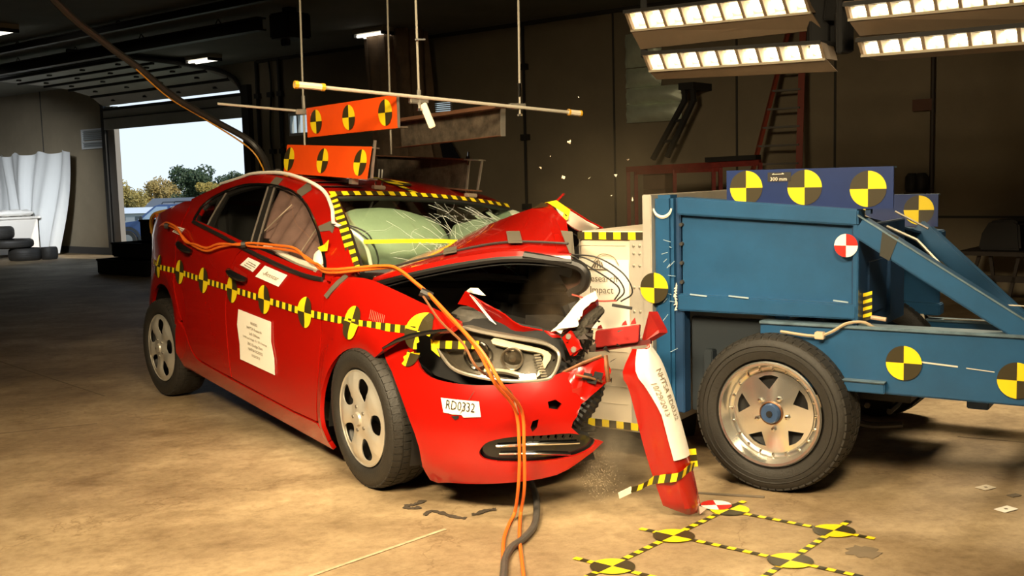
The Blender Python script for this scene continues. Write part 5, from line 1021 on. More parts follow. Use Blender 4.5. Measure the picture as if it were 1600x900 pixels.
def hubcap(parent, fr, R, mt, holes, prof, n_=48, nm='hubcap'):
    ol = [(R * math.cos(2 * math.pi * i / n_), R * math.sin(2 * math.pi * i / n_)) for i in range(n_)]
    ov, of = tri2d(ol, .022, holes); P = [V(fr(p.x, p.y, prof(p.length, math.atan2(p.y, p.x)))) for p in ov]; q_ = M(); q_.add(P, of)
    return q_.build(nm, mt, parent, smooth=50, solid=.006)
def car_wheel(name, wc, steer, camber=0., spin=0., parent=car):
    o = bpy.data.objects.new(name, None)
    fr = lambda a, b_, t: (a, t, b_)
    mm = M(); tyre_mesh(mm, .312, .205, .215, fr); t = mm.build(name, RUB, parent)
    mm = M(); tread(mm, .312, .205, 56, fr); td = mm.build('tread', RUB, t, smooth=0); td['kind'] = 'stuff'
    mm = M(); mm.lathe([(.216, -.07), (.205, -.055), (.19, .04), (.0, .045)], fr, 48); mm.build('steel_rim', mat('rim_dark', (.03, .028, .025), .5, .4), t)
    hl_ = [[rot2(p, spin + 2 * math.pi * k / 5) for p in spl([(.088, -.010), (.115, -.036), (.168, -.046), (.186, -.016), (.186, .020), (.164, .042), (.115, .030)], 3, True)] for k in range(5)]
    hubcap(t, fr, .214, SIL, hl_, lambda r, a: -.088 - .018 * (1 - (r / .214) ** 2) + .010 * math.exp(-((r - .09) / .03) ** 2) - .008 * (math.cos(5 * (a - spin) + math.pi) > .2) * min(1, max(0, (r - .06) / .03)) * (1 if r < .19 else 0))
    mm = M(); mm.lathe([(0, -.115), (.026, -.114), (.032, -.106), (.034, -.098)], fr, 24); cp = mm.build('centre_cap', mat('cap_silver', (.52, .48, .41), .35, .5), t)
    for k in range(5):
        c_ = rot2((.055, 0), spin + .6 + 2 * math.pi * k / 5); mm = M(); mm.lathe([(0, -.106), (.008, -.106), (.009, -.1), (.009, -.09)], lambda a, b_, tt: fr(c_[0] + a, c_[1] + b_, tt), 8); mm.build('lug_nut', mat('lug_dark', (.2, .18, .15), .4, .6), t)
    mm = M(); mm.tube([fr(.212 * math.cos(2 * math.pi * k / 48), .212 * math.sin(2 * math.pi * k / 48), -.088) for k in range(48)], .004, 6, closed=True); mm.build('cap_edge', SIL, t)
    o = t
    fw, lf_, up_ = V((.58942, -.80783, 0)), V((.80783, .58942, 0)), V((0, 0, 1)); c, s = math.cos(steer), math.sin(steer)
    f2 = fw * c + lf_ * s; l2 = lf_ * c - fw * s; cc, sc_ = math.cos(camber), math.sin(camber); l3 = l2 * cc + up_ * sc_; u3 = up_ * cc - l2 * sc_
    wm = Matrix(((f2.x, l3.x, u3.x, wc.x), (f2.y, l3.y, u3.y, wc.y), (f2.z, l3.z, u3.z, wc.z), (0, 0, 0, 1)))
    o.matrix_local = BMX.inverted() @ wm; return o
OW, FWW, LFW = V((.03412, 5.05056, 0)), V((.58942, -.80783, 0)), V((.80783, .58942, 0))
car_wheel('front_wheel', OW - LFW * .785 + V((0, 0, .314)), -.03, .03, 1.25)
car_wheel('rear_wheel', OW - FWW * 2.703 - LFW * .785 + V((0, 0, .314)), .06, .0, 1.42)
car_wheel('rear_wheel', OW - FWW * 2.703 + LFW * .785 + V((0, 0, .314)), .06 + math.pi, .0, 1.0)
# ================================================================== MOVING BARRIER CART
CX_, CY_, CO = V((.82904, -.55919, 0)), V((.55919, .82904, 0)), V((1.04167, 4.3197, 0))
CMX = Matrix(((CX_.x, CY_.x, 0, CO.x), (CX_.y, CY_.y, 0, CO.y), (CX_.z, CY_.z, 1, 0), (0, 0, 0, 1)))
cart = thing('barrier_cart', 'blue steel crash barrier cart with honeycomb face, yellow targets and polished wheels', 'cart', mtx=CMX)
def cb(nm, c_, d_, mt=BLU, parent=cart, bevel=.004, R=None): q_ = M(); q_.box(c_, d_, 0, R); return q_.build(nm, mt, parent, bevel=bevel)
def cx(nm, x0, x1, y0, y1, z0, z1, mt=BLU, parent=cart, bevel=.004): return cb(nm, ((x0 + x1) / 2, (y0 + y1) / 2, (z0 + z1) / 2), (x1 - x0, y1 - y0, z1 - z0), mt, parent, bevel)
NB = .10; YW = 1.72                                     # near face and width of the frame
post = cx('corner_post', -.553, -.463, NB, NB + .10, .27, 1.247, bevel=.015); cx('corner_post', -.553, -.463, YW - .1, YW, .15, 1.06, bevel=.015)
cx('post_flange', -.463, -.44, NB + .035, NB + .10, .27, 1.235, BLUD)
mm = M(); pts = [(-.508 + .044 * math.cos(a), NB - .003, 1.195 + .045 * math.sin(a)) for a in [math.pi * (1.05 + .9 * k / 14) for k in range(15)]]; mm.tube(pts, [.004 + .004 * math.sin(math.pi * k / 14) for k in range(15)], 5); mm.build('weld_ring', mat('chalky_white', (.72, .68, .58), .8), post)
rnd = random.Random(2); mm = M()
for k in range(14):
    x, z = rnd.uniform(-.54, -.475), rnd.uniform(.45, 1.05); l = rnd.uniform(.01, .05); a = rnd.uniform(-.5, .9); mm.bar((x, NB - .0005, z), (x + l * math.cos(a), NB - .0005, z + l * math.sin(a)), .001, .0025)
mm.build('scratches', mat('scratch_pale', (.30, .40, .46), .6), post, smooth=0)
mm = M()
for k in range(10):
    a = k * .6; mm.add([(-.455 + .006 * math.sin(k * 2.3), NB - .002, .735 + .012 * k), (-.44, NB - .004, .738 + .012 * k), (-.448 + .008 * math.sin(k), NB - .004, .752 + .012 * k)], [(0, 1, 2)])
mm.build('paint_chip', SKW, post, smooth=0, solid=.002)
# upper box: top rail, recessed side panel, lower rail, end plate
def sloped(nm, x0, x1, z0a, z1a, z0b, z1b, y0, y1, mt=BLU, bevel=.006):
    mm = M(); vs = [(x, y, z) for x, za, zb_ in ((x0, z0a, z1a), (x1, z0b, z1b)) for y in (y0, y1) for z in (za, zb_)]
    mm.add(vs, [(0, 1, 3, 2), (4, 6, 7, 5), (0, 4, 5, 1), (2, 3, 7, 6), (0, 2, 6, 4), (1, 5, 7, 3)]); return mm.build(nm, mt, cart, bevel=bevel)
for y0, y1, dz in ((NB, NB + .10, 0), (YW - .1, YW, -.17)):
    sloped('top_rail', -.44, .347, 1.160 + dz, 1.237 + dz, 1.114 + dz, 1.180 + dz, y0, y1); sloped('lower_rail', -.44, .343, .735 + dz, .810 + dz, .735 + dz, .796 + dz, y0, y1)
sloped('side_panel', -.43, .33, .80, 1.17, .78, 1.13, NB + .035, NB + .05, bevel=0); sloped('side_panel', -.43, .33, .63, 1.0, .61, .96, YW - .05, YW - .035, bevel=0)
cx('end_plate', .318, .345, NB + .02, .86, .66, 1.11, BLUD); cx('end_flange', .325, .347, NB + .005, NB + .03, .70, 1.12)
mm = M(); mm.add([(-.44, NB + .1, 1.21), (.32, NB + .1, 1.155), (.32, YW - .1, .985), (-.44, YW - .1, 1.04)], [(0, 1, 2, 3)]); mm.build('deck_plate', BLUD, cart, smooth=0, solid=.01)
mm = M()
for a, b_ in ((-.38, -.30), (-.20, -.11), (.25, .31)): mm.bar((a, NB - .001, .811), (b_, NB - .001, .805), .003, .006)
mm.build('worn_edge', MATS['scratch_pale'], cart, smooth=0)
for k in range(4):
    mm = M(); mm.lathe([(0, -.010), (.008, -.010), (.01, 0), (.01, .01)], lambda a, b_, t, k=k: (-.432 + t * 0 + a, NB + .03 + t, .86 + .085 * k + b_), 8); mm.build('bolt', STRUC, cart)
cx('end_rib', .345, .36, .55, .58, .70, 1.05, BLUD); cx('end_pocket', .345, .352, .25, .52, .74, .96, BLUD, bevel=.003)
# main beams, cross members, step
for y0, y1, dz in ((NB, NB + .07, 0), (YW - .07, YW, -.17)):
    cx('main_beam', -.06, 3.3, y0, y1, .442 + dz, .708 + dz, bevel=.006)
    cx('beam_flange', -.06, 3.3, y0 - .012, y1 + .012, .700 + dz, .712 + dz, mat('blue_worn_edge', (.16, .25, .32), .45, .2, var=.5, vscale=9), bevel=.002)
cx('front_web', -.42, -.05, NB + .10, NB + .13, .27, .70, MATS['blackish_blue'] if 'blackish_blue' in MATS else mat('blackish_blue', (.008, .014, .02), .7))
for x in (-.3, .75, 1.6, 3.2): cx('cross_member', x, x + .08, NB + .07, YW - .07, .40, .52, BLUD)
cx('step_bracket', .20, .465, NB - .035, NB, .448, .492); cx('step_plate', .20, .468, NB - .045, NB, .490, .496, MATS['blue_worn_edge'])
cx('front_bracket', -.463, -.42, NB + .02, NB + .09, .27, .735, BLUD)
cx('front_bulkhead', -.34, -.30, NB + .05, YW - .07, .27, .56, mat('blackish_blue', (.008, .014, .02), .7))  # near-black blue plate behind the start of the main beams
mm = M(); mm.bar((.56, NB - .002, .585), (.73, NB - .002, .575), .002, .006); mm.bar((.76, NB - .002, .572), (.86, NB - .002, .565), .002, .003); mm.build('paint_scratch', mat('scratch_white', (.62, .60, .52), .6), cart, smooth=0)
# braces
def brace(y0, y1, x0=.345, z0=1.11, x1=1.28, z1=.52, w=.085):
    mm = M(); mm.bar((x0, (y0 + y1) / 2, z0), (x1, (y0 + y1) / 2, z1), y1 - y0, w, up=(0, 0, 1)); return mm.build('diagonal_brace', BLU, cart, bevel=.006)
b1 = brace(NB, NB + .07, .345, 1.11, 1.02, .684); brace(1.28, 1.35, .30, 1.05, .92, .46, .085)
mm = M(); mm.bar((.345, NB + .002, 1.157), (1.0, NB + .002, .743), .012, .006); mm.build('worn_edge', MATS['blue_worn_edge'], b1, smooth=0)
mm = M(); a, b_ = V((.345, NB - .003, 1.11)), V((1.28, NB - .003, .52)); p, q_ = a.lerp(b_, .115), a.lerp(b_, .15); mm.add([p + V((-.01, 0, .052)), p + V((-.02, 0, -.045)), q_ + V((-.015, 0, -.045)), q_ + V((.02, 0, .05))], [(0, 1, 2, 3)]); mm.build('tape_patch', mat('dark_tape', (.03, .03, .022), .6), b1, smooth=0, solid=.002)
mm = M(); mm.tube([(.25, .55, 1.13), (.47, .55, 1.031), (.676, .55, .81)], .007, 6); mm.tube([(.36, .62, 1.15), (.50, .62, 1.075)], .005, 6); mm.build('steel_cable', STEEL, cart)
mm = M(); mm.bar((.665, .55, .825), (.735, .55, .767), .03, .026); mm.build('cable_clamp', STEEL, cart)
mm = M(); mm.tube([(.73, .55, .768), (1.6, .58, .75)], .003, 6); mm.build('thin_rope', SKW, cart)
mm = M(); mm.bar((.36, YW - .08, .546), (1.1, YW - .08, .546), .01, .005); mm.build('inner_rail', STEEL, cart); mm = M(); mm.tube(spl([(.22, YW - .09, .53), (.235, YW - .09, .585), (.25, YW - .09, .58), (.26, YW - .09, .53)], 4), .010, 6); mm.build('hook', SKW, cart)
# barrier face: backing plate, honeycomb block, skin, tape, bolts, paper sign
cx('backing_plate', -.600, -.556, NB - .02, YW + .02, .17, 1.250, GALV)
blk = cx('honeycomb_block', -.94, -.603, NB + .01, YW - .05, .155, 1.085, CREAM, bevel=.008)
cx('side_flange', -.675, -.603, NB, NB + .012, .16, 1.08, GALV, blk, .001)
sk = cx('crushed_skin', -.955, -.94, NB + .02, YW - .06, .16, 1.07, GALV, blk, .004)
for k in range(11):   # exposed cells between skin and block show as ribs on the near side
    mm = M(); z = .20 + .082 * k; mm.bar((-.945, NB + .008, z), (-.70, NB + .008, z + .0), .002, .002); mm.build('cell_edge', mat('cell_line', (.55, .48, .37), .5), blk, smooth=0)
for z in (1.065, .185):
    mm = M(); ribbon(mm, [(-.945, NB - .003, z), (-.605, NB - .003, z)], lambda t: (0, 0, .017), .0375); mm.build('striped_tape', [MBK, YEL], blk, smooth=0)
for x in (-.655, -.625):
    for z in (1.02, .985, .93, .83, .72, .60, .50, .43, .30):
        mm = M(); mm.lathe([(0, -.007), (.005, -.006), (.0075, .0), (.0075, .004)], lambda a, b_, t: (x + a, NB + t, z + b_), 8); mm.build('rivet', STEEL, blk)
shp = [(-.945, .63), (-.682, .63), (-.682, .955), (-.945, .955)]
pp = panel('paper_sign', shp, lambda u, v: (u, NB + .004, v), WHT, blk, .1, .001, (), (0, -1, 0))
fs_ = lambda a, b_: (-.79 + a, NB + .001, .80 + b_)
mm = M(); lettering(mm, 'Research', lambda a, b_: fs_(a - .035, b_ + .065), .046, sx=1); lettering(mm, 'Impact', lambda a, b_: fs_(a - .035, b_ + .012), .046)
for k in range(5): mm.bar(fs_(-.085 + .015 * k, .115), fs_(-.065 + .008 * k, .155 - .006 * abs(k - 2)), .002, .006)
mm.bar(fs_(-.10, .108), fs_(.0, .108), .002, .006); mm.build('printed_lines', INKG, pp, smooth=0)
mm = M(); mm.tube(spl([(-.86, NB - .004, .945), (-.82, NB - .006, .98), (-.76, NB - .004, .97), (-.73, NB - .004, .93)], 5), .002, 5); mm.build('crack_line', mat('pencil', (.36, .30, .20), .6), pp)
# target signs on the top
def sign(y, x0, x1, z0, z1, ds, lab):
    q_ = M(); q_.box(((x0 + x1) / 2, y, (z0 + z1) / 2), (x1 - x0, .008, z1 - z0)); o = q_.build('target_board', SIGNB, cart, smooth=0)
    q_ = M(); q_.box(((x0 + x1) / 2, y + .02, z1 - .003), (x1 - x0, .045, .006)); q_.build('board_edge', MATS['blue_worn_edge'], o, smooth=0)
    for x, z in ds:
        q_ = M(); disc(q_, lambda a, b_: (x + a, y - .006, z + b_), .072, 1); q_.build('target_disc', [YEL, MBK], o, smooth=0)
    for x in (x0 + .1, x1 - .1):
        q_ = M(); q_.bar((x, y + .02, z0 - .02), (x, y + .02, z1 - .01), .03, .02, up=(1, 0, 0)); q_.build('board_support', BLUD, o, smooth=0)
    return o
s1 = sign(.13, -.218, .476, 1.18, 1.347, ((-.130, 1.272), (.122, 1.270), (.378, 1.260)), 0)
q_ = M(); q_.box((.015, .125, 1.315), (.10, .002, .038)); lb = q_.build('handwritten_label', mat('label_black', (.018, .016, .014), .5), s1, smooth=0)
q_ = M(); lettering(q_, '300 mm', lambda a, b_: (.012 + a, .1225, 1.306 + b_), .022); q_.bar((-.015, .1225, 1.326), (.035, .1225, 1.327), .001, .002); q_.bar((.035, .1225, 1.327), (.027, .1225, 1.331), .001, .002); q_.bar((-.015, .1225, 1.326), (-.007, .1225, 1.330), .001, .002); q_.build('chalk_writing', SKW, lb, smooth=0)
sign(1.30, -.42, .395, 1.048, 1.208, ((-.30, 1.13), (-.02, 1.13), (.305, 1.130)), 1)
for (x, z, y, par) in ((-.553 + .01, .835, NB - .024, post), (.531, .575, NB - .008, cart), (.938, .540, NB - .008, cart)):
    q_ = M(); disc(q_, lambda a, b_: (x + a, y, z + b_), .0685, 1); q_.build('target_disc', [YEL, MBK], par, smooth=0)
q_ = M(); disc(q_, lambda a, b_: (.301 + a, NB - .004, 1.035 + b_), .047, 1, mats=(1, 0)); q_.build('target_disc', [WHT2, MRED], cart, smooth=0)
# small bits: hose with clip, striped tape, grip
q_ = M(); q_.tube(spl([(.04, NB - .03, .675), (.15, NB - .03, .665), (.21, NB - .03, .668), (.26, NB - .03, .69), (.31, NB - .02, .722), (.37, NB, .728), (.41, NB + .02, .705)], 5), .0065, 6); hs = q_.build('brake_hose', mat('tan_hose', (.42, .32, .20), .5), cart)
q_ = M(); q_.box((.205, NB - .028, .668), (.038, .03, .03)); q_.build('hose_clip', mat('clip_tan', (.55, .44, .30), .5), hs, bevel=.003)
q_ = M(); ribbon(q_, [(.365, NB + .08, .84), (.365, NB + .08, .725)], lambda t: (.018, 0, .006), .0135); q_.build('striped_tape', [YEL, MBK], cart, smooth=0, solid=.001)
q_ = M(); q_.tube([(.38, NB + .08, .738), (.44, NB + .08, .732)], .009, 8); q_.build('grip', mat('grip_tan', (.55, .36, .22), .5), cart)
# wheels
def cart_wheel(nm, x, y, out):
    fr = lambda a, b_, t: (x + a, y + out * t, .331 + b_); R, w = .331, .215
    q_ = M(); tyre_mesh(q_, R, w, .222, fr); t = q_.build(nm, RUB, cart)
    q_ = M(); tread(q_, R, w, 60, fr); td = q_.build('tread', RUB, t, smooth=0); td['kind'] = 'stuff'
    q_ = M()
    for r in (.27, .29): q_.lathe([(r - .003, -w * .495), (r, -w * .515), (r + .003, -w * .495)], fr, 64)
    q_.build('sidewall_rib', RUB, t)
    q_ = M(); q_.lathe([(.224, -.098), (.218, -.106), (.208, -.104), (.204, -.09), (.196, -.07), (.190, -.045), (.176, -.040), (.168, -.03), (.165, .05)], fr, 72); q_.build('rim_lip', ALLOY, t)
    hl_ = [[rot2(p, 1.25 + 2 * math.pi * k / 5) for p in ((.112, -.052), (.152, -.052), (.157, .0), (.152, .052), (.112, .052), (.100, .0))] for k in range(5)]
    hl_ = [[rot2(p, .45 + 2 * math.pi * k / 5) for p in ((.098, .0), (.146, -.044), (.156, -.015), (.156, .015), (.146, .044))] for k in range(5)]
    hubcap(t, fr, .172, ALLOY, hl_, lambda r, a: -.038 - .022 * max(0, 1 - r / .17), 60, 'star_spokes')
    q_ = M(); q_.lathe([(.16, -.02), (.08, .0), (0, .0)], fr, 32); q_.build('drum', mat('drum_dark', (.012, .011, .01), .6), t)
    q_ = M(); q_.lathe([(.0, -.082), (.012, -.082), (.012, -.088), (.036, -.090), (.042, -.080), (.044, -.05)], fr, 32); hc_ = q_.build('hub_cap', mat('hub_blue', (.05, .10, .22), .3, .4), t)
    q_ = M(); q_.lathe([(0, -.094), (.013, -.094), (.013, -.08)], fr, 16); q_.build('grease_hole', MATS['void_black'], hc_)
    q_ = M(); q_.lathe([(.045, -.072), (.050, -.070), (.050, -.05)], fr, 32); q_.build('hub_ring', mat('copper_ring', (.16, .07, .03), .4, .6), t)
    for k in range(5):
        c_ = rot2((.070, 0), 1.08 + 2 * math.pi * k / 5); q_ = M(); q_.lathe([(0, -.078), (.009, -.076), (.011, -.068), (.011, -.045)], lambda a, b_, tt: fr(c_[0] + a, c_[1] + b_, tt), 6); q_.build('lug_nut', CHR, t)
    for k in range(20):
        c_ = rot2((.182, 0), 2 * math.pi * k / 20); q_ = M(); q_.lathe([(0, -.052), (.005, -.051), (.007, -.044), (.007, -.035)], lambda a, b_, tt: fr(c_[0] + a, c_[1] + b_, tt), 6); q_.build('rim_rivet', CHR, t)
    return t
cart_wheel('cart_wheel', .01, .108, 1); cart_wheel('cart_wheel', .01, 1.68, -1); cart_wheel('cart_wheel', 2.60, .108, 1); cart_wheel('cart_wheel', 2.60, 1.68, -1)
for x in (.01, 2.60):
    q_ = M(); q_.tube([(x, .13, .331), (x, 1.65, .331)], .03, 10); q_.build('axle', STRUC, cart)
for k, (a, b_) in enumerate((((.28, .5, .30), (.05, .9, .33)), ((.35, .6, .26), (.30, 1.2, .30)), ((.12, .5, .26), (.42, .55, .22)))):
    q_ = M(); q_.tube(spl([a, tuple(V(a).lerp(V(b_), .5) + V((0, 0, -.03))), b_], 5), .014, 6); q_.build('steering_rod', STRUC, cart)
cx('underframe', .05, .50, .35, 1.4, .36, .44, STRUC)
# ================================================================== TORN BUMPER PIECE WITH LABEL
PQ = [V(p) for p in ((.453, 3.983, .68), (.517, 4.003, .697), (.57, 4.018, .613), (.627, 4.036, .43), (.678, 4.051, .236), (.719, 4.063, .045), (.705, 4.059, .008), (.663, 4.046, .006), (.568, 4.018, .05), (.501, 3.998, .262), (.438, 3.979, .52), (.411, 3.971, .584))]
PN = V((.3, -1, 0)).normalized(); PA = V((1, .3, 0)).normalized()
pc = thing('bumper_fragment', 'torn curved piece of red bumper with white numbered label standing on the floor', 'bumper piece', (.66, 4.05, 0))
def rp(p): return V(p) - pc.location
Rr = rs([V(p) for p in spl([tuple(p) for p in PQ[1:6]], 5)], 22); Ll = rs([V(p) for p in spl([tuple(p) for p in (PQ[0], PQ[11], PQ[10], PQ[9], PQ[8])], 5)], 22); BT = rs([PQ[8], PQ[7], PQ[6], PQ[5]], 11)
mm = M(); rows = []
for i in range(22):
    l, r_ = Ll[i], Rr[i]; row = []
    for j in range(11):
        t = j / 10; bul = .045 * (math.sin(math.pi * t) ** .7) + (.02 * (t > .38) * (1 - abs(t - .45) * 1.2) if True else 0); row.append(rp(l.lerp(r_, t)) + PN * bul)
    rows.append(row)
rows.append([rp(p) + PN * .02 * math.sin(math.pi * j / 10) for j, p in enumerate(BT)])
nr = 11; mm.add([p for r_ in rows for p in r_], [(i * nr + j, (i + 1) * nr + j, (i + 1) * nr + j + 1, i * nr + j + 1) for i in range(22) for j in range(nr - 1)]); sh = mm.build('bumper_skin', RED, pc, smooth=50, solid=.012, fix=True)
mm = M(); L0, L1 = 0, 14
def lab(u, v, off=.010):   # u across 0..1 (left edge slanting), v along 0..1
    f = v * 14.6; i = min(20, int(f)); q0 = lambda i_, t: rows[i_][min(9, int(t * 10))].lerp(rows[i_][min(10, int(t * 10) + 1)], t * 10 - int(t * 10))
    a0 = .10 + .36 * min(1, v * 1.6) if v < .6 else .446; tt = a0 + (.985 - a0) * u; return q0(i, tt).lerp(q0(i + 1, tt), f - i) + PN * off
mm.add([lab(j / 12, i / 30) for i in range(31) for j in range(13)], [(i * 13 + j, (i + 1) * 13 + j, (i + 1) * 13 + j + 1, i * 13 + j + 1) for i in range(30) for j in range(12)]); wl = mm.build('white_label', WHT2, pc, solid=.002, smooth=60)
def along(i, t, off=.016):
    return lab(t, i, off)
mm = M()
for tx, u, c_, sz in (('NHTSA RD0332', .66, .44, .075), ('10/29/2013', .26, .46, .075)):
    lettering(mm, tx, lambda a, b_: along(c_ + a * .90, u + b_ * 4.2), sz, sx=1.0)
mm.build('printed_lines', mat('ink_brown', (.22, .17, .11), .6), wl, smooth=0)
tA = [rows[16][10] + PN * .01 + PA * .004, rows[15][9] + PN * .012, rows[16][6] + PN * .014, rows[17][3] + PN * .014, rows[17][0] + PN * .008]
tA = [rows[15][10] + PN * .004 + PA * .006 + V((0, 0, .03)), rows[16][10] + PN * .006 + PA * .006 + V((0, 0, -.01)), rows[16][8] + PN * .010, rows[16][5] + PN * .010 + V((0, 0, -.02)), rows[17][2] + PN * .010, rows[17][0] + PN * .006 + V((0, 0, -.01))]
mm = M(); ribbon(mm, spl([tuple(p) for p in tA[1:]], 4) + [rows[17][0] + PN * .02 + PA * -.06 + V((0, 0, -.03)), rows[17][0] + PN * .02 + PA * -.10 + V((0, 0, -.035))], lambda t: (.004, 0, .017 - .005 * (t > .75)), .024); mm.build('striped_tape', [MBK, YEL], pc, smooth=0, solid=.001)
mm = M(); ribbon(mm, [tA[0], tA[1]], lambda t: (.017, .004, 0), .02); mm.build('tape_tail', [YEL, MBK], pc, smooth=0, solid=.001)
e0 = rows[17][0] + PN * .02 + PA * -.10 + V((0, 0, -.035)); mm = M(); mm.add([e0 + V((0, 0, .014)), e0 + V((0, 0, -.013)), e0 + PA * -.05 + V((0, 0, -.03)), e0 + PA * -.055 + V((0, 0, -.005))], [(0, 1, 2, 3)]); mm.build('tape_end', SKW, pc, smooth=0, solid=.001)
mm = M(); p0 = rp(PQ[6]) + PN * .03; mm.add([p0, p0 + PA * .03 + V((0, 0, .02)), p0 + PA * -.005 + V((0, 0, .035))], [(0, 1, 2)]); mm.build('chipped_corner', mat('chip_pink', (.75, .45, .38), .6), pc, smooth=0, solid=.002)
# ================================================================== HANGING TARGET FRAME
hf = thing('hanging_target_frame', 'thin rod frame hung from the ceiling, carrying an orange target board and a dark channel', 'target frame', (-.5, 5.7, 1.5))
def hrel(p): return V(p) - hf.location
def rod(nm, a, b_, r, mt=STEEL, par=None): q_ = M(); q_.tube([hrel(a), hrel(b_)], r, 8); return q_.build(nm, mt, par or hf)
PALE = mat('pale_rod', (.60, .56, .46), .4, .2)
def trod(p, q_): return rod('threaded_rod', p, q_, .006, mat('rod_grey', (.40, .37, .30), .45, .2))
v3a, v3b = V((-.437, 5.32, 1.69)), V((-.418, 5.32, CH)); trod(v3a, V((-.437, 5.32, CH))); trod((.066, 5.65, 1.67), (.085, 5.65, CH)); trod((-1.165, 6.1, 1.53), (-1.14, 6.1, CH)); trod((-.705, 6.4, 1.50), (-.68, 6.4, CH))
r1 = rod('cross_rod', (-.98, 4.95, 1.795), (.393, 5.85, 1.682), .009, PALE); r0 = rod('cross_rod', (-1.583, 5.85, 1.785), (-.60, 6.45, 1.70), .007, PALE)
for a, b_, nm in (((-.98, 4.95, 1.795), (-.86, 5.03, 1.786), 'padded_end'), ((.33, 5.81, 1.688), (.40, 5.855, 1.6815), 'padded_end')):
    o = rod(nm, a, b_, .016, mat('foam_white', (.78, .68, .50), .7), r1)
    a, b_ = V(a), V(b_)
    for f in (.0, .92): q_ = M(); q_.tube([hrel(a.lerp(b_, f)), hrel(a.lerp(b_, f + .12))], .018, 8); q_.build('yellow_band', mat('tape_amber', (.80, .42, .02), .5), o)
for p, mt in (((-.437, 5.32, 1.75), STEEL), ((.068, 5.65, 1.80), CHR), ((-1.16, 6.1, 1.80), STEEL)):
    q_ = M(); q_.lathe([(0, -.035), (.011, -.035), (.011, .035), (0, .035)], lambda a, b_, t: hrel(V(p) + V((a, b_, t))), 8); q_.build('coupling_nut', mt, hf)
for p in ((-.437, 5.32, 1.69), (.066, 5.65, 1.67)):
    q_ = M(); q_.lathe([(0, -.006), (.013, -.006), (.013, .006), (0, .006)], lambda a, b_, t: hrel(V(p) + V((a, b_, t))), 6); q_.build('end_nut', CHR, hf)
q_ = M(); q_.box(hrel((-.42, 5.31, 2.03)), (.05, .02, .008)); q_.build('washer_plate', CHR, hf)
q_ = M(); q_.bar(hrel((-.42, 5.33, 1.72)), hrel((-.375, 5.33, 1.60)), .035, .02, up=(0, 1, 0)); q_.build('spring_clip', mat('clip_pale', (.62, .52, .40), .4, .4), hf, bevel=.004)
for p in ((-.44, 5.325, 1.735), (.05, 5.645, 1.715), (-1.16, 6.1, 1.745)):
    q_ = M(); q_.box(hrel(p), (.10, .03, .03), 0, Matrix.Rotation(.5, 3, 'Z')); q_.build('rod_clamp', STEEL, hf, bevel=.004)
def board(nm, tl, tr, br, bl, mt, par, dep):
    tl, tr, br, bl = (hrel(p) for p in (tl, tr, br, bl)); nn = (tr - tl).cross(V((0, 0, 1))).normalized(); nn = nn if nn.y > 0 else -nn
    f = lambda a, b_, t: (tl.lerp(tr, a)).lerp(bl.lerp(br, a), b_) + nn * t
    q_ = M(); q_.prism([(0, 0), (1, 0), (1, 1), (0, 1)], f, 0, .008); o = q_.build(nm, mt, par, smooth=0); return o, f
ob, f = board('target_board', (-1.137, 6.05, 1.762), (-.545, 5.3, 1.766), (-.545, 5.3, 1.602), (-1.137, 6.05, 1.598), ORG, hf, 0)
ux = (V((-.545, 5.3, 1.766)) - V((-1.137, 6.05, 1.762))); LL = ux.length
for u in (.12, .50, .885):
    q_ = M(); disc(q_, lambda a, b_: f(u + a / LL, .5 - b_ / .164, -.004), .066, 1); q_.build('target_disc', [YEL, MBK], ob, smooth=0)
q_ = M(); q_.prism([(0, .0), (1, .0), (1, .05), (0, .05)], f, .008, .06); q_.prism([(0, .95), (1, .95), (1, 1), (0, 1)], f, .008, .06); q_.build('channel_flange', RUST, ob, smooth=0)
q_ = M(); q_.prism([(.997, 0), (1.003, 0), (1.003, 1), (.997, 1)], f, -.001, .012); q_.build('bare_edge', STEEL, ob, smooth=0)
db, g = board('steel_channel', (-.65, 6.45, 1.692), (-.018, 5.68, 1.718), (-.022, 5.68, 1.562), (-.645, 6.45, 1.538), RUST, hf, 0)
q_ = M(); q_.prism([(0, -.10), (1.06, -.06), (1.0, .07), (0, .02)], g, -.07, .008)
q_.v = q_.v; q_.build('channel_flange', mat('rust_edge', (.16, .075, .04), .55, .3), db, smooth=0)
q_ = M(); q_.prism([(0, .975), (1, .975), (1, 1), (0, 1)], g, -.05, .0); q_.build('channel_lip', MATS['rust_edge'], db, smooth=0)
q_ = M(); q_.prism([(.994, .0), (1.002, .0), (1.002, 1), (.994, 1)], g, -.02, .01); q_.build('bare_edge', STEEL, db, smooth=0)
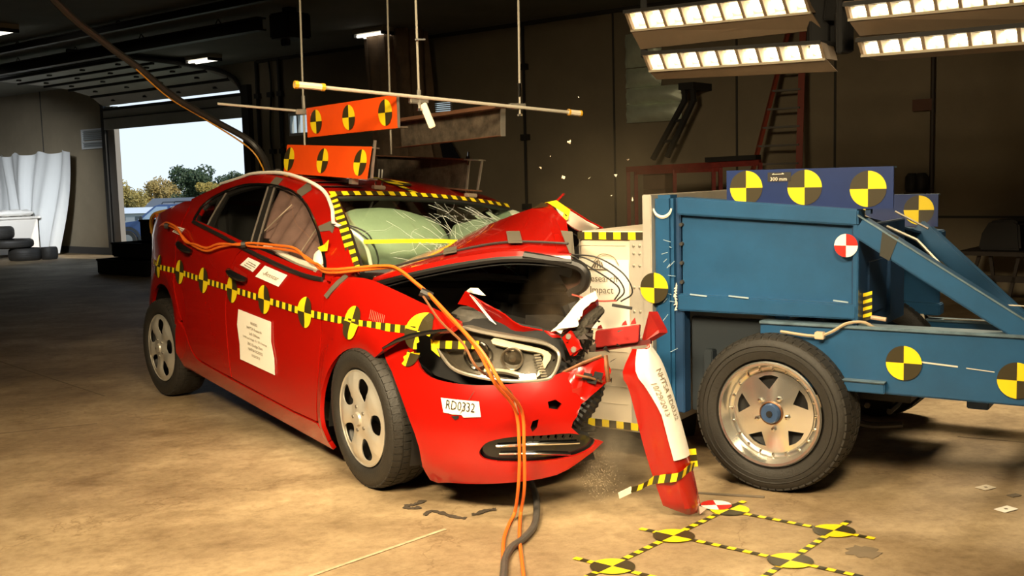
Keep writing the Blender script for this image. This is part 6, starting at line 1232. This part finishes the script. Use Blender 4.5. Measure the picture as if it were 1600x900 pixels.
# ================================================================== FLOOD LIGHT BANKS
def bank(name, label, bars, yoke):
    t = thing(name, label, 'flood light', bars[0][1], 'flood light banks')
    for k, (TL, BL, FL, TR, BR, FR, n_, flap) in enumerate(bars):
        TL, BL, FL, TR, BR, FR = (V(p) - t.location for p in (TL, BL, FL, TR, BR, FR)); ex = (BR - BL).normalized(); ey = (TL - BL); nn = ex.cross(ey).normalized()
        if nn.y > 0: nn = -nn
        f = lambda u, v, w_: BL.lerp(BR, u).lerp(TL.lerp(TR, u), v) + nn * w_
        q_ = M()
        q_.add([f(0, 0, 0), f(1, 0, 0), f(1, 1, 0), f(0, 1, 0), f(.01, .1, -.14), f(.99, .1, -.14), f(.99, .9, -.14), f(.01, .9, -.14)], [(0, 1, 5, 4), (1, 2, 6, 5), (2, 3, 7, 6), (3, 0, 4, 7), (4, 5, 6, 7)]); hs = q_.build('lamp_housing', HOUS, t, smooth=0, solid=.006)
        for i in range(n_):
            u0, u1 = i / n_ + .006, (i + 1) / n_ - .006; um = (u0 + u1) / 2; q_ = M(); a = [f(u0, .04, -.004), f(u1, .04, -.004), f(u1, .96, -.004), f(u0, .96, -.004)]; du = (u1 - u0) * .20; b_ = [f(u0 + du, .30, -.06), f(u1 - du, .30, -.06), f(u1 - du, .85, -.06), f(u0 + du, .85, -.06)]
            q_.add(a + b_, [(0, 1, 5, 4), (1, 2, 6, 5), (2, 3, 7, 6), (3, 0, 4, 7), (4, 5, 6, 7)]); c_ = q_.build('lamp_cell', LOUV, hs, smooth=0, fix=False)
            q_ = M(); w0 = (f(u1, .5, 0) - f(u0, .5, 0)).length * .30; ce = f(um, .66, -.05); ex2, ey2 = ex, ey.normalized(); q_.lathe([(0, .012), (w0 * .6, .009), (w0, .0)], lambda x, y, tt: ce + ex2 * x + ey2 * y + nn * tt, 16); q_.build('bulb', LAMPE, c_)
        for i in range(n_ + 1):
            q_ = M(); u = min(.993, max(.007, i / n_)); q_.add([f(u - .007, 0, .002), f(u + .007, 0, .002), f(u + .007, 1, .002), f(u - .007, 1, .002), f(u - .007, .05, -.055), f(u + .007, .05, -.055), f(u + .007, .95, -.055), f(u - .007, .95, -.055)], [(0, 1, 2, 3), (0, 4, 5, 1), (2, 6, 7, 3), (1, 5, 6, 2), (0, 3, 7, 4)]); q_.build('divider', HOUS, hs, smooth=0)
        q_ = M(); q_.bar(f(0, -.02, .0), f(1, -.02, .0), .012, .012); q_.build('front_lip', mat('lip_pale', (.55, .47, .34), .5), hs, smooth=0)
        if flap:
            q_ = M(); d_ = nn * -.02; q_.add([BL + nn * .004, BR + nn * .004, FR + d_, FL + d_, BL - nn * .008, BR - nn * .008, FR + d_ - nn * .012, FL + d_ - nn * .012], [(0, 1, 2, 3), (7, 6, 5, 4), (0, 4, 5, 1), (1, 5, 6, 2), (2, 6, 7, 3), (3, 7, 4, 0)]); q_.build('barn_door', HOUS, hs, smooth=0)
        q_ = M(); q_.bar(f(0, 1.02, -.07), f(1, 1.02, -.07), .16, .02); q_.build('top_cover', STRUC, hs, smooth=0)
    for a, b_, w_ in yoke:
        q_ = M(); q_.bar(V(a) - t.location, V(b_) - t.location, w_, w_ * .6, up=(0, 1, 0)); q_.build('yoke', mat('yoke_black', (.008, .007, .006), .7), t, bevel=.006)
    return t
bank('flood_light_bank', 'glowing flood light bank of two nine-cell rows left of the black yoke',
     [((.729, 6.6, 2.334), (.765, 6.55, 2.212), (.812, 6.58, 2.105), (1.58, 5.7, 2.28), (1.604, 5.65, 2.163), (1.659, 5.68, 2.08), 9, True), ((.823, 6.5, 2.07), (.858, 6.45, 1.958), (.895, 6.48, 1.912), (1.643, 5.6, 2.004), (1.652, 5.55, 1.91), (1.708, 5.58, 1.851), 9, True)],
     [((1.76, 5.78, 1.96), (1.76, 5.78, 2.52), .19), ((1.66, 5.72, 1.98), (1.66, 5.72, 2.50), .10), ((1.70, 5.66, 2.12), (1.72, 5.60, 2.45), .06), ((1.74, 5.60, 2.0), (1.74, 5.60, 2.15), .05), ((1.2, 6.2, 2.50), (1.78, 5.6, 2.50), .08), ((1.66, 5.72, 2.4), (1.66, 5.72, 3.43), .06), ((.85, 6.6, 2.05), (.85, 6.6, 2.5), .04), ((.85, 6.6, 2.5), (1.2, 6.2, 2.5), .05)])
bank('flood_light_bank', 'glowing flood light bank right of the black yoke, cut off by the photo edge',
     [((1.633, 5.2, 2.142), (1.643, 5.16, 2.051), (1.696, 5.18, 1.983), (2.40, 4.41, 2.101), (2.39, 4.37, 2.009), (2.41, 4.40, 1.93), 10, True), ((1.664, 5.1, 1.958), (1.675, 5.06, 1.87), (1.695, 5.08, 1.865), (2.36, 4.27, 1.92), (2.345, 4.23, 1.832), (2.36, 4.26, 1.824), 10, False)],
     [((2.44, 4.35, 1.85), (2.44, 4.35, 2.4), .08), ((1.62, 5.22, 1.90), (1.62, 5.22, 2.4), .03), ((1.62, 5.22, 2.4), (2.44, 4.35, 2.4), .05), ((2.1, 4.7, 2.4), (2.1, 4.7, 3.43), .06)])
# ================================================================== FLOOR MARKS, CABLES, HOSE, SCRAPS
FZ = .004
fm = {'A': (.576, 3.799), 'B': (1.173, 3.809), 'C': (.320, 3.507), 'D': (.934, 3.517), 'E': (.843, 4.088)}
ua, ub = V((.267, .288, 0)).normalized(), V((.358, -.282, 0)).normalized()
LBL = {'A': 'flat yellow and black floor target at the left crossing of the tape grid', 'B': 'flat yellow and black floor target at the right crossing of the tape grid', 'C': 'floor target nearest the bottom left, cut by the photo bottom', 'D': 'floor target at the bottom middle crossing of the tape grid', 'E': 'floor target farthest back, half under the red and white one'}
for k, (x, y) in fm.items():
    q_ = M(); disc(q_, lambda a, b_: V((x, y, FZ + .002)) + (ua * a + ub * b_), .075, 1, mats=(1, 0) if k != 'E' else (0, 1)); tag(q_.build('floor_target', [YEL, MBK], smooth=0), LBL[k], 'target', 'floor targets')
q_ = M(); disc(q_, lambda a, b_: V((.800, 4.142, FZ + .004)) + V((a, b_, 0)), .062, 1); tag(q_.build('floor_target', [WHT2, MRED], smooth=0), 'small red and white floor target beside the torn bumper piece', 'target')
def ftape(a, b_, label): q_ = M(); d_ = (V((*b_, 0)) - V((*a, 0))).normalized(); n_ = V((-d_.y, d_.x, 0)); ribbon(q_, [(*a, FZ), (*b_, FZ)], lambda t: n_ * .0125, .03); tag(q_.build('floor_tape', [YEL, MBK], smooth=0), label, 'tape', 'striped tape lines on the floor')
ftape((.462, 3.894), (1.13, 3.36), 'long striped floor tape through the left and bottom middle targets'); ftape((.70, 4.19), (1.293, 3.716), 'striped floor tape through the back and right targets, farthest line')
ftape((.194, 3.602), (.62, 3.27), 'short striped floor tape through the bottom left target'); ftape((.17, 3.36), (.926, 4.197), 'striped floor tape along the left side of the grid through three targets'); ftape((.80, 3.37), (1.265, 3.92), 'striped floor tape along the right side of the grid')
for (x, y, r, lab_) in ((1.906, 4.007, .035, 'white paper square on the floor at the right edge'), (1.955, 4.293, .03, 'faint white paper square farther back on the right floor')):
    q_ = M(); q_.box((x, y, FZ), (.08 if r > .03 else .07, .05, .002), 0, Matrix.Rotation(.5, 3, 'Z')); s_ = tag(q_.build('paper_square', WHT2 if r > .03 else mat('paper_dim', (.55, .48, .38), .7), smooth=0), lab_, 'paper')
    q_ = M(); q_.box((0, 0, .0026), (.012, .012, .001)); q_.build('printed_dot', INKG, s_, smooth=0)
STN = mat('floor_stain', (.20, .15, .095), .7, var=.2)
rnd = random.Random(9)
def blob(x, y, r, nm, label, mt=STN, sq=1.):
    q_ = M(); n_ = 22; q_.add([(x + r * (1 + .25 * math.sin(k * 1.9 + x * 9)) * math.cos(2 * math.pi * k / n_), y + sq * r * (1 + .2 * math.sin(k * 2.3 + y * 7)) * math.sin(2 * math.pi * k / n_), .0022) for k in range(n_)], [tuple(range(n_))]); return tag(q_.build(nm, mt, smooth=0), label, 'stain')
blob(1.21, 3.59, .06, 'floor_stain', 'round dark stain on the floor right of the tape grid')
q_ = M(); q_.box((.875, 4.29, .003), (.30, .022, .002), 0, Matrix.Rotation(-.30, 3, 'Z')); tag(q_.build('tape_residue', mat('residue', (.13, .10, .07), .8), smooth=0), 'dark strip of tape residue on the floor before the cart wheel', 'tape')
q_ = M(); q_.box((2.02, 4.18, .003), (.05, .03, .003), 0, Matrix.Rotation(.4, 3, 'Z')); tag(q_.build('floor_scrap', MATS['residue'], smooth=0), 'tiny dark scrap on the floor at the right edge', 'scrap')
for pts, lab_ in (([(-.468, 4.248), (-.43, 4.262), (-.386, 4.319)], 'dark torn tape strip on the floor, leftmost below the bumper'), ([(-.47, 4.235), (-.44, 4.215), (-.395, 4.22)], 'short torn tape strip on the floor under the leftmost one'), ([(-.375, 4.12), (-.35, 4.175), (-.30, 4.135), (-.25, 4.085), (-.205, 4.07)], 'longest torn tape strip on the floor in front of the car'), ([(-.185, 4.11), (-.165, 4.115), (-.12, 4.16), (-.088, 4.165)], 'torn tape strip on the floor nearest the orange cables')):
    q_ = M(); P_ = spl([(x, y, .004) for x, y in pts], 5); n_ = len(P_); rr = random.Random(n_); vs = []
    for i, p in enumerate(P_): w_ = .009 * (.6 + .8 * rr.random()); d_ = (P_[min(i + 1, n_ - 1)] - P_[max(i - 1, 0)]).normalized(); s_ = V((-d_.y, d_.x, 0)); vs += [p + s_ * w_ + V((0, 0, .006 * rr.random())), p - s_ * w_]
    q_.add(vs, [(2 * i, 2 * i + 1, 2 * i + 3, 2 * i + 2) for i in range(n_ - 1)]); tag(q_.build('torn_tape', mat('torn_tape', (.045, .032, .02), .8), smooth=0, solid=.0015), lab_, 'tape', 'torn tape on the floor')
q_ = M(); q_.bar((-.72, 3.495, .0025), (-.28, 3.95, .0025), .016, .001); tag(q_.build('painted_line', mat('faded_white_paint', (.50, .40, .26), .8, var=.5, vscale=30, col2=(.36, .27, .16)), smooth=0), 'faded white line painted on the floor at the bottom', 'line')
q_ = M(); q_.add([(-.995, 6.60, .02), (-.94, 6.62, .004), (-.88, 6.66, .012), (-.93, 6.70, .035)], [(0, 1, 2, 3)]); tag(q_.build('paper_scrap', mat('scrap_white', (.8, .78, .8), .6), smooth=0, solid=.002), 'white paper scrap on the floor under the car sill', 'paper')
q_ = M(); q_.tube(spl([(.056, 4.60, .10), (.056, 4.53, .03), (.078, 4.262, .016), (.064, 3.941, .016), (.018, 3.78, .016), (-.025, 3.689, .016), (-.048, 3.576, .016), (-.052, 3.457, .016), (-.06, 3.2, .016)], 6), .014, 10); tag(q_.build('grey_hose', HOSE), 'grey rubber hose running out from under the bumper', 'hose')
def bw(p): return tuple(BMX @ V(p))
up_path = [(-3.60, -.66, .86), (-3.47, -.70, .95), (-3.25, -.745, .985), (-3.10, -.77, .955), (-2.98, -.80, .935), (-2.75, -.85, .955), (-2.54, -.885, .965), (-2.372, -.895, .946), (-2.209, -.902, .905), (-2.032, -.905, .880), (-1.847, -.905, .875), (-1.684, -.895, .913), (-1.441, -.873, .953), (-1.321, -.868, .950), (-1.041, -.842, .963), (-.846, -.828, .965), (-.687, -.832, .945), (-.56, -.84, .915)]
fA = [(-.48, -.855, .905), (-.36, -.85, .915), (-.222, -.815, .940), (-.047, -.75, .972), (.065, -.75, .957), (.177, -.75, .925), (.298, -.76, .893), (.505, -.80, .840), (.79, -.89, .800), (.901, -.90, .745), (.985, -.89, .66)]
dropA = [(.000, 3.95, .462), (.012, 3.955, .308), (.004, 3.98, .15), (-.012, 4.05, .03), (-.035, 3.96, .012), (-.055, 3.771, .012), (-.056, 3.457, .012), (-.055, 3.2, .012)]
fB = [(-.48, -.86, .92), (-.36, -.855, .93), (-.222, -.82, .953), (-.047, -.765, .980), (.065, -.76, .968), (.177, -.765, .938), (.298, -.77, .905), (.505, -.81, .855), (.79, -.90, .812), (.93, -.91, .757), (1.03, -.89, .66)]
dropB = [(.024, 3.94, .462), (.030, 3.95, .308), (.028, 3.99, .15), (.012, 4.05, .03), (.006, 3.95, .012), (.004, 3.767, .012), (.013, 3.452, .012), (.019, 3.2, .012)]
for k, (fp, dp, lab_) in enumerate(((fA, dropA, 'orange cable along the car side, the left one where it hangs before the bumper'), (fB, dropB, 'orange cable along the car side, the right one where it hangs before the bumper'))):
    pth = [bw((x, y - .004 - .007 * k, z + .017 * k * (1 if i % 4 else -.4))) for i, (x, y, z) in enumerate(up_path)] + [bw(p) for p in fp] + dp
    q_ = M(); q_.tube(spl(pth, 5), .0068, 8); c_ = tag(q_.build('orange_cable', CABO), lab_, 'cable', 'orange cables taped along the car')
    if k == 0:
        for p, d_ in (((.298, -.775, .897), (.06, 0, -.03)), ((-1.385, -.885, .952), (.03, 0, 0)), ((-2.60, -.895, .962), (.03, 0, 0))):
            q_ = M(); a = V(bw(p)) - c_.location; q_.tube([a - V(d_) * .4, a + V(d_) * .4], .019, 8); q_.build('cable_tie', CABB, c_)
q_ = M(); q_.tube(spl([bw((-3.2, -.76, 1.0)), bw((-3.1, -.79, .93)), bw((-2.98, -.82, .92)), bw((-2.85, -.84, .955)), bw((-2.62, -.89, .965))], 6), .009, 8); tag(q_.build('orange_cable', CABO), 'short loop of orange cable on the rear wing', 'cable', 'orange cables taped along the car')
q_ = M(); q_.tube(spl([bw((-3.62, -.64, .80)), bw((-3.52, -.70, .92)), bw((-3.32, -.74, 1.0)), bw((-3.05, -.70, 1.05)), bw((-2.8, -.66, 1.10))], 6), .012, 8); tag(q_.build('boot_hose', mat('amber_hose', (.55, .30, .05), .5)), 'amber striped hose bunched on the boot edge', 'hose')
q_ = M(); q_.tube(spl([bw((.298, -.79, .89)), bw((.505, -.83, .815)), bw((.79, -.91, .775)), bw((.90, -.91, .70)), (-.02, 4.02, .52), (.01, 3.965, .44)], 6), .005, 6); tag(q_.build('brown_wire', mat('brown_wire', (.20, .08, .03), .5)), 'thin brown wire twisted beside the orange cables over the headlight', 'wire')
whp = [bw((x, y + .005, z + .008)) for x, y, z in D['whose']]
q_ = M(); q_.tube(spl([bw((-2.5, -.60, 1.25)), bw((-2.2, -.595, 1.30))] + whp, 5), .010, 8); tag(q_.build('white_hose', WHO), 'white hose taped along the roof edge and over the windshield corner', 'hose')
for k in range(2):
    q_ = M(); q_.tube(spl([bw((-.72, -.71, 1.118)), bw((-.66, -.66 + .02 * k, 1.118)), bw((-.59, -.60 + .02 * k, 1.075 + .012 * k)), bw((-.54, -.56, 1.02)), bw((-.49, -.565, .96)), bw((-.45, -.60, .93))], 5), .004, 6); tag(q_.build('black_wire', CABB), ('thin black wire looping over the windshield corner, lower one', 'thin black wire looping over the windshield corner, upper one')[k], 'wire', 'black wires on the windshield')
cp_ = [(-2.75, 4.7, 3.42), (-2.52, 5.15, 2.75), (-2.33, 5.6, 2.318), (-2.191, 5.9, 2.13), (-2.075, 6.05, 2.015), (-1.949, 6.25, 1.867), (-1.788, 6.45, 1.741), (-1.6, 6.6, 1.611), (-1.50, 6.55, 1.491), (-1.43, 6.35, 1.41), (-1.33, 6.12, 1.408)]
q_ = M(); q_.tube(spl(cp_, 5), .021, 8); tag(q_.build('black_cable', CABB), 'thick black cable sagging from the ceiling down to the car roof', 'cable')
q_ = M(); q_.tube(spl([(x - .012 + .008 * math.sin(i * 2), y - .016, z - .012 - .03 * (i > 6)) for i, (x, y, z) in enumerate(cp_) if i > 3], 5), .005, 6); tag(q_.build('orange_wire', mat('orange_wire', (.60, .26, .02), .5)), 'thin orange wire strapped along the thick black ceiling cable', 'wire')
# flying glass chips
CL = ('pale flying chip right beside the end of the hanging rod', 'tiny chip flying midway between the hanging rod end and the hood peak', 'pale chip flying just left above the hood peak', 'largest pale chip flying right above the hood peak', 'thin chip flying right of the largest chip', 'pale chip flying left of the grey barrier plate top', 'bright chip flying highest, just left of the red rack', 'pale chip flying closest to the top corner of the grey barrier plate', 'dim small chip flying low above the striped barrier tape', 'small chip flying highest straight above the hood peak')
CHIP = mat('glass_chip', (.75, .68, .52), .2, 0, .5)
for i, p in enumerate(((.348, 5.2, 1.721), (.3, 5.2, 1.507), (.159, 5.4, 1.388), (.258, 5.0, 1.337), (.386, 5.1, 1.33), (.522, 5.2, 1.336), (.538, 4.8, 1.407), (.573, 4.9, 1.228), (.508, 5.3, 1.241), (.22, 5.6, 1.449))):
    rr = random.Random(i); q_ = M(); s_ = (.006, .016, .012, .014, .010, .012, .014, .012, .008, .006)[i] * .8
    q_.add([V(p) + V((rr.uniform(-1, 1), rr.uniform(-.6, .6), rr.uniform(-1, 1))) * s_ for _ in range(6)], [(0, 1, 2), (0, 2, 3), (0, 3, 4), (0, 4, 1), (5, 2, 1), (5, 3, 2), (5, 4, 3), (5, 1, 4)]); tag(q_.build('flying_chip', CHIP, smooth=0), CL[i], 'chip', 'chips flying above the impact')
# debris spray under the bumper, and smoke
q_ = M(); rr = random.Random(4)
for k in range(900):
    c_ = V((.33 + rr.gauss(0, .038), 4.22 + rr.gauss(0, .04), .13 + rr.gauss(0, .05))); 
    if c_.z < .02: c_.z = .02 + rr.random() * .03
    s_ = rr.uniform(.0004, .0012); q_.add([c_ + V((s_, 0, 0)), c_ + V((-s_, 0, s_)), c_ + V((0, s_, -s_)), c_ + V((0, 0, 2 * s_))], [(0, 1, 2), (0, 2, 3), (0, 3, 1), (1, 3, 2)])
sprw = tag(q_.build('debris_spray', mat('spray_pale', (.75, .62, .45), .4), smooth=0, fix=False), 'fine spray of pale debris under the broken bumper', 'debris', kind='stuff')
def cloud(name, loc, sc, col, dens_, nscale, label, lo=.42, hi=.75, rot=(0, 0, 0)):
    bm = bmesh.new(); bmesh.ops.create_icosphere(bm, subdivisions=3, radius=1); me = bpy.data.meshes.new(name); bm.to_mesh(me); bm.free()
    me.materials.append(smoke_mat(name + '_volume', col, dens_, nscale, lo, hi)); o = bpy.data.objects.new(name, me); COL.objects.link(o); o.location = loc; o.scale = sc; o.rotation_euler = rot; return tag(o, label, 'smoke', kind='stuff')
cloud('engine_smoke', bw((.56, -.25, .88)), (.20, .18, .20), (.62, .45, .28), 1.8, 2.2, 'brown smoke rising from the crushed engine bay', .38, .7)
cloud('dust_cloud', (.36, 4.24, .20), (.22, .20, .24), (.9, .75, .55), 5.0, 2.0, 'dust cloud billowing under the broken bumper', .35, .7)
cloud('drifting_dust', (.55, 5.6, 1.25), (.55, .5, .45), (.85, .68, .42), .35, 1.6, 'thin dust drifting above the crash in front of the dark wall', .3, .7)
cloud('cabin_smoke', bw((-1.12, -.55, 1.08)), (.42, .10, .17), (.62, .42, .38), 4.0, 2.0, 'pinkish smoke filling the front passenger window', .3, .65, (0, 0, -.94))
for o in bpy.data.objects:
    if o.name.split('.')[0] in ('printed_lines', 'painted_number', 'chalk_writing') and o.parent: o['kind'] = 'stuff'
bpy.context.view_layer.update()
